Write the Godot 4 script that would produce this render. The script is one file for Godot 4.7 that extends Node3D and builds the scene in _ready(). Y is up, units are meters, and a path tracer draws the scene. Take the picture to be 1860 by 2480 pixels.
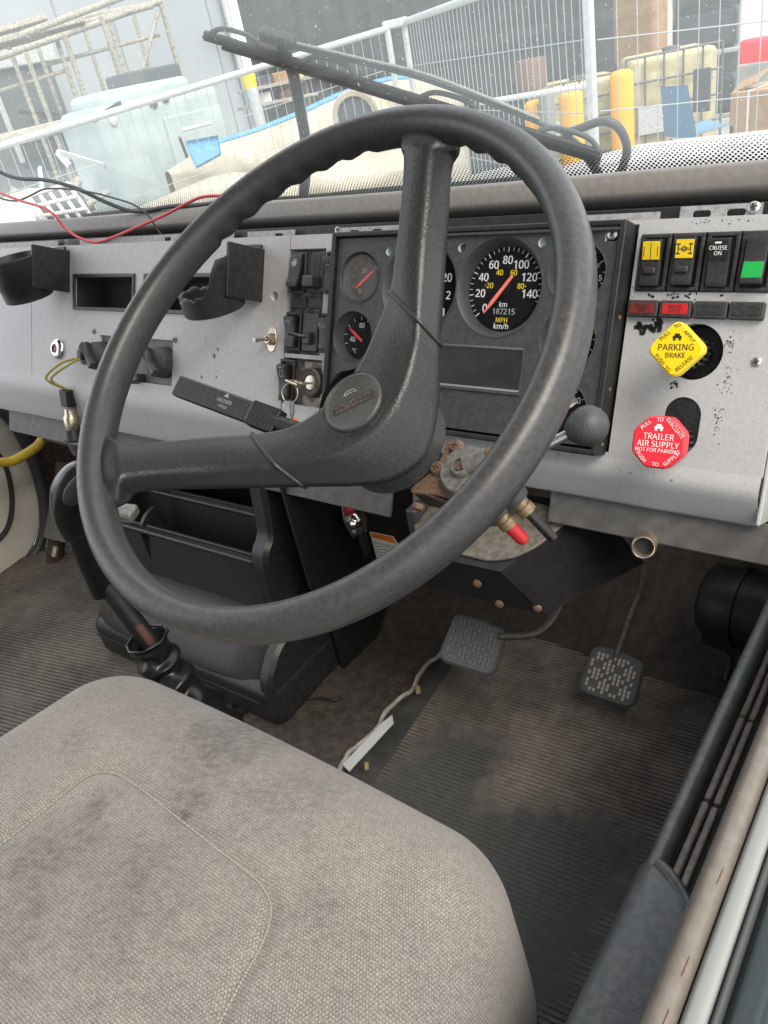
extends Node3D
# Driver's side of an old truck cab seen through the open window: steering wheel,
# instrument panel, pedals, seat, and the yard beyond the windscreen.
# Metres; x to the truck's right, y up, -z forward; the origin is the steering wheel's centre.

var M = {}
var rng := RandomNumberGenerator.new()

# ---------------------------------------------------------------- naming and tagging
func free_name(parent: Node, called: String) -> String:
	if not parent.has_node(NodePath(called)):
		return called
	var i := 1
	while parent.has_node(NodePath("%s_%03d" % [called, i])):
		i += 1
	return "%s_%03d" % [called, i]

func tag(o: Node, label: String, category: String, group := "", kind := "") -> void:
	o.set_meta("label", label)
	o.set_meta("category", category)
	if group != "":
		o.set_meta("group", group)
	if kind != "":
		o.set_meta("kind", kind)

func thing(called: String, label: String, category: String, xf := Transform3D(), group := "") -> Node3D:
	var o := Node3D.new()
	o.name = free_name(self, called)
	add_child(o)
	o.transform = xf
	tag(o, label, category, group)
	return o

func part(parent: Node, called: String, mesh: Mesh, material: Material, xf := Transform3D()) -> MeshInstance3D:
	var o := MeshInstance3D.new()
	o.name = free_name(parent, called)
	o.mesh = mesh
	o.material_override = material
	o.transform = xf
	parent.add_child(o)
	return o

func structure(called: String, mesh: Mesh, material: Material, xf := Transform3D()) -> MeshInstance3D:
	var o := part(self, called, mesh, material, xf)
	o.set_meta("kind", "structure")
	return o

func at(p: Vector3, b := Basis()) -> Transform3D:
	return Transform3D(b, p)

func turned(p: Vector3, degrees: Vector3) -> Transform3D:
	return Transform3D(Basis.from_euler(degrees * PI / 180.0), p)

# a basis whose Y runs along d (for lathes and rods)
func along(d: Vector3, hint := Vector3(0, 0, 1)) -> Basis:
	var y := d.normalized()
	if absf(y.dot(hint)) > 0.95:
		hint = Vector3(1, 0, 0)
	var x := y.cross(hint).normalized()
	return Basis(x, y, x.cross(y))

# ---------------------------------------------------------------- meshes
func commit(v: PackedVector3Array, n: PackedVector3Array, ix: PackedInt32Array, uv := PackedVector2Array(), c := PackedColorArray()) -> ArrayMesh:
	var a := []
	a.resize(Mesh.ARRAY_MAX)
	a[Mesh.ARRAY_VERTEX] = v
	a[Mesh.ARRAY_NORMAL] = n
	a[Mesh.ARRAY_INDEX] = ix
	if uv.size() > 0:
		a[Mesh.ARRAY_TEX_UV] = uv
	if c.size() > 0:
		a[Mesh.ARRAY_COLOR] = c
	var m := ArrayMesh.new()
	m.add_surface_from_arrays(Mesh.PRIMITIVE_TRIANGLES, a)
	return m

# a smooth sheet through rows of points; ring: each row closes; loop: the rows close; cap: fans close both ends
func grid(rows: Array, ring := false, loop := false, cap := false, uv := PackedVector2Array(), col := PackedColorArray()) -> ArrayMesh:
	var h := rows.size()
	var w: int = rows[0].size()
	var v := PackedVector3Array()
	for r in rows:
		v.append_array(r)
	var n := PackedVector3Array()
	n.resize(v.size())
	var ix := PackedInt32Array()
	var hh := h if loop else h - 1
	var ww := w if ring else w - 1
	for j in hh:
		var j1 := (j + 1) % h
		for i in ww:
			var i1 := (i + 1) % w
			var a := j * w + i
			var b := j * w + i1
			var c := j1 * w + i1
			var d := j1 * w + i
			var fn := (v[c] - v[a]).cross(v[b] - v[d])
			n[a] += fn
			n[b] += fn
			n[c] += fn
			n[d] += fn
			ix.append_array(PackedInt32Array([a, c, b, a, d, c]))
	for i in n.size():
		n[i] = -n[i].normalized()
	# clockwise fronts: the winding a-c-b faces along -(c-a)x(b-d)
	if cap:
		for e in 2:
			var j := 0 if e == 0 else h - 1
			var ctr := Vector3.ZERO
			for i in w:
				ctr += v[j * w + i]
			ctr /= w
			var fn := Vector3.ZERO
			for i in w:
				fn += (v[j * w + i] - ctr).cross(v[j * w + (i + 1) % w] - ctr)
			fn = fn.normalized() * (1.0 if e == 1 else -1.0)
			var base := v.size()
			v.append(ctr)
			n.append(fn)
			if uv.size() > 0:
				uv.append(Vector2())
			if col.size() > 0:
				col.append(col[j * w])
			for i in w:
				v.append(v[j * w + i])
				n.append(fn)
				if uv.size() > 0:
					uv.append(uv[j * w + i])
				if col.size() > 0:
					col.append(col[j * w + i])
			for i in w:
				var p := base + 1 + i
				var q := base + 1 + (i + 1) % w
				if e == 1:
					ix.append_array(PackedInt32Array([base, q, p]))
				else:
					ix.append_array(PackedInt32Array([base, p, q]))
	return commit(v, n, ix, uv, col)

# flat-shaded polygons (each a convex loop of points)
func faces(list: Array) -> ArrayMesh:
	var v := PackedVector3Array()
	var n := PackedVector3Array()
	var ix := PackedInt32Array()
	for f in list:
		var nn: Vector3 = (f[1] - f[0]).cross(f[2] - f[0]).normalized()
		var b := v.size()
		for p in f:
			v.append(p)
			n.append(nn)
		for i in range(1, f.size() - 1):
			ix.append_array(PackedInt32Array([b, b + i + 1, b + i]))
	return commit(v, n, ix)

# box with rounded edges, centred
func rbox(size: Vector3, r: float, fine := 2) -> ArrayMesh:
	var h := size / 2.0
	r = minf(r, minf(h.x, minf(h.y, h.z)) * 0.98)
	var v := PackedVector3Array()
	var n := PackedVector3Array()
	var ix := PackedInt32Array()
	for ax in 3:
		var u := (ax + 1) % 3
		var w := (ax + 2) % 3
		for sg in [-1.0, 1.0]:
			var us := []
			var ws := []
			for k in fine:
				us.append(-h[u] + r * (1.0 - cos(PI / 2 * k / fine) if k > 0 else 0.0))
				ws.append(-h[w] + r * (1.0 - cos(PI / 2 * k / fine) if k > 0 else 0.0))
			us.append(-h[u] + r)
			ws.append(-h[w] + r)
			for k in range(fine, -1, -1):
				us.append(-us[k])
				ws.append(-ws[k])
			var b := v.size()
			for y in ws:
				for x in us:
					var p := Vector3()
					p[ax] = sg * h[ax]
					p[u] = x
					p[w] = y
					var q := p.clamp(-h + Vector3(r, r, r), h - Vector3(r, r, r))
					var d := (p - q).normalized()
					v.append(q + d * r)
					n.append(d)
			var c := us.size()
			for j in c - 1:
				for i in c - 1:
					var a := b + j * c + i
					if sg > 0:
						ix.append_array(PackedInt32Array([a, a + c + 1, a + 1, a, a + c, a + c + 1]))
					else:
						ix.append_array(PackedInt32Array([a, a + 1, a + c + 1, a, a + c + 1, a + c]))
	return commit(v, n, ix)

# turned shape round Y; profile points (radius, height), bottom to top on the outside
func lathe(profile: Array, segs := 32, arc := TAU, from := 0.0) -> ArrayMesh:
	var v := PackedVector3Array()
	var n := PackedVector3Array()
	var ix := PackedInt32Array()
	var sn := []
	for i in profile.size() - 1:
		var d: Vector2 = (profile[i + 1] - profile[i])
		sn.append(Vector2(d.y, -d.x).normalized())
	for i in profile.size() - 1:
		var n0: Vector2 = sn[i]
		var n1: Vector2 = sn[i]
		if i > 0 and sn[i].dot(sn[i - 1]) > 0.72:
			n0 = (sn[i] + sn[i - 1]).normalized()
		if i < sn.size() - 1 and sn[i].dot(sn[i + 1]) > 0.72:
			n1 = (sn[i] + sn[i + 1]).normalized()
		var b := v.size()
		for k in segs + 1:
			var a := from + arc * k / segs
			var cs := Vector3(cos(a), 0, sin(a))
			v.append(cs * profile[i].x + Vector3(0, profile[i].y, 0))
			v.append(cs * profile[i + 1].x + Vector3(0, profile[i + 1].y, 0))
			n.append(cs * n0.x + Vector3(0, n0.y, 0))
			n.append(cs * n1.x + Vector3(0, n1.y, 0))
		for k in segs:
			var q := b + k * 2
			ix.append_array(PackedInt32Array([q, q + 3, q + 1, q, q + 2, q + 3]))
	return commit(v, n, ix)

func disc_lathe(r: float, h: float, bev: float, segs := 32) -> ArrayMesh:
	return lathe([Vector2(0, 0), Vector2(r, 0), Vector2(r, h - bev), Vector2(r - bev * 0.3, h - bev * 0.3), Vector2(r - bev, h), Vector2(0, h)], segs)

func catmull(p: Array, per := 6) -> PackedVector3Array:
	var o := PackedVector3Array()
	for i in p.size() - 1:
		var a: Vector3 = p[maxi(i - 1, 0)]
		var b: Vector3 = p[i]
		var c: Vector3 = p[i + 1]
		var d: Vector3 = p[mini(i + 2, p.size() - 1)]
		for k in per:
			o.append(b.cubic_interpolate(c, a, d, float(k) / per))
	o.append(p[p.size() - 1])
	return o

# round rod along a path; radius one value or one per point
func tube(path: PackedVector3Array, radius, sides := 10, cap := true, squash := 1.0) -> ArrayMesh:
	var rows := []
	var t0 := (path[1] - path[0]).normalized()
	var x := t0.cross(Vector3(0, 1, 0))
	if x.length() < 0.1:
		x = t0.cross(Vector3(1, 0, 0))
	x = x.normalized()
	for i in path.size():
		var t := (path[mini(i + 1, path.size() - 1)] - path[maxi(i - 1, 0)]).normalized()
		x = (x - t * t.dot(x)).normalized()
		var y := t.cross(x)
		var r: float = radius if (radius is float or radius is int) else radius[i]
		var row := PackedVector3Array()
		for k in sides:
			var a := TAU * k / sides
			row.append(path[i] + (x * cos(a) + y * sin(a) * squash) * r)
		rows.append(row)
	return grid(rows, true, false, cap)

func rod(a: Vector3, b: Vector3, r: float, sides := 10) -> ArrayMesh:
	return tube(PackedVector3Array([a, b]), r, sides)

func bar(a: Vector3, b: Vector3, w: float, h: float) -> Array:
	# a rounded box between two points: [mesh, transform]
	var d := b - a
	return [rbox(Vector3(w, d.length(), h), minf(w, h) * 0.15, 1), Transform3D(along(d), (a + b) / 2.0)]

# polygon in XY raised along +Z with a chamfer round the front
func prism(poly: Array, depth: float, bevel := 0.0) -> ArrayMesh:
	var p := PackedVector2Array(poly)
	if Geometry2D.is_polygon_clockwise(p):
		p.reverse()
	var k := p.size()
	var q := PackedVector2Array()
	for i in k:
		var e0 := (p[i] - p[(i + k - 1) % k]).normalized()
		var e1 := (p[(i + 1) % k] - p[i]).normalized()
		var nb := Vector2(-e0.y - e1.y, e0.x + e1.x)
		var l := nb.length()
		nb = nb / l if l > 0.01 else Vector2()
		q.append(p[i] + nb * bevel / maxf(0.4, l / 2.0))
	var v := PackedVector3Array()
	var n := PackedVector3Array()
	var ix := PackedInt32Array()
	var tri := Geometry2D.triangulate_polygon(q)
	for i in k:
		v.append(Vector3(q[i].x, q[i].y, depth))
		n.append(Vector3(0, 0, 1))
	for i in range(0, tri.size(), 3):
		var a := tri[i]
		var b := tri[i + 1]
		var c := tri[i + 2]
		if (q[b] - q[a]).cross(q[c] - q[a]) > 0:
			ix.append_array(PackedInt32Array([a, c, b]))
		else:
			ix.append_array(PackedInt32Array([a, b, c]))
	var rings := [[p, 0.0], [p, depth - bevel]]
	if bevel > 0.0:
		rings.append([q, depth])
	for j in rings.size() - 1:
		for i in k:
			var i1 := (i + 1) % k
			var a := Vector3(rings[j][0][i].x, rings[j][0][i].y, rings[j][1])
			var b := Vector3(rings[j][0][i1].x, rings[j][0][i1].y, rings[j][1])
			var c := Vector3(rings[j + 1][0][i1].x, rings[j + 1][0][i1].y, rings[j + 1][1])
			var d := Vector3(rings[j + 1][0][i].x, rings[j + 1][0][i].y, rings[j + 1][1])
			var nn := (b - a).cross(c - a).normalized()
			var s := v.size()
			v.append_array(PackedVector3Array([a, b, c, d]))
			n.append_array(PackedVector3Array([nn, nn, nn, nn]))
			ix.append_array(PackedInt32Array([s, s + 2, s + 1, s, s + 3, s + 2]))
	return commit(v, n, ix)

func rounded_poly(w: float, h: float, r: float, per := 5) -> Array:
	var o := []
	for c in [[1, 1, 0.0], [-1, 1, PI / 2], [-1, -1, PI], [1, -1, PI * 1.5]]:
		for k in per + 1:
			var a: float = c[2] + PI / 2 * k / per
			o.append(Vector2(c[0] * (w / 2 - r) + cos(a) * r, c[1] * (h / 2 - r) + sin(a) * r))
	return o

# rounds the corners of a polygon
func soften(poly: Array, r: float, per := 4) -> Array:
	var o := []
	var k := poly.size()
	for i in k:
		var c: Vector2 = poly[i]
		var a: Vector2 = poly[(i + k - 1) % k]
		var b: Vector2 = poly[(i + 1) % k]
		var p := c + (a - c).normalized() * minf(r, (a - c).length() * 0.45)
		var q := c + (b - c).normalized() * minf(r, (b - c).length() * 0.45)
		for j in per + 1:
			var t := float(j) / per
			o.append(p.lerp(c, t).lerp(c.lerp(q, t), t))
	return o

func joined(list: Array) -> ArrayMesh:
	var st := SurfaceTool.new()
	for e in list:
		st.append_from(e[0], 0, e[1])
	return st.commit()

func letters(s: String, cap: float, bold := false, deep := 0.0004) -> Mesh:
	var t := TextMesh.new()
	var f := SystemFont.new()
	f.font_names = PackedStringArray(["Droid Sans"])
	var fv := FontVariation.new()
	fv.base_font = f
	if bold and s.is_valid_int():
		fv.variation_embolden = 0.5
	t.font = fv
	t.text = s
	t.font_size = 48
	t.pixel_size = cap / (48.0 * 0.714)
	t.depth = deep
	t.curve_step = 2.0
	t.horizontal_alignment = HORIZONTAL_ALIGNMENT_CENTER
	t.vertical_alignment = VERTICAL_ALIGNMENT_CENTER
	return t

# ---------------------------------------------------------------- textures and materials
func noise_image(size: int, freq: float, seed_value: int, kind := FastNoiseLite.TYPE_SIMPLEX_SMOOTH, octaves := 4) -> Image:
	var f := FastNoiseLite.new()
	f.noise_type = kind
	f.frequency = freq
	f.seed = seed_value
	f.fractal_octaves = octaves
	if octaves == 1:
		f.fractal_type = FastNoiseLite.FRACTAL_NONE
	var im := f.get_seamless_image(size, size)
	im.convert(Image.FORMAT_L8)
	return im

func relief(im: Image, strength: float) -> ImageTexture:
	var c: Image = im.duplicate()
	c.convert(Image.FORMAT_RGBA8)
	c.bump_map_to_normal_map(strength)
	return ImageTexture.create_from_image(c)

# colour map between two linear colours driven by noise; contrast sharpens it into patches
func mottle(a: Color, b: Color, freq: float, seed_value: int, contrast := 1.0, size := 256, octaves := 4, middle := 0.5) -> ImageTexture:
	var im := noise_image(size, freq, seed_value, FastNoiseLite.TYPE_SIMPLEX_SMOOTH, octaves)
	var o := Image.create(size, size, false, Image.FORMAT_RGB8)
	for y in size:
		for x in size:
			var t := clampf((im.get_pixel(x, y).r - middle) * contrast + 0.5, 0, 1)
			o.set_pixel(x, y, a.lerp(b, t).linear_to_srgb())
	return ImageTexture.create_from_image(o)

func mat(lin: Color, rough: float, metal := 0.0) -> StandardMaterial3D:
	var m := StandardMaterial3D.new()
	m.albedo_color = lin.linear_to_srgb()
	m.roughness = rough
	m.metallic = metal
	return m

func textured(tex: Texture2D, rough: float, scale: float, normal: Texture2D = null, nscale := 1.0, metal := 0.0) -> StandardMaterial3D:
	var m := StandardMaterial3D.new()
	m.albedo_texture = tex
	m.roughness = rough
	m.metallic = metal
	m.uv1_triplanar = true
	m.uv1_scale = Vector3.ONE * scale
	if normal:
		m.normal_enabled = true
		m.normal_texture = normal
		m.normal_scale = nscale
	return m

func make_materials() -> void:
	var leather := relief(noise_image(512, 0.045, 3, FastNoiseLite.TYPE_CELLULAR, 1), 5.0)
	var grain := relief(noise_image(512, 0.05, 5, FastNoiseLite.TYPE_SIMPLEX_SMOOTH, 2), 3.0)
	var fine := relief(noise_image(256, 0.12, 8, FastNoiseLite.TYPE_SIMPLEX_SMOOTH, 3), 2.5)
	M.rim = textured(mottle(Color(0.033, 0.034, 0.035), Color(0.052, 0.052, 0.052), 0.03, 11, 2.0), 0.46, 22.0, fine, 0.14)
	M.rim.roughness_texture = mottle(Color(0.45, 0.45, 0.45), Color(1, 1, 1), 0.02, 12, 1.5)
	M.rim.roughness = 0.42
	M.leather = textured(mottle(Color(0.017, 0.0185, 0.019), Color(0.03, 0.031, 0.031), 0.03, 13, 1.5), 0.36, 22.0, leather, 0.55)
	M.emblem = textured(mottle(Color(0.032, 0.033, 0.032), Color(0.055, 0.054, 0.05), 0.04, 14, 1.8), 0.45, 20.0, fine, 0.3)
	M.emblem_print = mat(Color(0.105, 0.075, 0.06), 0.5)
	M.black = textured(mottle(Color(0.008, 0.008, 0.0085), Color(0.016, 0.016, 0.0165), 0.03, 15, 1.5), 0.5, 6.0, fine, 0.25)
	M.void = mat(Color(0.028, 0.028, 0.03), 0.8)  # black plastic; also drawn into slots, gaps and bores as painted shade
	M.charcoal = textured(mottle(Color(0.032, 0.035, 0.037), Color(0.05, 0.053, 0.055), 0.03, 16, 1.6), 0.52, 10.0, fine, 0.4)
	M.console = textured(mottle(Color(0.014, 0.0142, 0.015), Color(0.026, 0.026, 0.027), 0.02, 17, 1.6), 0.4, 14.0, fine, 0.2)
	M.switch = textured(mottle(Color(0.02, 0.021, 0.022), Color(0.036, 0.036, 0.037), 0.03, 18, 1.6), 0.4, 20.0, fine, 0.3)
	M.bezel = textured(mottle(Color(0.022, 0.022, 0.024), Color(0.045, 0.041, 0.038), 0.03, 19, 2.0), 0.55, 16.0, fine, 0.3)
	M.vinyl = textured(mottle(Color(0.385, 0.378, 0.378), Color(0.435, 0.427, 0.427), 0.02, 20, 1.3, 512), 0.46, 7.0, grain, 0.14)
	M.vinyl_rough = textured(mottle(Color(0.39, 0.393, 0.393), Color(0.435, 0.438, 0.438), 0.02, 21, 1.3, 512), 0.46, 14.0, relief(noise_image(512, 0.05, 6, FastNoiseLite.TYPE_SIMPLEX_SMOOTH, 2), 5.0), 0.22)
	M.vinyl_dirty = textured(mottle(Color(0.13, 0.1, 0.09), Color(0.33, 0.31, 0.3), 0.02, 22, 2.2, 256), 0.6, 12.0, grain, 0.3)
	M.lower_grey = textured(mottle(Color(0.085, 0.082, 0.08), Color(0.12, 0.116, 0.113), 0.02, 23, 1.6), 0.55, 8.0, grain, 0.2)
	M.pad = textured(mottle(Color(0.19, 0.178, 0.163), Color(0.23, 0.216, 0.2), 0.03, 24, 1.5), 0.42, 14.0, grain, 0.15)
	M.strip = textured(mottle(Color(0.25, 0.245, 0.25), Color(0.34, 0.335, 0.34), 0.03, 25, 1.8), 0.5, 14.0, fine, 0.4)
	M.steel = textured(mottle(Color(0.45, 0.45, 0.44), Color(0.6, 0.6, 0.58), 0.03, 26, 1.5), 0.32, 18.0, fine, 0.15, 0.9)
	M.chrome = mat(Color(0.75, 0.75, 0.76), 0.12, 1.0)
	M.brass = textured(mottle(Color(0.15, 0.11, 0.06), Color(0.26, 0.2, 0.12), 0.04, 27, 1.8), 0.5, 20.0, fine, 0.3, 0.5)
	M.nickel = textured(mottle(Color(0.5, 0.43, 0.33), Color(0.62, 0.56, 0.46), 0.04, 28, 1.6), 0.3, 18.0, fine, 0.2, 0.9)
	M.zinc = textured(mottle(Color(0.16, 0.155, 0.14), Color(0.27, 0.265, 0.25), 0.03, 29, 1.8), 0.5, 20.0, fine, 0.5, 0.4)
	M.rust = textured(mottle(Color(0.12, 0.065, 0.042), Color(0.21, 0.135, 0.095), 0.05, 30, 1.6), 0.7, 24.0, fine, 0.5)
	M.nick = mat(Color(0.14, 0.14, 0.135), 0.8)
	M.zinc_dark = textured(mottle(Color(0.05, 0.047, 0.042), Color(0.12, 0.11, 0.1), 0.03, 73, 1.8), 0.55, 12.0, fine, 0.4)
	M.cage = mat(Color(0.12, 0.125, 0.12), 0.55)
	M.cap_red = mat(Color(0.4, 0.018, 0.022), 0.4)
	M.rubber_worn = mat(Color(0.13, 0.135, 0.135), 0.6)
	M.rust_dark = textured(mottle(Color(0.02, 0.017, 0.015), Color(0.07, 0.04, 0.03), 0.03, 31, 2.5), 0.7, 10.0, fine, 0.6)
	M.mat_rubber = textured(mottle(Color(0.05, 0.044, 0.039), Color(0.12, 0.105, 0.092), 0.012, 32, 2.2, 512), 0.7, 2.2, fine, 0.4)
	M.carpet = textured(mottle(Color(0.03, 0.024, 0.02), Color(0.062, 0.051, 0.042), 0.02, 33, 1.8, 512), 0.85, 4.0, fine, 0.9)
	M.worn = textured(mottle(Color(0.03, 0.031, 0.03), Color(0.058, 0.058, 0.055), 0.015, 34, 2.0), 0.62, 3.0, fine, 0.25)
	M.bare = mat(Color(0.1, 0.042, 0.03), 0.45)
	M.studs = mat(Color(0.44, 0.39, 0.35), 0.75)
	M.mat_wear = textured(mottle(Color(0.75, 0.75, 0.75), Color(1, 1, 1), 0.03, 70, 1.8), 0.62, 8.0, fine, 0.3)
	M.mat_wear.vertex_color_use_as_albedo = true
	M.cream = textured(mottle(Color(0.56, 0.53, 0.46), Color(0.7, 0.67, 0.6), 0.012, 35, 1.6), 0.45, 2.0, fine, 0.2)
	M.yellow = mat(Color(0.83, 0.6, 0.012), 0.35)
	M.yellow_dull = textured(mottle(Color(0.42, 0.28, 0.015), Color(0.58, 0.41, 0.03), 0.03, 36, 1.6), 0.45, 10.0, fine, 0.3)
	M.red = mat(Color(0.72, 0.03, 0.05), 0.35)
	M.needle = mat(Color(0.85, 0.2, 0.14), 0.5)
	M.needle_red = mat(Color(0.75, 0.04, 0.03), 0.5)
	M.white_print = mat(Color(0.75, 0.75, 0.74), 0.6)
	M.dim_print = mat(Color(0.3, 0.31, 0.32), 0.6)
	M.black_print = mat(Color(0.012, 0.012, 0.012), 0.6)
	M.yellow_print = mat(Color(0.75, 0.55, 0.02), 0.6)
	M.dial = mat(Color(0.006, 0.006, 0.007), 0.6)
	M.dial.metallic_specular = 0.2
	M.dusty_dial = mat(Color(0.02, 0.019, 0.018), 0.6)
	M.amber = mat(Color(0.72, 0.5, 0.015), 0.4)
	M.green = mat(Color(0.01, 0.32, 0.06), 0.4)
	M.lamp_red = mat(Color(0.5, 0.02, 0.02), 0.35)
	M.lamp_dull = mat(Color(0.17, 0.02, 0.022), 0.4)
	M.teal = mat(Color(0.01, 0.1, 0.13), 0.3)
	M.pale_teal = mat(Color(0.2, 0.3, 0.32), 0.35)
	M.screen = textured(mottle(Color(0.016, 0.016, 0.017), Color(0.026, 0.026, 0.026), 0.02, 37, 1.6), 0.35, 6.0)
	M.red_wire = mat(Color(0.55, 0.03, 0.035), 0.4)
	M.black_wire = mat(Color(0.018, 0.018, 0.019), 0.42)
	M.hose = mat(Color(0.055, 0.057, 0.058), 0.55)
	M.yellow_wire = mat(Color(0.36, 0.3, 0.06), 0.45)
	M.orange = mat(Color(0.85, 0.2, 0.02), 0.4)
	M.crumb = mat(Color(0.3, 0.21, 0.09), 0.8)
	M.strip_white = mat(Color(0.45, 0.46, 0.46), 0.5)
	M.paper = mat(Color(0.68, 0.68, 0.66), 0.7)
	M.door_blue = textured(mottle(Color(0.038, 0.043, 0.047), Color(0.06, 0.065, 0.069), 0.03, 38, 2.0), 0.38, 16.0, fine, 0.25)
	M.sill_tan = textured(mottle(Color(0.13, 0.112, 0.094), Color(0.165, 0.145, 0.124), 0.03, 39, 1.6), 0.26, 10.0, fine, 0.15)
	M.channel = mat(Color(0.24, 0.255, 0.25), 0.4)
	M.paint = textured(mottle(Color(0.008, 0.015, 0.016), Color(0.012, 0.02, 0.021), 0.02, 40, 1.5), 0.2, 4.0)
	M.seal = mat(Color(0.05, 0.052, 0.056), 0.5)
	M.boot = mat(Color(0.014, 0.014, 0.015), 0.3)
	M.gloss_black = mat(Color(0.012, 0.012, 0.013), 0.22)
	M.sticker_white = mat(Color(0.78, 0.78, 0.76), 0.5)
	M.tread_tan = textured(mottle(Color(0.26, 0.23, 0.21), Color(0.38, 0.34, 0.31), 0.03, 41, 1.6), 0.6, 10.0, fine, 0.4)
	# fabric: small knit loops in rows
	var fs := 256
	var bump := Image.create(fs, fs, false, Image.FORMAT_L8)
	var cloth := Image.create(fs, fs, false, Image.FORMAT_RGB8)
	var fuzz := noise_image(fs, 0.09, 42)
	var blot := noise_image(fs, 0.02, 43)
	for y in fs:
		for x in fs:
			var row := floori(y / 16.0)
			var fx := fposmod(x + (8 if row % 2 == 1 else 0), 16.0) / 16.0 - 0.5
			var fy := fposmod(y, 16.0) / 16.0 - 0.5
			var hgt := clampf(1.0 - (fx * fx * 3.4 + fy * fy * 4.2) * 1.2, 0, 1) * 0.75 + fuzz.get_pixel(x, y).r * 0.25
			bump.set_pixel(x, y, Color(hgt, hgt, hgt))
			var c := Color(0.45, 0.43, 0.41).lerp(Color(1.0, 0.98, 0.95), clampf(hgt * 0.8 + (fuzz.get_pixel(x, y).r - 0.5) * 1.3 + (blot.get_pixel(x, y).r - 0.5) * 0.5, 0, 1))
			cloth.set_pixel(x, y, c.linear_to_srgb())
	M.fabric = StandardMaterial3D.new()
	M.fabric.albedo_texture = ImageTexture.create_from_image(cloth)
	M.fabric.vertex_color_use_as_albedo = true
	M.fabric.normal_enabled = true
	M.fabric.normal_texture = relief(bump, 5.0)
	M.fabric.normal_scale = 0.8
	M.fabric.roughness = 0.9
	M.fabric.rim_enabled = true
	M.fabric.rim = 0.35
	M.fabric.rim_tint = 0.6
	M.stitch = mat(Color(0.32, 0.3, 0.265), 0.9)
	M.headliner = mat(Color(0.32, 0.31, 0.29), 0.9)
	# yard
	M.concrete = textured(mottle(Color(0.27, 0.27, 0.265), Color(0.38, 0.38, 0.37), 0.01, 50, 1.8, 512), 0.85, 0.4)
	M.wall_white = textured(mottle(Color(0.3, 0.335, 0.365), Color(0.35, 0.385, 0.41), 0.006, 51, 1.6, 256), 0.8, 0.25)
	M.shed = textured(mottle(Color(0.022, 0.025, 0.027), Color(0.045, 0.05, 0.054), 0.02, 52, 1.8), 0.7, 0.8)
	M.galv = textured(mottle(Color(0.42, 0.45, 0.46), Color(0.56, 0.59, 0.59), 0.03, 53, 1.5), 0.45, 4.0, null, 1.0, 0.3)
	M.wire = mat(Color(0.36, 0.4, 0.42), 0.5, 0.2)
	M.scaffold = textured(mottle(Color(0.2, 0.19, 0.15), Color(0.4, 0.385, 0.33), 0.03, 54, 1.8), 0.7, 3.0)
	M.cabinet = textured(mottle(Color(0.32, 0.4, 0.4), Color(0.4, 0.48, 0.47), 0.01, 55, 1.5), 0.35, 1.0)
	M.fibreglass = textured(mottle(Color(0.33, 0.295, 0.21), Color(0.48, 0.45, 0.36), 0.012, 56, 1.6), 0.45, 1.0)
	M.blue = textured(mottle(Color(0.05, 0.22, 0.42), Color(0.12, 0.34, 0.52), 0.03, 71, 1.6), 0.5, 2.0)
	M.chair_blue = mat(Color(0.1, 0.22, 0.34), 0.5)
	M.bollard = mat(Color(0.78, 0.38, 0.01), 0.5)
	M.tote = textured(mottle(Color(0.42, 0.36, 0.17), Color(0.56, 0.52, 0.34), 0.012, 57, 1.8), 0.5, 1.5)
	M.card = textured(mottle(Color(0.32, 0.2, 0.1), Color(0.4, 0.26, 0.14), 0.012, 58, 1.5), 0.8, 2.0)
	M.dark_bin = mat(Color(0.07, 0.08, 0.085), 0.6)
	M.cowl = textured(mottle(Color(0.3, 0.29, 0.28), Color(0.42, 0.41, 0.4), 0.015, 59, 1.8), 0.55, 3.0, fine, 0.3)
	M.frit = mat(Color(0.01, 0.01, 0.01), 0.6)
	M.glass = mat(Color(0.9, 0.95, 0.94), 0.03)
	M.glass.albedo_color.a = 0.035
	M.glass.backlight_enabled = true
	M.glass.backlight = Color(0.5, 0.52, 0.52)
	M.glass.transparency = BaseMaterial3D.TRANSPARENCY_ALPHA
	M.lens = mat(Color(0.1, 0.1, 0.1), 0.06)
	M.lens.albedo_color.a = 0.02
	M.lens.metallic_specular = 0.12
	M.lens.transparency = BaseMaterial3D.TRANSPARENCY_ALPHA
	M.lens_dusty = mat(Color(0.55, 0.52, 0.5), 0.5)
	M.lens_dusty.albedo_color.a = 0.07
	M.lens_dusty.metallic_specular = 0.12
	M.lens_dusty.transparency = BaseMaterial3D.TRANSPARENCY_ALPHA
	M.dust = mat(Color(0.62, 0.66, 0.66), 0.9)
	M.dust.backlight_enabled = true
	M.dust.backlight = Color(0.8, 0.82, 0.82)
	M.rubber_tan = textured(mottle(Color(0.1, 0.085, 0.072), Color(0.17, 0.15, 0.13), 0.03, 72, 1.8), 0.6, 10.0, fine, 0.4)

# ---------------------------------------------------------------- frames
var WHEEL := Transform3D(Basis(Vector3(1, 0, 0), Vector3(0, 0.80725, 0.5902), Vector3(0, -0.5902, 0.80725)), Vector3.ZERO)
var DASH := Transform3D(Basis(Vector3(1, 0, 0), Vector3(0, 0.9061, -0.423), Vector3(0, 0.423, 0.9061)), Vector3(0, -0.06, -0.34))
const FLOOR_Y := -0.72
const YARD_Y := -1.6

func dash_at(x: float, s: float, n := 0.0) -> Transform3D:
	return DASH * Transform3D(Basis(), Vector3(x, s, n))

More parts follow.
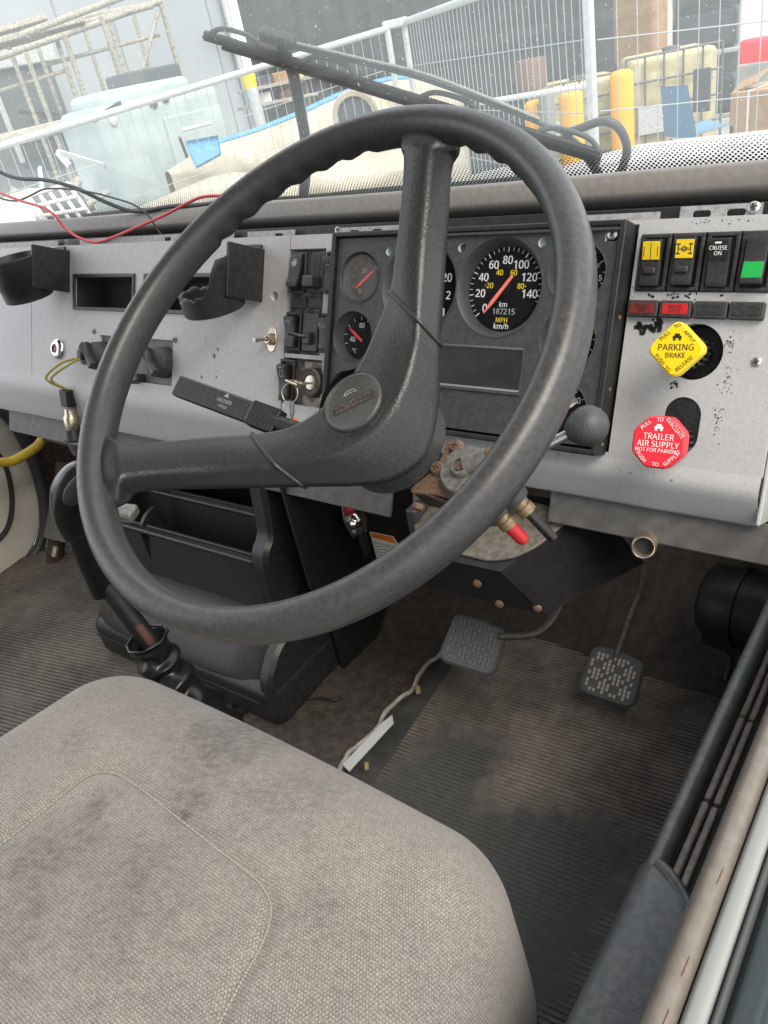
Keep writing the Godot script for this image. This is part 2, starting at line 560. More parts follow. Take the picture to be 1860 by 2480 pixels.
func _ready() -> void:
	rng.seed = 7
	var cam := Camera3D.new()
	cam.name = "camera"
	cam.transform = Transform3D(Basis(Vector3(0.79151, -0.178, 0.58466), Vector3(-0.18289, 0.84382, 0.5045), Vector3(-0.58315, -0.50624, 0.63534)).transposed(), Vector3(0.411, 0.179, 0.392))
	cam.fov = 67.28
	cam.near = 0.02
	cam.far = 400.0
	add_child(cam)
	cam.current = true
	var we := WorldEnvironment.new()
	we.name = "world_environment"
	var env := Environment.new()
	env.background_mode = Environment.BG_SKY
	var sky := ProceduralSkyMaterial.new()
	sky.sky_top_color = Color(0.84, 0.86, 0.885)
	sky.sky_horizon_color = Color(0.9, 0.92, 0.94)
	sky.sky_curve = 0.2
	sky.ground_bottom_color = Color(0.4, 0.4, 0.4)
	sky.ground_horizon_color = Color(0.7, 0.7, 0.7)
	sky.sun_angle_max = 0.0
	env.sky = Sky.new()
	env.sky.sky_material = sky
	env.tonemap_mode = Environment.TONE_MAPPER_LINEAR
	env.tonemap_exposure = 2.8
	env.sdfgi_enabled = true
	env.ssao_enabled = true
	env.ssil_enabled = true
	we.environment = env
	add_child(we)
	var sun := DirectionalLight3D.new()
	sun.name = "sun"
	sun.light_energy = 0.5
	sun.light_color = Color(1.0, 0.97, 0.93)
	sun.light_angular_distance = 40.0
	sun.shadow_enabled = true
	sun.rotation_degrees = Vector3(-50, 72, 0)
	add_child(sun)
	make_materials()
	build_cab()
	build_dashboard()
	build_cluster()
	build_right_controls()
	build_left_controls()
	build_column()
	build_wheel()
	build_console()
	build_floor()
	build_seat()
	build_gear_lever()
	build_driver_door()
	build_windscreen()
	build_yard()

# ---------------------------------------------------------------- cab shell
func build_cab() -> void:
	structure("cab_floor", rbox(Vector3(1.9, 0.04, 1.9), 0.005, 1), M.carpet, at(Vector3(-0.5, FLOOR_Y - 0.027, 0.2)))
	# toe board and bulkhead under the windscreen
	var rows := []
	for e in [[-0.7235, -0.46], [-0.70, -0.52], [-0.63, -0.61], [-0.50, -0.70], [-0.36, -0.735], [-0.02, -0.745]]:
		var r := PackedVector3Array()
		for i in 25:
			var x := -1.4 + 1.76 * i / 24.0
			r.append(Vector3(x, e[0], e[1] + 0.006 * sin(x * 17.0)))
		rows.append(r)
	structure("bulkhead", grid(rows), M.carpet)
	# driver-side kick panel below the door opening
	# roof, back wall and pillars shade the cab; the side window and windscreen stay open
	structure("cab_roof", rbox(Vector3(1.7, 0.04, 1.5), 0.015, 1), M.headliner, at(Vector3(-0.42, 0.86, 0.5)))
	structure("cab_rear_wall", rbox(Vector3(1.9, 1.6, 0.04), 0.015, 1), M.headliner, at(Vector3(-0.5, 0.06, 1.27)))
	structure("kick_panel", rbox(Vector3(0.03, 0.5, 0.42), 0.01), M.rust_dark, at(Vector3(0.345, -0.47, -0.53)))

# ---------------------------------------------------------------- dashboard
func cut_box(parent: CSGShape3D, c: Vector3, size: Vector3) -> void:
	var b := CSGBox3D.new()
	b.name = free_name(parent, "opening")
	b.size = size
	b.position = c
	b.operation = CSGShape3D.OPERATION_SUBTRACTION
	parent.add_child(b)

func cut_round(parent: CSGShape3D, x: float, s: float, r: float, deep := 0.08, sides := 32, z := 0.0) -> void:
	var b := CSGCylinder3D.new()
	b.name = free_name(parent, "opening")
	b.radius = r
	b.height = deep
	b.sides = sides
	b.rotation_degrees.x = 90
	b.position = Vector3(x, s, z)
	b.operation = CSGShape3D.OPERATION_SUBTRACTION
	parent.add_child(b)

func slab(parent: Node, called: String, x0: float, x1: float, s0: float, s1: float, n0: float, n1: float, m: Material) -> CSGBox3D:
	var c := CSGBox3D.new()
	c.name = free_name(parent, called)
	c.size = Vector3(x1 - x0, s1 - s0, n1 - n0)
	c.position = Vector3((x0 + x1) / 2, (s0 + s1) / 2, (n0 + n1) / 2)
	c.material = m
	parent.add_child(c)
	return c

func screw(parent: Node, x: float, s: float, n: float, r: float, m: Material, tilt := 0.3) -> void:
	var b := Basis(Vector3(1, 0, 0), PI / 2)
	var h := part(parent, "screw", lathe([Vector2(r * 1.05, 0), Vector2(r, r * 0.35), Vector2(r * 0.6, r * 0.55), Vector2(0, r * 0.6)], 18), m, Transform3D(b, Vector3(x, s, n)))
	var sl := []
	for k in 2:
		sl.append([rbox(Vector3(r * 1.2, 0.0006, r * 0.28), 0.0001, 1), Transform3D(Basis(Vector3(0, 1, 0), tilt + PI / 2 * k), Vector3(0, r * 0.6, 0))])
	part(h, "slot", joined(sl), M.void)

func build_dashboard() -> void:
	var d := thing("dashboard", "worn grey vinyl truck dashboard running across under the windscreen", "dashboard", DASH)
	# fascia plates: passenger side, switch column, driver's right side
	var left := slab(d, "fascia", -1.30, -0.3465, -0.167, 0.063, -0.012, 0.0, M.vinyl)
	cut_rel(left, -0.772, -0.014, 0.168, 0.052)
	cut_rel(left, -0.572, -0.016, 0.168, 0.052)
	cut_rel(left, -0.683, -0.119, 0.196, 0.07)
	cut_rel_round(left, -0.827, -0.120, 0.017)
	cut_rel_round(left, -0.3699, -0.0152, 0.0065)
	for h in [[Vector2(-0.4890, -0.1026), 0.004], [Vector2(-0.4815, -0.0922), 0.0028], [Vector2(-0.5154, -0.1348), 0.0028], [Vector2(-0.4821, -0.1324), 0.0022], [Vector2(-0.4796, -0.1234), 0.0016], [Vector2(-0.5090, -0.0809), 0.0012]]:
		cut_rel_round(left, h[0].x, h[0].y, h[1])
	cut_rel(left, -1.0, -0.06, 0.0022, 0.26)
	var mid := slab(d, "fascia", -0.3445, -0.2, -0.167, 0.063, -0.012, 0.0, M.vinyl)
	cut_rel(mid, -0.313, -0.022, 0.064, 0.135)
	cut_rel(mid, -0.313, -0.126, 0.075, 0.062)
	var right := slab(d, "fascia", -0.1995, 0.268, -0.167, 0.063, -0.012, 0.0, M.vinyl_rough)
	cut_rel(right, -0.04, -0.052, 0.325, 0.222)
	cut_rel(right, 0.187, 0.0228, 0.122, 0.0535)
	cut_rel_round(right, 0.1914, -0.0583, 0.0262)
	cut_rel_round(right, 0.1897, -0.118, 0.0172)
	cut_rel_round(right, 0.1897, -0.138, 0.0172)
	cut_rel(right, 0.1897, -0.128, 0.0344, 0.02)
	# dirty backing behind the switch column and added plates shutting light out behind the fascia
	part(d, "switch_backing", rbox(Vector3(0.12, 0.222, 0.004), 0.001, 1), M.vinyl_dirty, at(Vector3(-0.29, -0.052, -0.016)))
	part(d, "light_stop_back", rbox(Vector3(1.62, 0.30, 0.01), 0.002, 1), M.lower_grey, at(Vector3(-0.52, -0.052, -0.078)))
	part(d, "light_stop_top", rbox(Vector3(1.58, 0.006, 0.06), 0.002, 1), M.lower_grey, at(Vector3(-0.52, 0.055, -0.0425)))
	part(d, "light_stop_base", rbox(Vector3(1.58, 0.006, 0.06), 0.002, 1), M.lower_grey, at(Vector3(-0.52, -0.196, -0.0425)))
	# rolled lower edge
	for sp in [[-1.30, -0.36, 0.03, M.vinyl], [-0.36, 0.268, 0.0, M.vinyl_rough]]:
		var rows := []
		var extra: float = sp[2]
		var prof := [Vector2(-0.167, 0.0), Vector2(-0.173, 0.0008), Vector2(-0.179 - extra * 0.1, 0.0012), Vector2(-0.184 - extra * 0.2, 0.0003), Vector2(-0.189 - extra * 0.3, -0.002), Vector2(-0.194 - extra * 0.4, -0.0055), Vector2(-0.205 - extra * 0.7, -0.0145), Vector2(-0.214 - extra, -0.022), Vector2(-0.2165 - extra, -0.0255), Vector2(-0.2155 - extra, -0.029), Vector2(-0.205, -0.032)]
		for p in prof:
			var r := PackedVector3Array()
			for i in 13:
				r.append(Vector3(lerpf(sp[0], sp[1], i / 12.0), p.x, p.y))
			rows.append(r)
		rows.reverse()
		part(d, "lower_roll", grid(rows), sp[3])
	part(d, "end_panel", rbox(Vector3(0.004, 0.27, 0.05), 0.0015, 1), M.vinyl_rough, at(Vector3(0.2705, -0.077, -0.03)))
	# knee panel set back under the roll
	part(d, "knee_panel", rbox(Vector3(0.3, 0.04, 0.006), 0.002, 1), M.lower_grey, at(Vector3(0.2, -0.233, -0.036)))
	part(d, "knee_panel", rbox(Vector3(1.0, 0.05, 0.006), 0.002, 1), M.lower_grey, at(Vector3(-0.68, -0.268, -0.05)))
	# padded rail along the foot of the windscreen
	var rail := []
	for i in 41:
		var x := -1.35 + 1.95 * i / 40.0
		var r := PackedVector3Array()
		for k in 20:
			var a := TAU * k / 20.0
			var c := cos(a)
			var s := sin(a)
			r.append(Vector3(x, 0.104 + 0.0155 * signf(s) * pow(absf(s), 0.55) + 0.0008 * sin(x * 9.0), -0.052 + 0.022 * signf(c) * pow(absf(c), 0.55)))
		rail.append(r)
	part(d, "padded_rail", grid(rail, true, false, true), M.pad)
	# slotted mounting strips showing in the gap over the fascia
	strip(d, 0.156, 0.2285, 0.069, 0.013, [0.176, 0.2065])
	screw(d, 0.2215, 0.0715, -0.0105, 0.0052, M.steel)
	strip(d, 0.02, 0.137, 0.066, 0.012, [])
	strip(d, -0.44, -0.35, 0.0665, 0.012, [-0.379])
	strip(d, -0.275, -0.16, 0.066, 0.0115, [-0.246, -0.21])
	screw(d, -0.2725, 0.069, -0.0105, 0.0042, M.steel)
	strip(d, -0.86, -0.47, 0.0685, 0.012, [-0.62])
	screw(d, -0.9, 0.069, -0.0105, 0.006, M.zinc)
	strip(d, -1.3, -0.93, 0.0685, 0.012, [])
	part(d, "gap_shade_strip", rbox(Vector3(1.75, 0.016, 0.004), 0.001, 1), M.black, at(Vector3(-0.53, 0.07, -0.022)))  # black strip laid in for the shade of the gap
	# air vent frames
	for x in [-0.772, -0.572]:
		var f := part(d, "vent_frame", ring_frame(0.176, 0.06, 0.006, 0.004), M.switch, at(Vector3(x, -0.0145, -0.0008)))
		part(f, "duct", open_box(0.164, 0.048, 0.05), M.void, at(Vector3(0, 0, -0.001)))
	# heater control plate with two turning knobs
	var plate := part(d, "heater_plate", prism(soften([Vector2(-0.1, -0.035), Vector2(0.1, -0.037), Vector2(0.1, 0.037), Vector2(-0.1, 0.035)], 0.006), 0.004, 0.0008), M.lower_grey, at(Vector3(-0.683, -0.119, -0.0095)))
	for x in [-0.092, 0.0755]:
		var k := part(plate, "heater_knob", lathe([Vector2(0.0245, 0), Vector2(0.024, 0.012), Vector2(0.0225, 0.022), Vector2(0.021, 0.0235), Vector2(0, 0.024)], 28), M.charcoal, Transform3D(Basis(Vector3(1, 0, 0), PI / 2), Vector3(x, 0, 0.004)))
		var wing := []
		for i in 9:
			var t := i / 8.0
			var row := PackedVector3Array()
			var wd := 0.0085 * (0.35 + 0.65 * absf(2 * t - 1))
			for q in [[-1.0, 0.0], [-0.75, 0.013], [0.75, 0.013], [1.0, 0.0]]:
				row.append(Vector3(wd * q[0], 0.0235 + q[1], lerpf(-0.0225, 0.0225, t)))
			wing.append(row)
		var kw := part(plate, "knob_wing", grid(wing, true, false, true), M.charcoal, Transform3D(Basis(Vector3(1, 0, 0), PI / 2) * Basis(Vector3(0, 1, 0), 0.75), Vector3(x, 0, 0.004)))
		kw.set_meta("label", "winged grip of the heater knob")
	part(plate, "heater_lever", rbox(Vector3(0.02, 0.012, 0.02), 0.003), M.switch, turned(Vector3(0.015, -0.03, 0.012), Vector3(0, 0, 25)))
	for p in [[-0.7965, -0.079], [-0.5795, -0.083]]:
		screw(d, p[0], p[1], 0.0005, 0.0042, M.zinc)
	# chrome lighter surround
	var lg := part(d, "lighter_surround", lathe([Vector2(0.0175, 0), Vector2(0.0185, 0.002), Vector2(0.0175, 0.005), Vector2(0.0115, 0.009), Vector2(0.009, 0.0088), Vector2(0.0085, 0.004), Vector2(0, 0.004)], 32), M.chrome, Transform3D(Basis(Vector3(1, 0, 0), PI / 2), Vector3(-0.908, -0.114, 0)))
	part(lg, "lighter_button", disc_lathe(0.006, 0.0055, 0.001, 20), M.lamp_dull, at(Vector3(0, 0.0015, 0)))
	# toggle switch
	var tg := part(d, "toggle_switch", lathe([Vector2(0.008, 0), Vector2(0.0085, 0.003), Vector2(0.006, 0.0045), Vector2(0.006, 0.009), Vector2(0.0035, 0.0095), Vector2(0.003, 0.006)], 24), M.nickel, Transform3D(Basis(Vector3(1, 0, 0), PI / 2), Vector3(-0.3695, -0.0725, 0.0015)))
	part(tg, "toggle_lever", lathe([Vector2(0.0022, 0), Vector2(0.0027, 0.017), Vector2(0.0033, 0.022), Vector2(0.003, 0.025), Vector2(0, 0.0255)], 16), M.nickel, Transform3D(Basis(Vector3(1, 0, 0), 0.15), Vector3(0, 0.007, 0)))
	part(tg, "toggle_plate", prism(soften([Vector2(-0.0045, -0.017), Vector2(0.0045, -0.017), Vector2(0.009, -0.006), Vector2(0.009, 0.006), Vector2(0.0045, 0.017), Vector2(-0.0045, 0.017), Vector2(-0.009, 0.006), Vector2(-0.009, -0.006)], 0.004), 0.0015, 0.0004), M.nickel, Transform3D(Basis(Vector3(1, 0, 0), -PI / 2), Vector3(0, -0.0012, 0)))
	screw(d, 0.2475, -0.064, 0.0, 0.0042, M.steel)
	# paint worn through to the dark base in flakes
	var flakes := []
	rng.seed = 21
	for e in [[0.147, -0.037, 0.012, 0.006, 26], [0.165, -0.008, 0.03, 0.003, 22], [0.178, -0.089, 0.005, 0.004, 12], [0.222, -0.05, 0.006, 0.012, 34], [0.226, -0.08, 0.006, 0.02, 30], [0.222, -0.118, 0.006, 0.016, 30], [0.123, -0.006, 0.003, 0.012, 10], [0.21, 0.059, 0.05, 0.002, 18], [0.16, -0.178, 0.03, 0.004, 10], [0.07, -0.176, 0.05, 0.004, 14]]:
		for k in e[4]:
			var big: float = 0.0048 if e[4] == 26 else (0.0018 if e[4] == 22 or e[4] == 12 else 0.0009)
			var poly := []
			var rr := big * rng.randf_range(0.35, 1.0)
			for q in 7:
				poly.append(Vector2(cos(TAU * q / 7), sin(TAU * q / 7) * 0.6) * rr * rng.randf_range(0.6, 1.2))
			flakes.append([prism(poly, 0.0003), Transform3D(Basis(Vector3(0, 0, 1), rng.randf() * 3), Vector3(e[0] + rng.randfn() * e[2] * 0.5, e[1] + rng.randfn() * e[3] * 0.5, 0.0002 if e[1] > -0.165 else 0.0012))])
	var fl := part(d, "paint_chips", joined(flakes), M.black)
	fl.set_meta("kind", "stuff")

func cut_rel(b: CSGBox3D, x: float, s: float, w: float, h: float) -> void:
	cut_box(b, Vector3(x, s, -0.006) - b.position, Vector3(w, h, 0.05))

func cut_rel_round(b: CSGBox3D, x: float, s: float, r: float) -> void:
	cut_round(b, x - b.position.x, s - b.position.y, r, 0.06)

func strip(parent: Node, x0: float, x1: float, s: float, h: float, slots: Array) -> void:
	var c := slab(parent, "mounting_strip", x0, x1, s - h / 2 - 0.006, s + h / 2, -0.0125, -0.0105, M.strip)
	for x in slots:
		cut_box(c, Vector3(x - c.position.x, 0.002, 0), Vector3(0.01, 0.007, 0.02))
		for e in [-0.005, 0.005]:
			cut_round(c, x + e - c.position.x, 0.002, 0.0035, 0.02, 16)

# rectangular frame (outer w x h, bar width b, thickness t), front at z = t
func ring_frame(w: float, h: float, b: float, t: float) -> ArrayMesh:
	var l := []
	l.append([rbox(Vector3(w, b, t), 0.0012, 1), at(Vector3(0, h / 2 - b / 2, t / 2))])
	l.append([rbox(Vector3(w, b, t), 0.0012, 1), at(Vector3(0, -h / 2 + b / 2, t / 2))])
	l.append([rbox(Vector3(b, h - 2 * b + 0.0016, t * 0.96), 0.0012, 1), at(Vector3(w / 2 - b / 2, 0, t / 2))])
	l.append([rbox(Vector3(b, h - 2 * b + 0.0016, t * 0.96), 0.0012, 1), at(Vector3(-w / 2 + b / 2, 0, t / 2))])
	return joined(l)

# open-fronted box going back from z = 0
func open_box(w: float, h: float, deep: float) -> ArrayMesh:
	var a := Vector3(-w / 2, -h / 2, 0)
	var b := Vector3(w / 2, -h / 2, 0)
	var c := Vector3(w / 2, h / 2, 0)
	var e := Vector3(-w / 2, h / 2, 0)
	var z := Vector3(0, 0, -deep)
	return faces([[a, a + z, b + z, b], [b, b + z, c + z, c], [c, c + z, e + z, e], [e, e + z, a + z, a], [a + z, e + z, c + z, b + z]])

# ---------------------------------------------------------------- instruments
func tick_marks(r0: float, r1: float, w: float, angles: Array) -> Array:
	var l := []
	for a in angles:
		l.append([rbox(Vector3(w, r1 - r0, 0.0003), 0.00005, 1), Transform3D(Basis(Vector3(0, 0, 1), -deg_to_rad(a)), Vector3(sin(deg_to_rad(a)), cos(deg_to_rad(a)), 0) * (r0 + r1) / 2)])
	return l

func dial_text(list: Array) -> Array:
	var l := []
	for e in list:
		l.append([letters(e[0], e[3], true, 0.0003), at(Vector3(e[1], e[2], 0))])
	return l

# a gauge sunk into the cluster plate: opening radius r, face sunk by deep
func gauge(parent: Node, called: String, x: float, s: float, r: float, deep: float, face_mat: Material) -> MeshInstance3D:
	var b := Basis(Vector3(1, 0, 0), PI / 2)
	var g := part(parent, called, lathe([Vector2(r * 0.87, -deep), Vector2(r * 0.885, -deep * 0.7), Vector2(r * 0.97, -0.001), Vector2(r, 0.0006), Vector2(r * 1.03, 0.0003), Vector2(r * 1.035, -0.002)].map(func(p): return p), 56), M.charcoal, Transform3D(b, Vector3(x, s, 0.0202)))
	part(g, "dial_face", disc_lathe(r * 0.9, 0.001, 0.0002, 56), face_mat, at(Vector3(0, -deep - 0.001, 0)))
	return g

func on_face(deep: float) -> Transform3D:
	return Transform3D(Basis(Vector3(1, 0, 0), -PI / 2), Vector3(0, -deep + 0.0003, 0))

func needle_mesh(tip: float, tail: float, w: float) -> ArrayMesh:
	return prism([Vector2(-w * 0.25, tip), Vector2(w * 0.25, tip), Vector2(w * 0.75, tip * 0.55), Vector2(w * 0.6, -tail), Vector2(-w * 0.6, -tail), Vector2(-w * 0.75, tip * 0.55)], 0.0012, 0.0003)

func build_cluster() -> void:
	var d := thing("instrument_cluster", "charcoal instrument cluster with round gauges behind the steering wheel", "instrument panel", DASH)
	var plate := slab(d, "gauge_plate", -0.243, 0.1115, -0.158, 0.0525, 0.006, 0.02, M.charcoal)
	var gs := []
	for e in [[Vector2(-0.0143, -0.0036), 0.0515], [Vector2(-0.1306, -0.0080), 0.0515], [Vector2(-0.2067, 0.0064), 0.0305], [Vector2(-0.2110, -0.0633), 0.0305], [Vector2(-0.2141, -0.1330), 0.0285], [Vector2(0.0725, 0.0108), 0.0305], [Vector2(0.0710, -0.0547), 0.0305], [Vector2(0.0718, -0.1251), 0.03]]:
		gs.append([e[0].x, e[0].y, e[1]])
	gs[1][0] = gs[0][0] - 0.104
	gs[1][1] = gs[0][1]
	for g in gs:
		cut_round(plate, g[0] - plate.position.x, g[1] - plate.position.y, g[2] * 1.005, 0.08, 56)
	cut_box(plate, Vector3(-0.076 - plate.position.x, -0.088 - plate.position.y, 0.006), Vector3(0.2, 0.046, 0.006))
	for p in [Vector2(-0.0644, 0.0381), Vector2(0.0317, 0.0410), Vector2(-0.1641, 0.0362)]:
		cut_round(plate, p.x - plate.position.x, p.y - plate.position.y, 0.0048, 0.08, 24)
	cut_box(plate, Vector3(0.104 - plate.position.x, 0.046 - plate.position.y, 0.006), Vector3(0.012, 0.011, 0.05))
	# raised frame round the plate
	var fr := []
	for e in [[[-0.25, 0.0565], [0.119, 0.0565]], [[0.1165, 0.059], [0.1165, -0.166]], [[0.119, -0.1635], [-0.25, -0.1635]], [[-0.2475, -0.166], [-0.2475, 0.059]]]:
		var a := Vector2(e[0][0], e[0][1])
		var b := Vector2(e[1][0], e[1][1])
		var ln := (b - a).length()
		fr.append([rbox(Vector3(ln if a.y == b.y else 0.006, ln if a.x == b.x else 0.006, 0.03), 0.002, 2), at(Vector3((a.x + b.x) / 2, (a.y + b.y) / 2, 0.0105 + (0.0004 if a.x == b.x else 0.0)))])
	part(d, "surround", joined(fr), M.black)
	part(d, "top_strip", rbox(Vector3(0.23, 0.0035, 0.004), 0.001), M.charcoal, at(Vector3(0.0, 0.0515, 0.0225)))
	for y in [-0.1, -0.03, -0.155]:
		part(d, "rivet", disc_lathe(0.0022, 0.0008, 0.0002, 14), M.rust, Transform3D(Basis(Vector3(0, 0, 1), -PI / 2), Vector3(0.1195, y, 0.012)))
	screw(d, 0.1045, 0.047, 0.0185, 0.0048, M.steel, 0.6)
	screw(d, 0.0995, -0.151, 0.02, 0.0052, M.steel, 0.2)
	part(d, "display_window", rbox(Vector3(0.196, 0.042, 0.001), 0.0003, 1), M.screen, at(Vector3(-0.076, -0.088, 0.0176)))
	part(d, "plate_ledge", rbox(Vector3(0.206, 0.003, 0.003), 0.001, 1), M.charcoal, at(Vector3(-0.076, -0.1135, 0.0206)))
	part(d, "backing", rbox(Vector3(0.34, 0.2, 0.003), 0.001, 1), M.void, at(Vector3(-0.065, -0.052, -0.004)))  # dark sheet standing in for shade behind the plate openings
	for e in [[Vector2(-0.0676, 0.0390), M.teal], [Vector2(0.0301, 0.0423), M.pale_teal], [Vector2(-0.1679, 0.0370), M.pale_teal]]:
		var p := [e[0].x, e[0].y, e[1]]
		part(d, "warning_lamp", lathe([Vector2(0.0046, 0), Vector2(0.0042, 0.0022), Vector2(0.002, 0.0034), Vector2(0, 0.0036)], 20), p[2], Transform3D(Basis(Vector3(1, 0, 0), PI / 2), Vector3(p[0], p[1], 0.0125)))
	# speedometer
	var sp := gauge(d, "speedometer", gs[0][0], gs[0][1], 0.0515, 0.015, M.dial)
	sp.set_meta("label", "speedometer reading km/h and mph with pink needle")
	var R := 0.0445
	var big := []
	var small := []
	for v in range(0, 146, 5):
		var a := -132.0 + v * 1.65
		if v % 20 == 0:
			big.append(a)
		else:
			small.append(a)
	var tx := []
	for v in range(0, 141, 20):
		var a := deg_to_rad(-132.0 + v * 1.65)
		tx.append([str(v), sin(a) * R * 0.68, cos(a) * R * 0.68, R * 0.185])
	tx.append(["km", 0.0, -R * 0.36, R * 0.12])
	tx.append(["km/h", 0.0, -R * 0.88, R * 0.13])
	part(sp, "markings", joined(dial_text(tx) + tick_marks(R * 0.87, R * 0.99, 0.0011, big) + tick_marks(R * 0.9, R * 0.99, 0.0006, small)), M.white_print, on_face(0.015))
	var ty := []
	for v in [20, 40, 60, 80]:
		var a := deg_to_rad(-132.0 + v * 1.609 * 1.65)
		ty.append([str(v), sin(a) * R * 0.43, cos(a) * R * 0.43, R * 0.125])
		ty.append([".", sin(a) * R * 0.56, cos(a) * R * 0.56 + 0.002, R * 0.16])
	ty.append(["MPH", 0.0, -R * 0.73, R * 0.115])
	part(sp, "mph_markings", joined(dial_text(ty)), M.yellow_print, on_face(0.015))
	part(sp, "odometer", joined(dial_text([["187215", 0.0012, -R * 0.53, R * 0.135]])), M.dim_print, on_face(0.015))
	var nd := on_face(0.0105)
	part(sp, "needle", needle_mesh(0.033, 0.017, 0.0028), M.needle, nd * Transform3D(Basis(Vector3(0, 0, 1), deg_to_rad(142)), Vector3.ZERO))
	part(sp, "needle_hub", disc_lathe(0.0075, 0.0035, 0.001, 28), M.dial, at(Vector3(0, -0.0145, 0)))
	part(sp, "lens", disc_lathe(0.0455, 0.0006, 0.0001, 48), M.lens, at(Vector3(0, -0.003, 0)))
	# rev counter, mostly behind the spoke
	var tc := gauge(d, "tachometer", gs[1][0], gs[1][1], 0.0515, 0.015, M.dial)
	var tt := []
	for v in 7:
		var a := deg_to_rad(-132.0 + v * 40.0)
		tt.append([str(v * 5), sin(a) * R * 0.72, cos(a) * R * 0.72, R * 0.15])
	tt.append(["20", 0.0285, 0.012, R * 0.2])
	tt.append(["2", 0.0325, -0.0075, R * 0.2])
	tt.append(["3", 0.0265, -0.0265, R * 0.2])
	part(tc, "markings", joined(dial_text([tt[0], tt[1], tt[2], tt[7], tt[8], tt[9]])), M.white_print, on_face(0.015))
	part(tc, "needle", needle_mesh(0.033, 0.014, 0.0028), M.needle, on_face(0.0105) * Transform3D(Basis(Vector3(0, 0, 1), deg_to_rad(130)), Vector3.ZERO))
	# small gauges
	var names := ["pressure_gauge", "temperature_gauge", "small_gauge", "fuel_gauge", "gear_oil_gauge", "oil_gauge"]
	for i in 6:
		var e: Array = gs[i + 2]
		var g := gauge(d, names[i], e[0], e[1], e[2], 0.016, M.dusty_dial if i == 0 else M.dial)
		var r: float = e[2] * 0.87
		var ang := []
		for k in 9:
			ang.append(-110.0 + 27.5 * k)
		var t := []
		if i == 0:
			t = [["0", -r * 0.4, -r * 0.52, r * 0.17], ["20", -r * 0.22, r * 0.38, r * 0.19], ["40", r * 0.5, r * 0.52, r * 0.19]]
		elif i == 1:
			t = [["40", -r * 0.45, -r * 0.1, r * 0.22], ["80", r * 0.05, r * 0.55, r * 0.22], ["°C", -r * 0.3, -r * 0.62, r * 0.18]]
		elif i == 3:
			t = [["5", r * 0.72, -r * 0.1, r * 0.2], ["F", r * 0.6, r * 0.35, r * 0.16]]
		elif i == 4:
			t = [["150", r * 0.42, -r * 0.05, r * 0.24], ["80", -r * 0.1, r * 0.5, r * 0.2]]
		elif i == 5:
			t = [["80", r * 0.42, r * 0.42, r * 0.24], ["0", -r * 0.5, 0.0, r * 0.24]]
		else:
			t = [["0", -r * 0.5, 0.0, r * 0.2]]
		part(g, "markings", joined(dial_text(t) + tick_marks(r * 0.8, r * 0.96, 0.0008, ang)), M.white_print if i != 0 else M.dim_print, on_face(0.016))
		var turn: float = [128.0, 55.0, 90.0, 60.0, -70.0, -55.0][i]
		part(g, "needle", needle_mesh(r * 0.68, r * 0.6 if i == 0 else r * 0.3, 0.0022), M.paper if i == 5 else M.needle_red, on_face(0.0125) * Transform3D(Basis(Vector3(0, 0, 1), deg_to_rad(turn)), Vector3.ZERO))
		if i == 3:
			# petrol pump sign
			part(g, "pump_symbol", joined([[rbox(Vector3(0.005, 0.006, 0.0003), 0.00005, 1), at(Vector3(r * 0.42, -r * 0.42, 0))], [rbox(Vector3(0.0012, 0.005, 0.0003), 0.00005, 1), at(Vector3(r * 0.42 + 0.0042, -r * 0.42, 0))]]), M.white_print, on_face(0.016))
		if i == 4:
			var gear := tick_marks(0.0028, 0.0048, 0.0011, [0, 45, 90, 135, 180, 225, 270, 315])
			for q in gear:
				q[1] = at(Vector3(r * 0.3, -r * 0.55, 0)) * q[1]
			gear.append([lathe([Vector2(0.0022, 0), Vector2(0.0022, 0.0003), Vector2(0.0034, 0.0003), Vector2(0.0034, 0)], 20), Transform3D(Basis(Vector3(1, 0, 0), PI / 2), Vector3(r * 0.3, -r * 0.55, 0))])
			part(g, "gear_symbol", joined(gear), M.white_print, on_face(0.016))
		part(g, "lens", disc_lathe(e[2] * 0.9, 0.0006, 0.0001, 40), M.lens_dusty if i == 0 else M.lens, at(Vector3(0, -0.0028, 0)))

# ---------------------------------------------------------------- switches and valve knobs on the right
func rocker(parent: Node, x: float, s: float, w: float, h: float, tip: float, big := true) -> MeshInstance3D:
	var bz := part(parent, "rocker_switch", ring_frame(w, h, w * 0.14, 0.004), M.bezel, at(Vector3(x, s, -0.001)))
	part(bz, "well", rbox(Vector3(w * 0.95, h * 0.97, 0.002), 0.0003, 1), M.black, at(Vector3(0, 0, -0.0008)))
	# rocker body: a wedge with a hollow in its face, tipped about its middle
	var rw := w * 0.62 if big else w * 0.7
	var rh := h * 0.8
	var rows := []
	for j in 13:
		var t := j / 12.0
		var y := lerpf(-rh / 2, rh / 2, t)
		var z := 0.0095 + 0.0035 * pow(absf(2 * t - 1), 2.0) - (0.002 if (t < 0.02 or t > 0.98) else 0.0)
		var row := PackedVector3Array()
		for q in [[-1.0, 0.0], [-1.0, 0.9], [-0.93, 1.0], [0.93, 1.0], [1.0, 0.9], [1.0, 0.0]]:
			row.append(Vector3(rw / 2 * q[0], y, z * q[1]))
		rows.append(row)
	rows.reverse()
	var rk := part(bz, "rocker", grid(rows, true, false, true), M.switch, Transform3D(Basis(Vector3(1, 0, 0), tip), Vector3(0, 0, 0.001)))
	return rk

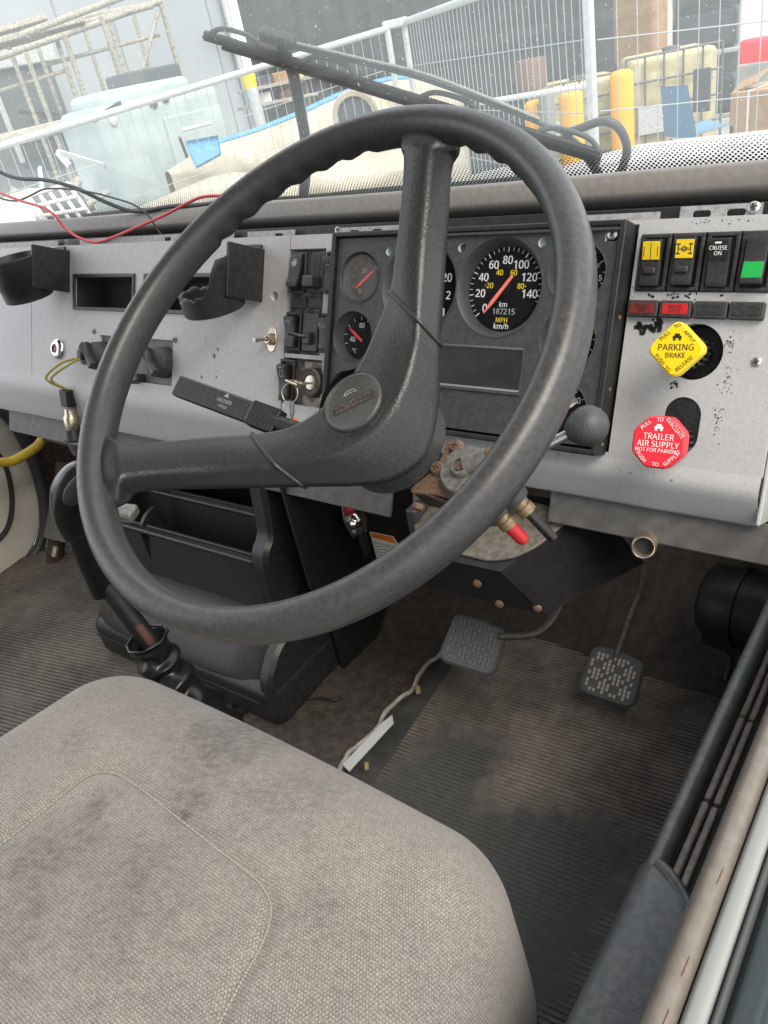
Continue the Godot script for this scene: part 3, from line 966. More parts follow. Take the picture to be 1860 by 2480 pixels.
func build_right_controls() -> void:
	var d: Node = get_node("dashboard")
	var xs := [0.1416, 0.1722, 0.2030, 0.2335]
	for i in 4:
		var rk := rocker(d, xs[i], 0.0228, 0.0292, 0.0525, [0.12, 0.02, 0.16, -0.1][i])
		if i < 2:
			var wn := part(rk, "legend_window", rbox(Vector3(0.0162, 0.0165, 0.0012), 0.0004, 1), M.amber, turned(Vector3(0, 0.0108, 0.0112), Vector3(6, 0, 0)))
			if i == 0:
				var l := []
				for x in [-0.0065, 0.0, 0.0065]:
					l.append([rbox(Vector3(0.0006, 0.009 if x != 0.0 else 0.015, 0.0002), 0.00004, 1), at(Vector3(x, -0.001, 0.0007))])
				part(wn, "symbol", joined(l), M.black_print)
			else:
				# twin axle sign with the lock between
				var l := []
				for x in [-0.0056, 0.0056]:
					for y in [-0.0042, 0.0042]:
						l.append([rbox(Vector3(0.0036, 0.0012, 0.0002), 0.00004, 1), at(Vector3(x, y, 0.0007))])
					l.append([rbox(Vector3(0.0008, 0.0076, 0.0002), 0.00004, 1), at(Vector3(x, 0, 0.0007))])
				for y in [-0.0006, 0.0006]:
					l.append([rbox(Vector3(0.011, 0.0005, 0.0002), 0.00004, 1), at(Vector3(0, y, 0.0007))])
				l.append([lathe([Vector2(0.0016, 0), Vector2(0.0016, 0.0002), Vector2(0.0024, 0.0002), Vector2(0.0024, 0)], 16), Transform3D(Basis(Vector3(1, 0, 0), PI / 2), Vector3(0, 0, 0.0007))])
				part(wn, "symbol", joined(l), M.black_print)
			part(rk, "lock_slide", rbox(Vector3(0.0125, 0.0068, 0.005), 0.0022), M.switch, at(Vector3(0, -0.0075, 0.011)))
			part(rk, "slide_pocket", rbox(Vector3(0.0145, 0.0085, 0.0012), 0.0004, 1), M.black, at(Vector3(0, -0.0075, 0.0096)))
		elif i == 2:
			part(rk, "legend_window", rbox(Vector3(0.0165, 0.0175, 0.0008), 0.0003, 1), M.black, turned(Vector3(0, 0.0108, 0.0112), Vector3(6, 0, 0)))
			part(rk, "legend", joined([[letters("CRUISE", 0.0031, true), at(Vector3(0, 0.0125, 0))], [letters("ON", 0.0031, true), at(Vector3(0, 0.0078, -0.0003))], [rbox(Vector3(0.0055, 0.0016, 0.0004), 0.0001, 1), at(Vector3(0, 0.017, 0.0005))]]), M.white_print, turned(Vector3(0, 0.0, 0.0129), Vector3(6, 0, 0)))
		else:
			part(rk, "legend_window", rbox(Vector3(0.0165, 0.0145, 0.001), 0.0003, 1), M.green, turned(Vector3(0, -0.0095, 0.0108), Vector3(-5, 0, 0)))
	# two lit and two blank tell-tales
	var lx := [0.1385, 0.1697, 0.2016, 0.2328]
	for i in 4:
		var b := part(d, "tell_tale", rbox(Vector3(0.0298, 0.0158, 0.009), 0.0016), M.bezel, at(Vector3(lx[i], -0.0203, 0.002)))
		var f := part(b, "tell_tale_lens", rbox(Vector3(0.0235, 0.0098, 0.001), 0.0003, 1), [M.lamp_dull, M.lamp_red, M.switch, M.switch][i], at(Vector3(0, 0.0003, 0.0045)))
		if i < 2:
			part(f, "legend", joined([[letters("BRAKE" if i == 0 else "INTER", 0.0024, true, 0.0002), at(Vector3(0, 0.0017, 0))], [letters("AIR" if i == 0 else "LOCK", 0.0024, true, 0.0002), at(Vector3(0, -0.0018, 0))]]), M.black_print, at(Vector3(0, 0, 0.0006)))
	# wells behind the two valve knobs
	part(d, "valve_well", lathe([Vector2(0.0262, 0), Vector2(0.0262, -0.02), Vector2(0.024, -0.024), Vector2(0, -0.024)].map(func(p): return p), 40), M.black, Transform3D(Basis(Vector3(1, 0, 0), PI / 2), Vector3(0.1914, -0.0583, -0.001)))
	var stad := []
	for k in 33:
		var a := TAU * k / 32.0
		stad.append(Vector2(cos(a) * 0.0172, sin(a) * 0.0172 + (0.01 if sin(a) > 0 else -0.01)))
	var wl := []
	for z in [0.0, -0.024]:
		var r := PackedVector3Array()
		for p in stad:
			r.append(Vector3(p.x, p.y, z))
		wl.append(r)
	part(d, "valve_well", grid(wl, true, false, true), M.black, at(Vector3(0.1897, -0.128, -0.0015)))
	screw(d, 0.1785, -0.121, -0.02, 0.003, M.zinc)
	# parking brake knob
	var pk := thing("parking_brake_knob", "yellow diamond-shaped PARKING BRAKE push-pull knob above the red one", "knob", dash_at(0.1914, -0.0595, 0.0))
	valve_stem(pk)
	var yk := part(pk, "knob_head", prism(soften([Vector2(0, 0.0268), Vector2(-0.0268, 0), Vector2(0, -0.0268), Vector2(0.0268, 0)], 0.0085, 6), 0.011, 0.0018), M.yellow, turned(Vector3(0, 0, 0.045), Vector3(0, 0, 3)))
	var pt := [[letters("PARKING", 0.0056), at(Vector3(0, 0.0018, 0))], [letters("BRAKE", 0.0044), at(Vector3(0, -0.0052, 0))]]
	for e in [["PULL", -0.0103, 0.0118, 42.0], ["TO", 0.0, 0.0205, 30.0], ["APPLY", 0.0112, 0.0112, -45.0], ["PUSH", -0.0128, -0.0088, -45.0], ["TO", -0.0052, -0.0172, -40.0], ["RELEASE", 0.0085, -0.0125, 43.0]]:
		pt.append([letters(e[0], 0.0028), Transform3D(Basis(Vector3(0, 0, 1), deg_to_rad(e[3])), Vector3(e[1], e[2], 0))])
	for e in truck_sign():
		pt.append([e[0], at(Vector3(0.0005, 0.0105, 0)) * e[1]])
	part(yk, "lettering", joined(pt), M.black_print, at(Vector3(0, 0, 0.0111)))
	# trailer air supply knob
	var rd := thing("trailer_air_knob", "red octagonal TRAILER AIR SUPPLY push-pull knob below the yellow one", "knob", dash_at(0.1893, -0.1425, 0.0))
	valve_stem(rd)
	var oct := []
	for k in 8:
		var a := PI / 8 + PI / 4 * k
		oct.append(Vector2(cos(a), sin(a)) * 0.0255)
	var rk2 := part(rd, "knob_head", prism(soften(oct, 0.004, 3), 0.012, 0.0016), M.red, turned(Vector3(0, 0, 0.048), Vector3(0, 0, 2)))
	var rt := [[letters("TRAILER", 0.0054, true), at(Vector3(0, 0.0052, 0))], [letters("AIR SUPPLY", 0.0052, true), at(Vector3(0, -0.0016, 0))], [letters("NOT FOR PARKING", 0.0029, true), at(Vector3(0, -0.0072, 0))]]
	for e in [["PULL", -0.0125, 0.0152, 44.0], ["TO", 0.0, 0.0205, 0.0], ["EVACUATE", 0.0138, 0.0138, -46.0], ["PUSH", -0.0135, -0.0142, -45.0], ["TO", 0.0, -0.0198, 0.0], ["SUPPLY", 0.0132, -0.0142, 45.0]]:
		rt.append([letters(e[0], 0.0028, true), Transform3D(Basis(Vector3(0, 0, 1), deg_to_rad(e[3])), Vector3(e[1], e[2], 0))])
	for e in truck_sign():
		rt.append([e[0], at(Vector3(-0.0005, 0.0133, 0)) * e[1]])
	part(rk2, "lettering", joined(rt), M.white_print, at(Vector3(0, 0, 0.0121)))

func truck_sign() -> Array:
	var l := []
	l.append([rbox(Vector3(0.0078, 0.002, 0.0003), 0.00004, 1), at(Vector3(0, 0, 0))])
	l.append([prism([Vector2(-0.0028, 0.001), Vector2(0.0028, 0.001), Vector2(0.0018, 0.0032), Vector2(-0.0018, 0.0032)], 0.00015), at(Vector3(0, 0, 0))])
	for x in [-0.0024, 0.0024]:
		l.append([rbox(Vector3(0.002, 0.002, 0.0003), 0.00004, 1), at(Vector3(x, -0.0019, 0))])
	return l

func valve_stem(parent: Node) -> void:
	var b := Basis(Vector3(1, 0, 0), PI / 2)
	part(parent, "stem", lathe([Vector2(0.011, -0.024), Vector2(0.011, 0.03), Vector2(0.012, 0.031), Vector2(0.012, 0.034), Vector2(0.0085, 0.036), Vector2(0.0085, 0.048)], 28), M.black, Transform3D(b, Vector3.ZERO))
	var fins := []
	for k in 16:
		fins.append([rbox(Vector3(0.0022, 0.016, 0.0055), 0.0004, 1), Transform3D(Basis(Vector3(0, 1, 0), TAU * k / 16.0), Vector3(0, 0, 0)) * at(Vector3(0, 0.006, 0.0125))])
	part(parent, "splines", joined(fins), M.switch, Transform3D(b, Vector3.ZERO))

# ---------------------------------------------------------------- left of the wheel
func build_left_controls() -> void:
	var d: Node = get_node("dashboard")
	# switch column: rows of rockers, a slide, a lever switch and blanks
	var r1 := rocker(d, -0.3265, 0.0150, 0.0275, 0.0525, -0.22)
	part(r1, "lamp_symbol", joined([[lathe([Vector2(0.0018, 0), Vector2(0.0018, 0.0004), Vector2(0.0026, 0.0004), Vector2(0.0026, 0)], 18), Transform3D(Basis(Vector3(1, 0, 0), PI / 2), Vector3.ZERO)]] + tick_marks(0.0038, 0.0056, 0.0007, [0, 45, 90, 135, 180, 225, 270, 315])), M.white_print, at(Vector3(-0.001, 0.0095, 0.0112)))
	var sl := part(d, "slide_switch", prism(rounded_poly(0.024, 0.052, 0.003), 0.005, 0.001), M.bezel, at(Vector3(-0.2945, 0.0150, -0.004)))
	part(sl, "slot", rbox(Vector3(0.011, 0.04, 0.001), 0.0003, 1), M.black, at(Vector3(0, 0.002, 0.005)))
	part(sl, "slide_knob", rbox(Vector3(0.0185, 0.015, 0.02), 0.003), M.switch, at(Vector3(0, -0.0125, 0.014)))
	var r3 := rocker(d, -0.2645, 0.0150, 0.0275, 0.0525, 0.22)
	part(r3, "fan_symbol", joined([[letters("~", 0.008), at(Vector3(0, 0.011, 0.0112))]]), M.dim_print)
	for x in [-0.3265, -0.2945, -0.2645]:
		part(d, "blank_plate", rbox(Vector3(0.0275, 0.0135, 0.004), 0.001, 1), M.bezel, at(Vector3(x, -0.0228, -0.003)))
	part(d, "blank_window", rbox(Vector3(0.0145, 0.0065, 0.001), 0.0003, 1), M.void, at(Vector3(-0.3245, -0.0228, -0.0008)))
	var m1 := rocker(d, -0.3295, -0.0605, 0.0275, 0.05, 0.1)
	part(m1, "wiper_symbol", joined([[lathe([Vector2(0.0040, 0), Vector2(0.0040, 0.0004), Vector2(0.0047, 0.0004), Vector2(0.0047, 0)], 18, PI, PI), Transform3D(Basis(Vector3(1, 0, 0), PI / 2), Vector3(0, 0.002, 0))], [rbox(Vector3(0.0006, 0.006, 0.0004), 0.0001, 1), turned(Vector3(0.001, 0.002, 0.0002), Vector3(0, 0, 20))]]), M.dim_print, at(Vector3(-0.0005, 0.009, 0.0112)))
	var lv := part(d, "lever_switch", prism(rounded_poly(0.027, 0.05, 0.003), 0.006, 0.0012), M.switch, at(Vector3(-0.2985, -0.0602, -0.003)))
	part(lv, "pivot", rbox(Vector3(0.0125, 0.016, 0.01), 0.002), M.switch, at(Vector3(-0.001, -0.008, 0.008)))
	part(lv, "lever", tube(catmull([Vector3(-0.001, -0.006, 0.01), Vector3(-0.007, -0.0055, 0.018), Vector3(-0.014, -0.004, 0.024), Vector3(-0.018, -0.004, 0.027)], 5), 0.0026, 10), M.switch)
	var m3 := rocker(d, -0.2675, -0.0605, 0.0275, 0.05, 0.1)
	part(m3, "legend", joined([[letters("BEACON", 0.0022, true), at(Vector3(0, 0.0115, 0.0112))], [letters("LAMPS", 0.0022, true), at(Vector3(0, 0.008, 0.011))]]), M.dim_print)
	var b1 := rocker(d, -0.3365, -0.1255, 0.0265, 0.056, 0.2)
	part(b1, "legend", joined([[ring_frame(0.006, 0.009, 0.0008, 0.0003), at(Vector3(0.0005, 0.011, 0.0112))], [rbox(Vector3(0.004, 0.0012, 0.0003), 0.0001, 1), at(Vector3(0, 0.0195, 0.012))]]), M.dim_print)
	# ignition lock
	part(d, "lock_plate", rbox(Vector3(0.047, 0.06, 0.004), 0.001, 1), M.vinyl_dirty, at(Vector3(-0.2895, -0.128, -0.008)))
	var lk := part(d, "ignition_lock", lathe([Vector2(0.0195, 0), Vector2(0.0195, 0.012), Vector2(0.0175, 0.0145), Vector2(0.0165, 0.015), Vector2(0.0155, 0.0145), Vector2(0.0105, 0.0145), Vector2(0.0105, 0.011), Vector2(0, 0.011)], 36), M.bezel, Transform3D(Basis(Vector3(1, 0, 0), PI / 2), Vector3(-0.2885, -0.125, -0.006)))
	part(lk, "barrel", disc_lathe(0.01, 0.0135, 0.0008, 28), M.nickel)
	part(lk, "trim_ring", lathe([Vector2(0.0165, 0.0135), Vector2(0.0175, 0.0152), Vector2(0.0188, 0.0135)], 36), M.brass)
	# keys hanging from the lock
	var ks := thing("key_bunch", "bunch of keys on a ring hanging from the ignition lock", "keys", dash_at(-0.2885, -0.125, 0.008))
	part(ks, "inserted_key", prism(soften([Vector2(-0.002, 0), Vector2(-0.002, 0.012), Vector2(-0.011, 0.016), Vector2(-0.0115, 0.034), Vector2(0.0115, 0.034), Vector2(0.011, 0.016), Vector2(0.002, 0.012), Vector2(0.002, 0)], 0.0015, 2), 0.0022, 0.0004), M.nickel, Transform3D(Basis(Vector3(0, 0, 1), -0.2) * Basis(Vector3(1, 0, 0), PI / 2), Vector3(0, 0, 0)))
	var ringp := PackedVector3Array()
	for k in 33:
		ringp.append(Vector3(cos(TAU * k / 32) * 0.0115, sin(TAU * k / 32) * 0.0125, 0))
	part(ks, "key_ring", tube(ringp, 0.0009, 8, false), M.nickel, turned(Vector3(-0.005, -0.015, 0.03), Vector3(0, 15, 0)))
	for e in [[-0.0065, 8.0, 40.0], [0.001, -12.0, -20.0]]:
		part(ks, "hanging_key", prism(soften([Vector2(-0.006, 0.002), Vector2(-0.0065, -0.012), Vector2(-0.0028, -0.016), Vector2(-0.0028, -0.036), Vector2(0, -0.039), Vector2(0.0028, -0.036), Vector2(0.0028, -0.016), Vector2(0.0065, -0.012), Vector2(0.006, 0.002)], 0.0015, 2), 0.002, 0.0004), M.steel, turned(Vector3(e[0], -0.027, 0.031), Vector3(10, e[2], e[1])))
	part(ks, "orange_tag", prism(rounded_poly(0.022, 0.012, 0.005), 0.003, 0.0006), M.orange, turned(Vector3(-0.013, -0.0535, 0.018), Vector3(-50, 0, 8)))

	# cup holders screwed to the passenger fascia
	cup_holder("cup_holder", "black plastic ring cup holder, whole, at the left edge of the dashboard", Vector3(-0.9196, 0.0011, -0.2850) + Vector3(0, -0.013, 0), false)
	cup_holder("cup_holder", "broken black plastic cup holder with a jagged rim beside the steering wheel", Vector3(-0.4395, -0.0074, -0.2850) + Vector3(0, -0.013, 0), true)

	# lighter socket dangling on yellow wires
	var so := thing("lighter_socket", "metal lighter socket dangling on yellow wires from a hole in the fascia", "socket", at(Vector3(-0.8733, -0.2710, -0.2450)))
	var ax := along(Vector3(0.06, 1, -0.25))
	part(so, "connector", rbox(Vector3(0.022, 0.03, 0.02), 0.002), M.black, Transform3D(ax, ax * Vector3(0, 0.034, 0)))
	part(so, "barrel", lathe([Vector2(0.0118, -0.024), Vector2(0.0128, -0.022), Vector2(0.0128, 0.0), Vector2(0.0105, 0.003), Vector2(0.0098, 0.004), Vector2(0.0098, 0.016), Vector2(0.006, 0.0165), Vector2(0.006, 0.02), Vector2(0, 0.02)], 28), M.nickel, Transform3D(ax, Vector3.ZERO))
	part(so, "collar", lathe([Vector2(0.012, -0.044), Vector2(0.0165, -0.044), Vector2(0.0168, -0.041), Vector2(0.0148, -0.039), Vector2(0.0145, -0.024), Vector2(0.0125, -0.022)], 28), M.black, Transform3D(ax, Vector3.ZERO))
	var h0: Vector3 = dash_at(-0.827, -0.118, -0.004).origin - so.position
	part(so, "plug", rbox(Vector3(0.016, 0.018, 0.022), 0.004), M.black, at(h0 + Vector3(0, 0, 0.004), DASH.basis))
	for e in [[-0.004, 0.03], [0.004, 0.012]]:
		part(so, "wire", tube(catmull([h0 + Vector3(e[0], -0.003, 0.012), h0 + Vector3(e[0] - e[1], -0.006, 0.03), Vector3(e[0] - e[1] * 0.5, 0.075, 0.005) , Vector3(e[0] + 0.002, 0.05, -0.01)], 8), 0.0022, 8), M.yellow_wire)

	# loose wiring across the top of the dashboard
	var w1 := part(self, "red_wire", tube(catmull([Vector3(-0.4871, 0.0487, -0.3950), Vector3(-0.5251, 0.0503, -0.3920), Vector3(-0.5561, 0.0453, -0.3880), Vector3(-0.6178, 0.0306, -0.3850), Vector3(-0.6824, 0.0180, -0.3800), Vector3(-0.7492, 0.0056, -0.3780), Vector3(-0.8050, -0.0017, -0.3750), Vector3(-0.8516, 0.0073, -0.3750), Vector3(-0.8908, 0.0235, -0.3800), Vector3(-0.9075, 0.0451, -0.3800), Vector3(-0.9466, 0.0597, -0.3850), Vector3(-1.0155, 0.0724, -0.3900), Vector3(-1.1361, 0.1008, -0.4000)], 6), 0.0022, 8), M.red_wire)
	tag(w1, "thin red wire sagging in front of the padded rail", "wire", "loose wires on the dashboard")
	var w2 := part(self, "thick_cable", tube(catmull([Vector3(-1.1304, 0.1470, -0.4100), Vector3(-1.0770, 0.1196, -0.4100), Vector3(-1.0222, 0.1062, -0.4100), Vector3(-0.9425, 0.0982, -0.4100), Vector3(-0.8615, 0.0793, -0.4100), Vector3(-0.7958, 0.0547, -0.4100), Vector3(-0.7441, 0.0376, -0.4120), Vector3(-0.7067, 0.0336, -0.4150), Vector3(-0.6404, 0.0361, -0.4200), Vector3(-0.5589, 0.0340, -0.4250), Vector3(-0.4903, 0.0394, -0.4300)], 6), 0.0034, 8), M.black_wire)
	tag(w2, "thick black cable lying along the foot of the windscreen", "cable", "loose wires on the dashboard")
	var w3 := part(self, "thin_black_wire", tube(catmull([Vector3(-1.1432, 0.0930, -0.4000), Vector3(-1.0877, 0.0765, -0.4000), Vector3(-1.0410, 0.0722, -0.4000), Vector3(-0.9869, 0.0794, -0.4000), Vector3(-0.9360, 0.0856, -0.4000), Vector3(-0.8668, 0.0804, -0.4000), Vector3(-0.8101, 0.0724, -0.4000), Vector3(-0.7470, 0.0586, -0.4000), Vector3(-0.6974, 0.0472, -0.3950), Vector3(-0.6639, 0.0314, -0.3900), Vector3(-0.6422, 0.0061, -0.3850), Vector3(-0.6120, -0.0138, -0.3800)], 6), 0.0016, 8), M.black_wire)
	tag(w3, "thin black wire curling down behind the fascia", "wire", "loose wires on the dashboard")

func cup_holder(called: String, label: String, c: Vector3, broken: bool) -> void:
	var o := thing(called, label, "cup holder", at(c), "cup holders on the dashboard")
	var segs := 48
	var prof := [Vector2(0.036, -0.058), Vector2(0.0405, -0.056), Vector2(0.0415, -0.036), Vector2(0.0435, -0.034), Vector2(0.0465, 0.012), Vector2(0.045, 0.0135), Vector2(0.0435, 0.012), Vector2(0.0395, -0.034), Vector2(0.0375, -0.05), Vector2(0.0, -0.05)]
	if not broken:
		part(o, "ring", lathe(prof, segs), M.console)
	else:
		# wall snapped off on the driver's side, leaving a ragged edge
		rng.seed = 5
		var cut := PackedFloat32Array()
		for k in segs + 1:
			var a := TAU * k / segs
			var lim := 0.0135
			var w := wrapf(a, 0, TAU)
			if w > 0.3 and w < 4.9:
				var t := sin((w - 0.3) / 4.6 * PI)
				lim = lerpf(0.0135, -0.030, clampf(t * 2.6, 0, 1)) + rng.randf_range(-0.004, 0.003)
			cut.append(lim)
		var outer := []
		for side in [0, 1]:
			var rows := []
			for j in 8:
				var r := PackedVector3Array()
				for k in segs + 1:
					var a := TAU * k / segs
					var y := lerpf(-0.058, cut[k], j / 7.0)
					var rad: float = lerpf(0.0405, 0.0465, clampf((y + 0.058) / 0.07, 0, 1)) - side * 0.0032
					r.append(Vector3(cos(a) * rad, y, sin(a) * rad))
				rows.append(r)
			if side == 1:
				rows.reverse()
			outer.append_array(rows)
		part(o, "broken_ring", grid(outer), M.console)
		part(o, "base_rim", lathe([Vector2(0.04, -0.058), Vector2(0.0425, -0.056), Vector2(0.0435, -0.036), Vector2(0.0405, -0.035), Vector2(0.038, -0.056)], segs), M.console)
	var bs: Vector3 = DASH.basis.z
	part(o, "bracket", joined([[rbox(Vector3(0.005, 0.07, 0.075), 0.0015), Transform3D(DASH.basis, Vector3(0.044, -0.018, -0.036))], [rbox(Vector3(0.03, 0.06, 0.005), 0.0015), Transform3D(DASH.basis, Vector3(0.028, -0.018, -0.062))]]), M.console)
	if broken:
		part(o, "bracket_bolt", disc_lathe(0.004, 0.003, 0.0006, 16), M.zinc, Transform3D(DASH.basis * Basis(Vector3(1, 0, 0), PI / 2), Vector3(-0.002, -0.005, -0.054)))

# ---------------------------------------------------------------- steering column
func build_column() -> void:
	var col := thing("steering_column", "steering column with a rusty bracket and black lower cover box", "steering column", WHEEL)
	part(col, "neck_boot", lathe([Vector2(0.044, -0.16), Vector2(0.05, -0.152), Vector2(0.043, -0.127), Vector2(0.036, -0.102), Vector2(0.034, -0.09)], 40), M.charcoal)
	part(col, "column_tube", lathe([Vector2(0.024, -0.245), Vector2(0.024, -0.15)], 24), M.black)
	# rusted bracket plate on the right of the column, parallel to the wheel
	var pl := part(col, "bracket_plate", prism(soften([Vector2(0.0505, 0.0097), Vector2(0.0625, 0.0118), Vector2(0.0918, 0.0028), Vector2(0.1240, -0.0168), Vector2(0.1170, -0.0492), Vector2(0.0805, -0.0407), Vector2(0.0593, -0.0403), Vector2(0.0338, -0.0431), Vector2(0.0336, -0.0369), Vector2(0.0444, -0.0243), Vector2(0.0514, -0.0087)], 0.004), 0.003, 0.0006), M.rust, Transform3D(Basis(Vector3(1, 0, 0), -PI / 2), Vector3(0, -0.156, 0.0)))
	part(col, "bracket_flange", rbox(Vector3(0.05, 0.03, 0.003), 0.001), M.rust_dark, turned(Vector3(0.0578, -0.1530, 0.0423) + Vector3(0, -0.016, 0.0), Vector3(0, -8, 0)))
	for e in [Vector3(0.0633, -0.1530, -0.0052), Vector3(0.0531, -0.1530, 0.0174), Vector3(0.1186, -0.1530, 0.0365)]:
		var sc := part(col, "bolt", lathe([Vector2(0.0065, 0), Vector2(0.0065, 0.003), Vector2(0.005, 0.0052), Vector2(0, 0.006)], 16), M.rust, at(e))
		part(sc, "slot", joined([[rbox(Vector3(0.007, 0.0006, 0.0013), 0.0001, 1), at(Vector3(0, 0.0059, 0))], [rbox(Vector3(0.0013, 0.0006, 0.007), 0.0001, 1), at(Vector3(0, 0.0059, 0))]]), M.rust_dark)
	part(col, "flange_bolt", lathe([Vector2(0.0062, 0), Vector2(0.0062, 0.005), Vector2(0, 0.0052)], 6), M.rust, Transform3D(along(Vector3(0, 0, 1)), Vector3(0.0395, -0.1530, 0.0483) + Vector3(0, -0.012, 0.0)))
	# lower cover box, in the truck's own axes
	var k := Vector3(0.0208, -0.3381, -0.2000)
	var l := Vector3(-0.0920, -0.3422, -0.2000)
	var k2 := Vector3(0.0636, -0.3977, -0.2150)
	var l2 := Vector3(-0.1147, -0.4060, -0.2150)
	var p := Vector3(0.0874, -0.3010, -0.3100)
	var q := Vector3(-0.1715, -0.3091, -0.3100)
	var p2 := Vector3(0.1278, -0.3987, -0.3500)
	var q2 := Vector3(-0.2702, -0.4911, -0.4200)
	var bx := part(col, "cover_box", faces([[k, p, q, l], [l2, k2, k, l], [k2, p2, p, k], [l, q, q2, l2], [l2, q2, p2, k2]]), M.black, WHEEL.affine_inverse())
	for e in [Vector3(-0.0161, -0.3686, -0.2030), Vector3(0.0062, -0.3973, -0.2100), Vector3(0.0548, -0.3902, -0.2130)]:
		part(bx, "rivet", lathe([Vector2(0.0055, -0.002), Vector2(0.005, 0.0008), Vector2(0.003, 0.0017), Vector2(0, 0.002)], 14), M.rust, Transform3D(along(Vector3(0.05, -0.05, 1)), e))
	# rubber cover plate on top of the box
	var up := (p - k).cross(q - k).normalized()
	var lift := up * 0.002
	var pts := [Vector3(-0.1032, -0.3472, -0.2150), Vector3(-0.0393, -0.3332, -0.2080), Vector3(-0.0000, -0.3290, -0.2060), Vector3(0.0264, -0.3204, -0.2140), Vector3(0.0480, -0.3117, -0.2350), Vector3(0.0682, -0.3039, -0.2800), Vector3(0.0670, -0.3003, -0.2880), Vector3(0.0497, -0.3000, -0.2920), Vector3(-0.0055, -0.3016, -0.3000), Vector3(-0.1190, -0.3013, -0.3000), Vector3(-0.1647, -0.3095, -0.3000)]
	var flat := []
	var org: Vector3 = k
	var ex: Vector3 = (k - l).normalized()
	var ey: Vector3 = up.cross(ex)
	for e in pts:
		var v: Vector3 = e - org
		flat.append(Vector2(v.dot(ex), v.dot(ey)))
	part(bx, "cover_plate", prism(soften(flat, 0.01), 0.003, 0.001), M.rubber_tan, Transform3D(Basis(ex, ey, up), org + lift - up * 0.001))
	part(bx, "support_post", rbox(Vector3(0.016, 0.07, 0.03), 0.004), M.charcoal, at(Vector3(-0.1239, -0.3428, -0.2500)))

	# trailer brake valve hanging on the bracket, with its ball-ended lever
	var tv := thing("trailer_brake_valve", "trailer brake hand valve with a ball-ended lever on the rusty bracket", "lever", WHEEL)
	var hub := Vector3(0.0856, -0.1380, 0.0184)
	part(tv, "valve_body", lathe([Vector2(0.021, -0.075), Vector2(0.024, -0.07), Vector2(0.024, -0.03), Vector2(0.019, -0.026), Vector2(0.019, -0.012), Vector2(0.0215, -0.010), Vector2(0.022, -0.002), Vector2(0.0205, 0.0), Vector2(0, 0.0)], 36), M.zinc, at(hub))
	part(tv, "valve_cap", lathe([Vector2(0.0085, 0), Vector2(0.0088, 0.006), Vector2(0.0078, 0.0075), Vector2(0.006, 0.0075), Vector2(0.006, 0.0045), Vector2(0, 0.0045)], 24), M.zinc, at(hub))
	part(tv, "cap_screw", lathe([Vector2(0.0045, 0.004), Vector2(0.0042, 0.0065), Vector2(0, 0.0072)], 14), M.rust, at(hub))
	var ball := Vector3(0.1791, -0.1350, -0.0316)
	var dir := (ball - hub).normalized()
	part(tv, "lever_socket", tube(PackedVector3Array([hub + dir * 0.004 + Vector3(0, 0.004, 0), hub + dir * 0.024 + Vector3(0, 0.006, 0)]), 0.0075, 16), M.zinc)
	part(tv, "lever_nut", lathe([Vector2(0.006, 0), Vector2(0.0062, 0.0005), Vector2(0.0062, 0.0045), Vector2(0.005, 0.005)], 6), M.brass, Transform3D(along(dir), hub + dir * 0.0245 + Vector3(0, 0.006, 0)))
	part(tv, "lever_rod", tube(catmull([hub + dir * 0.02 + Vector3(0, 0.006, 0), hub + dir * 0.06 + Vector3(0, 0.003, 0.004), ball - dir * 0.045 + Vector3(0, -0.002, 0.006), ball - dir * 0.008], 6), 0.0042, 12), M.steel)
	part(tv, "ball_knob", lathe([Vector2(0.006, -0.0165), Vector2(0.0095, -0.0135), Vector2(0.0135, -0.0085), Vector2(0.0157, -0.002), Vector2(0.0157, 0.003), Vector2(0.0138, 0.008), Vector2(0.0098, 0.0125), Vector2(0.005, 0.0152), Vector2(0, 0.016)], 32), M.charcoal, Transform3D(along(dir), ball))
	for e in [[Vector3(0.1063, -0.1850, 0.0367), Vector3(0.1166, -0.2000, 0.0428), M.cap_red, 0.0], [Vector3(0.1183, -0.1850, 0.0214), Vector3(0.1299, -0.2000, 0.0283), M.gloss_black, 0.012]]:
		var a: Vector3 = e[0]
		var b: Vector3 = e[1]
		var dd := (b - a).normalized()
		var bs2 := along(dd)
		part(tv, "port", lathe([Vector2(0.0125, -0.035), Vector2(0.0125, -0.002), Vector2(0.011, 0.0), Vector2(0.0, 0.0)], 28), M.charcoal, Transform3D(bs2, a))
		part(tv, "brass_nut", lathe([Vector2(0.0082, 0), Vector2(0.0082, 0.004), Vector2(0.0072, 0.0045), Vector2(0.0072, 0.0058), Vector2(0.0085, 0.0063), Vector2(0.0085, 0.0135), Vector2(0.006, 0.0145)], 8), M.brass, Transform3D(bs2, a))
		part(tv, "hose", tube(PackedVector3Array([a + dd * 0.013, a + dd * 0.031, a + dd * (0.034 + e[3])]), [0.0062, 0.0058, 0.004] if e[3] == 0.0 else [0.0045, 0.0045, 0.0045], 14), e[2])

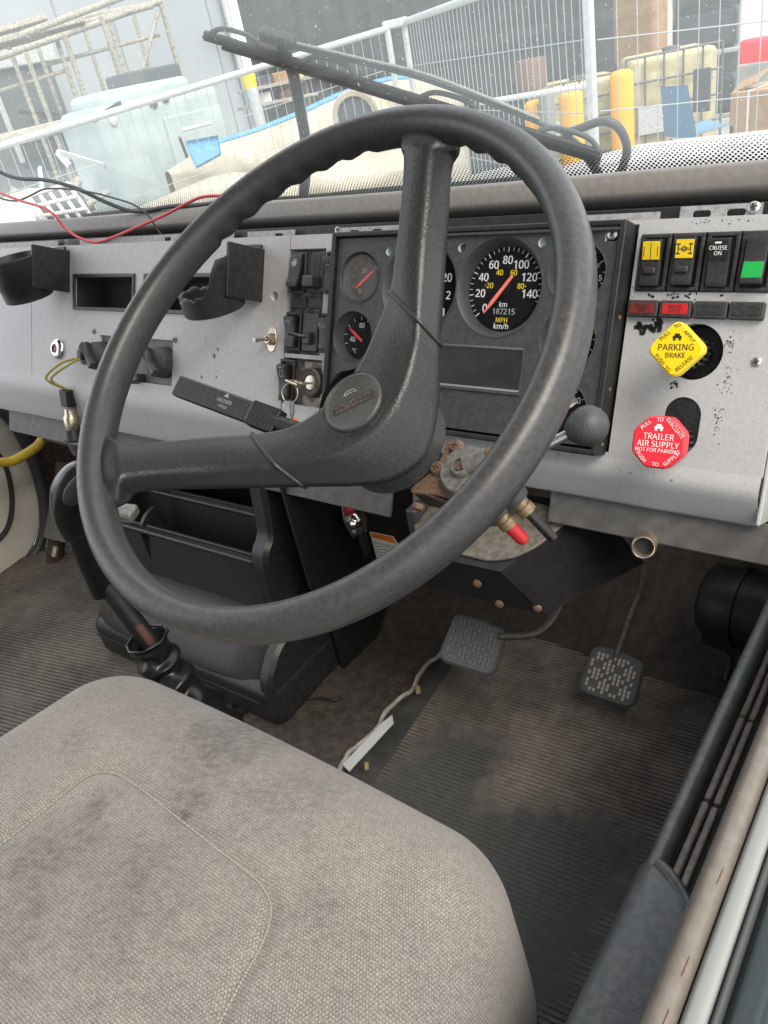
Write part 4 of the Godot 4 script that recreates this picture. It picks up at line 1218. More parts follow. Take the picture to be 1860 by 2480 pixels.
# ---------------------------------------------------------------- steering wheel
func build_wheel() -> void:
	var w := thing("steering_wheel", "large dark two-spoke steering wheel with leather-grained hub pad", "steering wheel", WHEEL)
	var R := 0.2115
	var rows := []
	var n := 240
	for i in n:
		var ph := TAU * i / n
		var r := PackedVector3Array()
		var deg := rad_to_deg(wrapf(ph, -PI, PI))
		var grip := 0.0
		if (deg > -56 and deg < -6) or (deg > 11 and deg < 42):
			grip = 0.0036 * (0.5 - 0.5 * cos(deg * TAU / 7.5))
		for k in 20:
			var a := TAU * k / 20.0
			var ca := cos(a)
			var sa := sin(a)
			var inner := pow(clampf(-ca * 0.7 - sa * 0.72, 0, 1), 3.0)
			var rad: float = R + 0.0122 * signf(ca) * pow(absf(ca), 0.9) + grip * inner
			r.append(Vector3(sin(ph) * rad, 0.0165 * signf(sa) * pow(absf(sa), 0.9) + grip * inner * 0.6, -cos(ph) * rad))
		rows.append(r)
	part(w, "rim", grid(rows, true, true), M.rim)
	# dust specks and nicks caught on the worn lower rim
	rng.seed = 91
	var nicks := []
	var nick := prism([Vector2(-0.0004, -0.0003), Vector2(0.0004, -0.0004), Vector2(0.0005, 0.0003), Vector2(-0.0003, 0.0004)], 0.00012)
	for k in 300:
		var ph := deg_to_rad(rng.randf_range(60, 235))
		var a := deg_to_rad(rng.randf_range(15, 160))
		var ca := cos(a)
		var sa := sin(a)
		var rad: float = R + 0.0122 * signf(ca) * pow(absf(ca), 0.9)
		var p := Vector3(sin(ph) * rad, 0.0165 * pow(absf(sa), 0.9), -cos(ph) * rad)
		var nn := (Vector3(sin(ph), 0, -cos(ph)) * ca / 0.0122 + Vector3(0, sa / 0.0165, 0)).normalized()
		var sz := rng.randf_range(0.3, 0.9)
		var bx := along(nn, Vector3(rng.randf_range(-1, 1), 0.1, rng.randf_range(-1, 1)).normalized())
		nicks.append([nick, Transform3D(Basis(bx.z, bx.x, bx.y).scaled_local(Vector3(sz, sz, 1)), p)])
	part(w, "dust_nicks", joined(nicks), M.nick).set_meta("kind", "stuff")
	# spokes and hub pad: stations of inner edge, ridge and outer edge along the bent pad
	var st := [
		[Vector3(0.0056, 0.0040, -0.2132), Vector3(0.0319, 0.0060, -0.2100), Vector3(0.0533, -0.0040, -0.2157)],
		[Vector3(0.0095, 0.0020, -0.1914), Vector3(0.0432, 0.0040, -0.1862), Vector3(0.0582, -0.0080, -0.1947)],
		[Vector3(0.0136, -0.0040, -0.1814), Vector3(0.0428, -0.0020, -0.1763), Vector3(0.0504, -0.0160, -0.1860)],
		[Vector3(0.0140, -0.0200, -0.1522), Vector3(0.0425, -0.0180, -0.1485), Vector3(0.0501, -0.0340, -0.1571)],
		[Vector3(0.0150, -0.0380, -0.1124), Vector3(0.0454, -0.0360, -0.1082), Vector3(0.0528, -0.0540, -0.1173)],
		[Vector3(0.0141, -0.0480, -0.0893), Vector3(0.0554, -0.0470, -0.0627), Vector3(0.0662, -0.0680, -0.0568)],
		[Vector3(0.0079, -0.0560, -0.0648), Vector3(0.0581, -0.0550, -0.0379), Vector3(0.0682, -0.0800, -0.0360)],
		[Vector3(0.0027, -0.0610, -0.0336), Vector3(0.0582, -0.0600, -0.0079), Vector3(0.0706, -0.0900, -0.0155)],
		[Vector3(-0.0072, -0.0630, -0.0072), Vector3(0.0503, -0.0620, 0.0188), Vector3(0.0739, -0.0950, 0.0114)],
		[Vector3(-0.0222, -0.0630, 0.0167), Vector3(0.0323, -0.0620, 0.0395), Vector3(0.0702, -0.0960, 0.0361)],
		[Vector3(-0.0422, -0.0600, 0.0365), Vector3(0.0066, -0.0590, 0.0591), Vector3(0.0460, -0.0920, 0.0583)],
		[Vector3(-0.0715, -0.0520, 0.0508), Vector3(-0.0286, -0.0510, 0.0747), Vector3(-0.0124, -0.0720, 0.0805)],
		[Vector3(-0.1008, -0.0370, 0.0652), Vector3(-0.0709, -0.0360, 0.0929), Vector3(-0.0702, -0.0520, 0.1011)],
		[Vector3(-0.1323, -0.0180, 0.0842), Vector3(-0.1050, -0.0160, 0.1117), Vector3(-0.1139, -0.0320, 0.1191)],
		[Vector3(-0.1507, -0.0040, 0.0970), Vector3(-0.1255, -0.0020, 0.1247), Vector3(-0.1350, -0.0160, 0.1331)],
		[Vector3(-0.1635, 0.0010, 0.0961), Vector3(-0.1330, 0.0030, 0.1300), Vector3(-0.1334, -0.0080, 0.1470)],
		[Vector3(-0.1877, 0.0030, 0.0932), Vector3(-0.1500, 0.0050, 0.1351), Vector3(-0.1429, -0.0040, 0.1568)]]
	var smooth := [[], [], []]
	for j in 3:
		var line := []
		for s in st:
			line.append(s[j])
		smooth[j] = catmull(line, 6)
	var body := []
	for i in smooth[0].size():
		body.append(pad_section(smooth[0][i], smooth[1][i], smooth[2][i]))
	part(w, "hub_pad", grid(body, true, false, true), M.leather)
	for s in [5, 11]:
		var ring := pad_section(smooth[0][s * 6], smooth[1][s * 6], smooth[2][s * 6])
		var ctr := Vector3.ZERO
		for p in ring:
			ctr += p / ring.size()
		var path := PackedVector3Array()
		for p in ring:
			path.append(p + (p - ctr).normalized() * 0.0003)
		path.append(path[0])
		part(w, "pad_seam", tube(path, 0.0019, 6, false), M.leather)
	part(w, "hub_back", lathe([Vector2(0.028, -0.12), Vector2(0.036, -0.112), Vector2(0.036, -0.09), Vector2(0.03, -0.072)], 40), M.black)
	# round horn button
	var c := Vector3(0.0159, -0.0615, 0.0077)
	var btn := part(w, "horn_button", lathe([Vector2(0.0268, -0.008), Vector2(0.0268, 0.0012), Vector2(0.0262, 0.0026), Vector2(0.0248, 0.0032), Vector2(0.0236, 0.0027), Vector2(0.0228, 0.0021), Vector2(0, 0.0024)], 56), M.emblem, at(c))
	part(btn, "recess", lathe([Vector2(0.0268, -0.0016), Vector2(0.0292, -0.0006), Vector2(0.030, 0.0004), Vector2(0.031, -0.001)], 56), M.black)
	var e0 := Vector3(0.0303, -0.0585, -0.0001)
	var e1 := Vector3(0.0025, -0.0585, 0.0190)
	var ex := (e1 - e0).normalized()
	var bs := Basis(ex, Vector3(0, 1, 0).cross(ex), Vector3(0, 1, 0))
	part(btn, "lettering", joined([[letters("FREIGHTLINER", 0.0040, true, 0.0006), at(Vector3.ZERO)]]), M.black, Transform3D(bs, Vector3(0, 0.0029, 0) + bs * Vector3(0, 0.0008, 0)))
	part(btn, "name_plate", prism(rounded_poly(0.036, 0.0062, 0.003), 0.0004), M.emblem_print, Transform3D(bs, Vector3(0, 0.00225, 0) + bs * Vector3(0, 0.0008, 0)))
	var slot := PackedVector3Array()
	for p in rounded_poly(0.039, 0.0085, 0.004):
		slot.append(Vector3(p.x, p.y, 0))
	slot.append(slot[0])
	part(btn, "name_border", tube(slot, 0.0004, 6, false), M.emblem, Transform3D(bs, Vector3(0, 0.0024, 0) + bs * Vector3(0, 0.0008, 0)))
	part(btn, "horn_symbol", tube(catmull([Vector3(-0.006, 0.0005, 0), Vector3(-0.004, 0.003, 0), Vector3(0, 0.0038, 0), Vector3(0.004, 0.003, 0), Vector3(0.0055, 0, 0), Vector3(0.003, 0.001, 0), Vector3(-0.001, 0.0012, 0), Vector3(-0.0045, 0.0002, 0)], 4), 0.00035, 6), M.strip, Transform3D(bs * Basis(Vector3(0, 0, 1), PI), Vector3(0, 0.0025, 0) + bs * Vector3(0.001, -0.0085, 0)))

	# indicator stalk to the left of the column
	var so := thing("indicator_stalk", "flat black indicator stalk with a ribbed collar left of the hub", "stalk")
	var a := Vector3(-0.3554, -0.1158, -0.1300)
	var b := Vector3(-0.2350, -0.1384, -0.1300)
	var g := Vector3(-0.1944, -0.1462, -0.1300)
	var h := Vector3(-0.0957, -0.1661, -0.1300)
	var dx := (g - a).normalized()
	var up := Vector3(0.1, 0.75, 0.66)
	up = (up - dx * dx.dot(up)).normalized()
	var sb := Basis(dx, up, dx.cross(up))
	var len := (b - a).length()
	part(so, "stalk_blade", rbox(Vector3(len, 0.0135, 0.026), 0.0035, 3), M.gloss_black.duplicate() if false else M.switch, Transform3D(sb, (a + b) / 2))
	var ribs := []
	for i in 9:
		ribs.append([rbox(Vector3(0.0032, 0.0165, 0.029), 0.0012), at(Vector3(len / 2 + 0.003 + i * 0.0044, 0, 0))])
	ribs.append([rbox(Vector3(0.042, 0.0145, 0.027), 0.002), at(Vector3(len / 2 + 0.02, 0, 0))])
	part(so, "ribbed_collar", joined(ribs), M.black, Transform3D(sb, (a + b) / 2))
	part(so, "stalk_arm", tube(PackedVector3Array([g - dx * 0.012, h]), [0.009, 0.011], 14), M.black)
	part(so, "lettering", joined([[letters("HAZARD", 0.0045), at(Vector3(0, 0, 0))], [letters("PUSH", 0.0038), at(Vector3(0.001, -0.0068, 0))], [prism([Vector2(-0.004, 0.005), Vector2(0.004, 0.005), Vector2(0, 0.0105)], 0.0002), at(Vector3.ZERO)]]), M.dim_print, Transform3D(sb * Basis(Vector3(1, 0, 0), -PI / 2), (a + b) / 2 + sb * Vector3(len * 0.18, 0.0069, -0.001)))

# cross-section of the pad from its inner edge over the ridge to its outer edge, corners rounded
func pad_section(i: Vector3, r: Vector3, o: Vector3) -> PackedVector3Array:
	var mid := (i + r) / 2 + Vector3(0, 0.0022, 0)
	var low := Vector3(0, -0.02, 0)
	var c := [[i + low + (o - i) * 0.06, 0.004], [i + Vector3(0, -0.003, 0), 0.003], [i + (r - i) * 0.06, 0.003], [mid, 0.01], [r, 0.006], [o, 0.004], [o + low * 0.5 - (o - i) * 0.03, 0.004]]
	var out := PackedVector3Array()
	for k in c.size():
		var p: Vector3 = c[k][0]
		var a: Vector3 = c[(k + c.size() - 1) % c.size()][0]
		var b: Vector3 = c[(k + 1) % c.size()][0]
		var rr: float = c[k][1]
		var s := p + (a - p).limit_length(minf(rr, (a - p).length() * 0.45))
		var e := p + (b - p).limit_length(minf(rr, (b - p).length() * 0.45))
		for q in 4:
			var t := q / 3.0
			out.append(s.lerp(p, t).lerp(p.lerp(e, t), t))
	return out

# ---------------------------------------------------------------- centre console
func build_console() -> void:
	var yaw := Basis(Vector3(0, 1, 0), deg_to_rad(1.5))
	var o := thing("storage_console", "black moulded storage console with open trays below the dashboard", "console", Transform3D(yaw, Vector3(-0.43, FLOOR_Y, -0.12)))
	part(o, "base", rbox(Vector3(0.485, 0.085, 0.27), 0.022, 4), M.console, at(Vector3(-0.195, 0.042, -0.137)))
	# lidded drawer with a domed top
	var rows := []
	for j in 17:
		var t := j / 16.0
		var row := PackedVector3Array()
		for i in 13:
			var x := -0.43 + 0.445 * i / 12.0
			var edge := 0.012 * (pow(absf(i - 6.0) / 6.0, 8.0))
			row.append(Vector3(x, 0.052 + 0.105 * sin(t * PI / 2) - edge, -0.002 - 0.15 * (1.0 - cos(t * PI / 2)) - edge * 0.6))
		rows.append(row)
	part(o, "drawer_lid", grid(rows), M.console)
	part(o, "lid_gap_shade", rbox(Vector3(0.44, 0.0035, 0.01), 0.001, 1), M.void, at(Vector3(-0.207, 0.0505, -0.0055)))  # dark strip drawn on for the shade under the lid edge
	part(o, "lid_flank", prism(soften([Vector2(0.0, 0.02), Vector2(0.012, 0.1), Vector2(0.05, 0.14), Vector2(0.16, 0.165), Vector2(0.27, 0.165), Vector2(0.27, 0.0), Vector2(0.02, 0.0)], 0.018, 5), 0.022, 0.006), M.console, Transform3D(Basis(Vector3(0, 0, -1), Vector3(0, 1, 0), Vector3(1, 0, 0)), Vector3(0.022, 0.0, 0.002)))
	part(o, "shelf", rbox(Vector3(0.40, 0.02, 0.12), 0.006), M.tread_tan, at(Vector3(-0.225, 0.142, -0.19)))
	# two open trays, one over the other
	for e in [[0.14, 0.252, -0.103], [0.19, 0.29, -0.172]]:
		part(o, "tray_front", rbox(Vector3(0.405, e[1] - e[0], 0.008), 0.0035), M.console, turned(Vector3(-0.222, (e[0] + e[1]) / 2, e[2] - 0.012), Vector3(-10, 0, 0)))
		part(o, "tray_lip", rbox(Vector3(0.405, 0.009, 0.014), 0.004), M.console, at(Vector3(-0.222, e[1], e[2] - 0.004)))
		part(o, "tray_floor", rbox(Vector3(0.40, 0.006, 0.08), 0.002), M.console, at(Vector3(-0.222, e[0] + 0.004, e[2] - 0.06)))
	part(o, "tray_divider", prism(soften([Vector2(0, 0), Vector2(0.06, 0), Vector2(0.05, 0.13), Vector2(0.02, 0.12), Vector2(0.0, 0.10)], 0.012), 0.006, 0.0015), M.console, Transform3D(Basis(Vector3(0, 0, -1), Vector3(0, 1, 0), Vector3(1, 0, 0)), Vector3(-0.325, 0.145, -0.108)))
	part(o, "back_panel", rbox(Vector3(0.42, 0.4, 0.01), 0.003), M.console, turned(Vector3(-0.215, 0.25, -0.27), Vector3(-4, 0, 0)))
	# side cheeks
	for x in [-0.45, -0.018]:
		part(o, "cheek", prism(soften([Vector2(0.09, 0.0), Vector2(0.095, 0.13), Vector2(0.098, 0.25), Vector2(0.106, 0.278), Vector2(0.126, 0.29), Vector2(0.135, 0.345), Vector2(0.145, 0.42), Vector2(0.17, 0.45), Vector2(0.45, 0.45), Vector2(0.45, 0.0)], 0.014, 5), 0.03, 0.007), M.console, Transform3D(Basis(Vector3(0, 0, -1), Vector3(0, 1, 0), Vector3(1, 0, 0)), Vector3(x, 0.0, 0.0)))
	# dark side panel running forward to the bulkhead
	var sp := thing("tunnel_cover", "black sheet panel beside the console carrying a red-buttoned bracket", "panel", at(Vector3(-0.375, FLOOR_Y, -0.245)))
	part(sp, "sheet", prism([Vector2(0.03, 0.0), Vector2(0.03, 0.17), Vector2(0.01, 0.2), Vector2(0.01, 0.46), Vector2(0.40, 0.46), Vector2(0.40, 0.18), Vector2(0.235, 0.10), Vector2(0.12, 0.0)], 0.006, 0.001), M.black, Transform3D(Basis(Vector3(0, 0, -1), Vector3(0, 1, 0), Vector3(1, 0, 0)), Vector3(-0.003, 0, 0)))
	var bp: Vector3 = Vector3(-0.3720, -0.4623, -0.3685) - sp.position
	var face := Basis(Vector3(0, 0, -1), Vector3(0, 1, 0), Vector3(1, 0, 0))
	var br := part(sp, "latch_plate", prism(soften([Vector2(-0.012, 0.034), Vector2(0.012, 0.03), Vector2(0.05, -0.005), Vector2(0.05, -0.02), Vector2(-0.005, -0.02), Vector2(-0.018, 0.012)], 0.006), 0.002, 0.0005), M.steel, Transform3D((face * Basis(Vector3(0, 1, 0), 0.35)).scaled_local(Vector3(1.45, 1.45, 1.2)), bp + Vector3(0.006, 0, 0)))
	part(br, "red_button", lathe([Vector2(0.0065, 0), Vector2(0.0065, 0.006), Vector2(0.0052, 0.0085), Vector2(0, 0.009)], 20), M.red, Transform3D(Basis(Vector3(1, 0, 0), PI / 2), Vector3(-0.002, 0.02, 0.002)))
	part(br, "dome", lathe([Vector2(0.017, 0), Vector2(0.0155, 0.008), Vector2(0.011, 0.0135), Vector2(0.005, 0.0162), Vector2(0, 0.0168)], 28), M.chrome, Transform3D(Basis(Vector3(1, 0, 0), PI / 2), Vector3(0.01, -0.006, 0.001)))
	part(br, "catch", rbox(Vector3(0.011, 0.034, 0.008), 0.002), M.charcoal, turned(Vector3(-0.003, -0.024, 0.014), Vector3(0, 0, 4)))
	# warning sticker
	var sk := part(sp, "warning_label", prism([Vector2(0.4114, -0.5075), Vector2(0.4675, -0.5527), Vector2(0.4948, -0.6187), Vector2(0.4150, -0.5723)], 0.0006), M.sticker_white, Transform3D(face, Vector3(0.0035, -sp.position.y, -sp.position.z)))
	part(sk, "orange_band", prism([Vector2(0.4131, -0.5105), Vector2(0.4648, -0.5520), Vector2(0.4730, -0.5724), Vector2(0.4138, -0.5206)], 0.0009), M.orange)
	var lines := []
	for i in 5:
		var f := i / 5.0
		var a2 := Vector2(0.4152, -0.5330).lerp(Vector2(0.4168, -0.5665), f)
		var b2 := Vector2(0.4642, -0.5727).lerp(Vector2(0.4770, -0.6078), f)
		lines.append([rbox(Vector3((b2 - a2).length(), 0.0012, 0.0009), 0.0001, 1), Transform3D(Basis(Vector3(0, 0, 1), (b2 - a2).angle()), Vector3((a2.x + b2.x) / 2, (a2.y + b2.y) / 2, 0.0005))])
	part(sk, "print", joined(lines), M.dim_print)

# ---------------------------------------------------------------- floor, mats, pedals
func ribbed(x0: float, x1: float, z0: float, z1: float, pitch: float, high: float) -> ArrayMesh:
	var rows := []
	var z := z1
	while z > z0:
		for e in [[0.0, 0.0], [0.12, 0.85], [0.24, 1.0], [0.52, 1.0], [0.64, 0.85], [0.76, 0.0]]:
			var r := PackedVector3Array()
			for i in 9:
				r.append(Vector3(lerpf(x0, x1, i / 8.0), e[1] * high, z - e[0] * pitch))
			rows.append(r)
		z -= pitch
	return grid(rows)

# ribbed rubber whose ribs are rubbed flat inside the polygon (plan x, z in the cab)
func worn_ribs(x0: float, x1: float, z0: float, z1: float, pitch: float, high: float, flat: PackedVector2Array) -> ArrayMesh:
	var rows := []
	var col := PackedColorArray()
	var f := FastNoiseLite.new()
	f.seed = 12
	f.frequency = 14.0
	f.fractal_octaves = 4
	var g := FastNoiseLite.new()
	g.seed = 13
	g.frequency = 5.0
	var turn := Basis(Vector3(0, 1, 0), deg_to_rad(5.3))
	var z := z1
	while z > z0:
		for e in [[0.0, 0.0], [0.08, 0.9], [0.17, 1.0], [0.57, 1.0], [0.66, 0.9], [0.74, 0.0]]:
			var r := PackedVector3Array()
			for i in 73:
				var p := Vector3(lerpf(x0, x1, i / 72.0), 0, z - e[0] * pitch)
				var q := turn * p
				var wear := 0.0
				if flat.size() > 0:
					var c := Vector2(q.x, q.z)
					var d := 9.0
					for k in flat.size():
						d = minf(d, c.distance_to(Geometry2D.get_closest_point_to_segment(c, flat[k], flat[(k + 1) % flat.size()])))
					if Geometry2D.is_point_in_polygon(c, flat):
						d = -d
					wear = smoothstep(0.035, -0.04, d + f.get_noise_2d(q.x * 1.5, q.z * 1.5) * 0.03)
				else:
					wear = clampf(f.get_noise_2d(p.x * 0.3, p.z) * 0.9 - 0.1, 0, 0.6)
				var h: float = e[1] * high * (1.0 - 0.85 * wear)
				r.append(p + Vector3(0, h, 0))
				var dust := clampf(0.5 + g.get_noise_2d(q.x, q.z) * 0.9 + f.get_noise_2d(q.x * 1.7, q.z * 1.7) * 0.5, 0, 1)
				var ridge := Color(0.115, 0.1, 0.088).lerp(Color(0.22, 0.195, 0.17), dust)
				if flat.size() == 0:
					ridge = Color(0.085, 0.075, 0.066).lerp(Color(0.16, 0.14, 0.118), dust)
				col.append(ridge.lerp(Color(0.06, 0.06, 0.058), wear if flat.size() > 0 else wear * 0.5))
			rows.append(r)
		z -= pitch
	return grid(rows, false, false, false, PackedVector2Array(), col)

func build_floor() -> void:
	var dm := thing("driver_mat", "ribbed black rubber floor mat, worn smooth, in the driver's footwell", "mat", at(Vector3(0, FLOOR_Y, 0)))
	part(dm, "mat_sheet", rbox(Vector3(0.60, 0.006, 1.0), 0.002, 1), M.worn, at(Vector3(0.05, -0.003, 0.03)))
	var heel := PackedVector2Array()
	for p in [Vector3(-0.1708, -0.7170, -0.2080), Vector3(-0.1480, -0.7170, -0.2451), Vector3(-0.1157, -0.7170, -0.2592), Vector3(-0.0459, -0.7170, -0.2643), Vector3(-0.0280, -0.7170, -0.1959), Vector3(-0.0152, -0.7170, -0.1678), Vector3(0.0245, -0.7170, -0.1839), Vector3(0.0896, -0.7170, -0.2114), Vector3(0.1829, -0.7170, -0.2200), Vector3(0.1982, -0.7170, -0.1548), Vector3(0.1927, -0.7170, 0.0352), Vector3(0.1131, -0.7170, 0.1290), Vector3(-0.1634, -0.7170, 0.1207), Vector3(-0.1985, -0.7170, -0.0971)]:
		heel.append(Vector2(p.x, p.z))
	part(dm, "ribs", worn_ribs(-0.175, 0.36, -0.53, 0.34, 0.0068, 0.0046, heel), M.mat_wear, Transform3D(Basis(Vector3(0, 1, 0), deg_to_rad(5.3)), Vector3(0, 0.0004, 0)))
	var pm := thing("passenger_mat", "dusty ribbed rubber mat on the passenger's floor", "mat", Transform3D(Basis(Vector3(0, 1, 0), deg_to_rad(12.0)), Vector3(-0.9, FLOOR_Y, 0.1)))
	part(pm, "mat_sheet", rbox(Vector3(0.86, 0.006, 1.0), 0.002, 1), M.mat_rubber, at(Vector3(0.0, -0.004, 0.0)))
	part(pm, "ribs", worn_ribs(-0.42, 0.40, -0.49, 0.49, 0.0078, 0.0036, PackedVector2Array()), M.mat_wear, at(Vector3(0, -0.0006, 0)))
	# carpet over the tunnel flank, with its frayed seam
	var rows := []
	for j in 21:
		var z := lerpf(0.3, -0.55, j / 20.0)
		var r := PackedVector3Array()
		for i in 9:
			var t := i / 8.0
			r.append(Vector3(lerpf(-0.46, -0.238, t) + 0.006 * sin(z * 40.0) * t, FLOOR_Y + 0.006 + 0.004 * pow(1 - t, 1.6) + 0.004 * sin(z * 23 + t * 5), z))
		rows.append(r)
	var cp := part(self, "tunnel_carpet", grid(rows), M.carpet)
	tag(cp, "dirty brown carpet between the console and the driver's mat", "carpet")
	rng.seed = 9
	var seam := []
	for j in 40:
		var z := lerpf(-0.02, -0.46, j / 39.0)
		seam.append(Vector3(-0.242 + 0.004 * sin(z * 60) + rng.randf_range(-0.002, 0.002), FLOOR_Y + 0.012 + rng.randf_range(-0.002, 0.002), z))
	var fr := part(self, "carpet_seam", tube(catmull(seam, 3), 0.004, 7), M.tread_tan)
	tag(fr, "frayed edge of the carpet along the driver's mat", "trim")
	var ws := part(self, "white_strip", prism([Vector2(-0.011, 0), Vector2(0.006, -0.004), Vector2(0.009, 0.10), Vector2(-0.003, 0.112), Vector2(-0.008, 0.09)], 0.003, 0.001), M.strip_white, Transform3D(Basis(Vector3(0, 1, 0), deg_to_rad(-3)) * Basis(Vector3(1, 0, 0), -PI / 2 + 0.05), Vector3(-0.2285, -0.7050, -0.1077)))
	tag(ws, "short white plastic strip lying on the carpet beside the seat", "strip")
	for p in [[Vector3(-0.2208, -0.7000, -0.2840), 0.009], [Vector3(-0.2024, -0.7000, -0.1213), 0.007]]:
		var c := part(self, "foam_crumb", rbox(Vector3(p[1], p[1] * 0.6, p[1] * 1.8), 0.003), M.crumb, turned(p[0], Vector3(10, 40, 15)))
		tag(c, "yellow foam crumb on the frayed carpet edge by the clutch pedal" if p[1] > 0.008 else "yellow foam crumb beside the white strip", "crumb", "foam crumbs on the carpet")
	var cd := part(self, "loose_cord", tube(catmull([Vector3(-0.3940, -0.7150, -0.1880), Vector3(-0.3687, -0.7100, -0.2029), Vector3(-0.3441, -0.7100, -0.2102), Vector3(-0.3375, -0.7120, -0.2238)], 5), 0.0022, 8), M.black_wire)
	tag(cd, "short black cord end on the carpet at the console's foot", "cord")

	# pedals
	pedal("clutch_pedal", "left foot pedal with a worn black rubber pad", Vector3(-0.0940, -0.5520, -0.2784), Vector3(0.30, 0.72, 0.62), 0.0, [Vector3(0.03, 0.01, -0.02), Vector3(0.075, 0.0, -0.07), Vector3(0.09, 0.06, -0.13), Vector3(0.085, 0.25, -0.19)], M.rubber_worn)
	pedal("brake_pedal", "right foot pedal with a dusty grey-studded rubber pad", Vector3(0.0605, -0.6489, -0.3909), Vector3(0.18, 0.66, 0.72), -0.03, [Vector3(0.0, 0.02, -0.02), Vector3(0.005, 0.07, -0.07), Vector3(0.012, 0.13, -0.10), Vector3(0.0, 0.36, -0.13)], M.studs)
	var ac := thing("accelerator_pedal", "thin grey accelerator arm by the driver's door", "pedal", at(Vector3(0.2143, -0.7150, -0.4009)))
	var o: Vector3 = ac.position
	part(ac, "arm", tube(catmull([Vector3(0.1640, -0.6150, -0.5131) - o, Vector3(0.1838, -0.6439, -0.5083) - o, Vector3(0.1923, -0.6700, -0.5112) - o, Vector3(0.1821, -0.7334, -0.5144) - o, Vector3(0.1709, -0.7962, -0.5015) - o], 6), 0.0065, 8, true, 0.6), M.zinc)
	part(ac, "treadle", rbox(Vector3(0.05, 0.012, 0.16), 0.004), M.black, turned(Vector3(0.01, 0.02, 0.0), Vector3(25, -10, 0)))
	# heater blower and pipe stub under the dash
	var bl := thing("blower_motor", "black cylindrical blower motor in the dark under the dashboard", "motor", Transform3D(along(Vector3(1, 0.05, 0.12)), Vector3(0.2034, -0.5554, -0.5022)))
	part(bl, "housing", lathe([Vector2(0, -0.045), Vector2(0.045, -0.045), Vector2(0.052, -0.038), Vector2(0.053, 0.0), Vector2(0.056, 0.001), Vector2(0.056, 0.006), Vector2(0.053, 0.007), Vector2(0.053, 0.05), Vector2(0.04, 0.058), Vector2(0.04, 0.1), Vector2(0, 0.1)], 36), M.black)
	part(bl, "bracket", rbox(Vector3(0.03, 0.07, 0.06), 0.006), M.black, at(Vector3(0.05, -0.01, 0.0)))
	var pp := thing("pipe_stub", "open metal pipe end under the dashboard's lower edge", "pipe", Transform3D(along(Vector3(0.22, 0.3, 0.9)), Vector3(0.1658, -0.2997, -0.2500)))
	part(pp, "pipe", lathe([Vector2(0.0125, -0.09), Vector2(0.0125, 0.004), Vector2(0.0112, 0.0055), Vector2(0.0098, 0.004), Vector2(0.0098, -0.04), Vector2(0, -0.04)], 28), M.nickel)
	part(pp, "bore_shade", disc_lathe(0.0096, 0.001, 0.0001, 24), M.void, at(Vector3(0, -0.007, 0)))  # dark disc just inside the pipe, painting its inner shade

func pedal(called: String, label: String, c: Vector3, nrm: Vector3, roll: float, arm: Array, stud_mat: Material) -> void:
	var z := nrm.normalized()
	var x := (Vector3(1, 0, 0) - z * z.x).normalized()
	var y := z.cross(x)
	var b := Basis(x, y, z) * Basis(Vector3(0, 0, 1), roll)
	var o := thing(called, label, "pedal", Transform3D(b, c), "foot pedals")
	part(o, "rubber_pad", prism(soften([Vector2(-0.041, -0.03), Vector2(-0.036, 0.036), Vector2(0.0, 0.04), Vector2(0.041, 0.034), Vector2(0.043, -0.026), Vector2(0.034, -0.036), Vector2(-0.03, -0.037)], 0.012, 5), 0.014, 0.004), M.dark_bin, at(Vector3(0, 0, -0.008)))
	var studs := []
	for j in 12:
		for i in 13:
			if (i + j) % 5 == 0 or (i - j + 20) % 5 == 0:
				continue
			var px := -0.036 + i * 0.006
			var py := -0.031 + j * 0.0058
			if absf(px) > 0.034 or (absf(px) > 0.026 and absf(py) > 0.022) or absf(py) > 0.03:
				continue
			studs.append([prism([Vector2(-0.0022, -0.0024), Vector2(0.0014, -0.0026), Vector2(0.0023, 0.0024), Vector2(-0.0014, 0.0026)], 0.0022, 0.0006), at(Vector3(px, py, 0.0058))])
	var t := part(o, "tread", joined(studs), stud_mat)
	t.set_meta("kind", "stuff")
	var path := []
	for p in arm:
		path.append(b.inverse() * p)
	part(o, "arm", tube(catmull(path, 6), 0.012, 8, true, 0.5), M.zinc_dark)

# ---------------------------------------------------------------- seat
func seat_height(p: Vector3, hw: float, z0: float, top: float) -> float:
	var x := (p.x + 0.017) / (1.0 + 0.17 * smoothstep(0.10, 0.36, p.z))
	return top + 0.012 * (1.0 - pow(x / hw, 2.0)) - 0.010 * smoothstep(0.05, 0.3, p.z - z0) * (1.0 - pow(x / hw, 2.0))

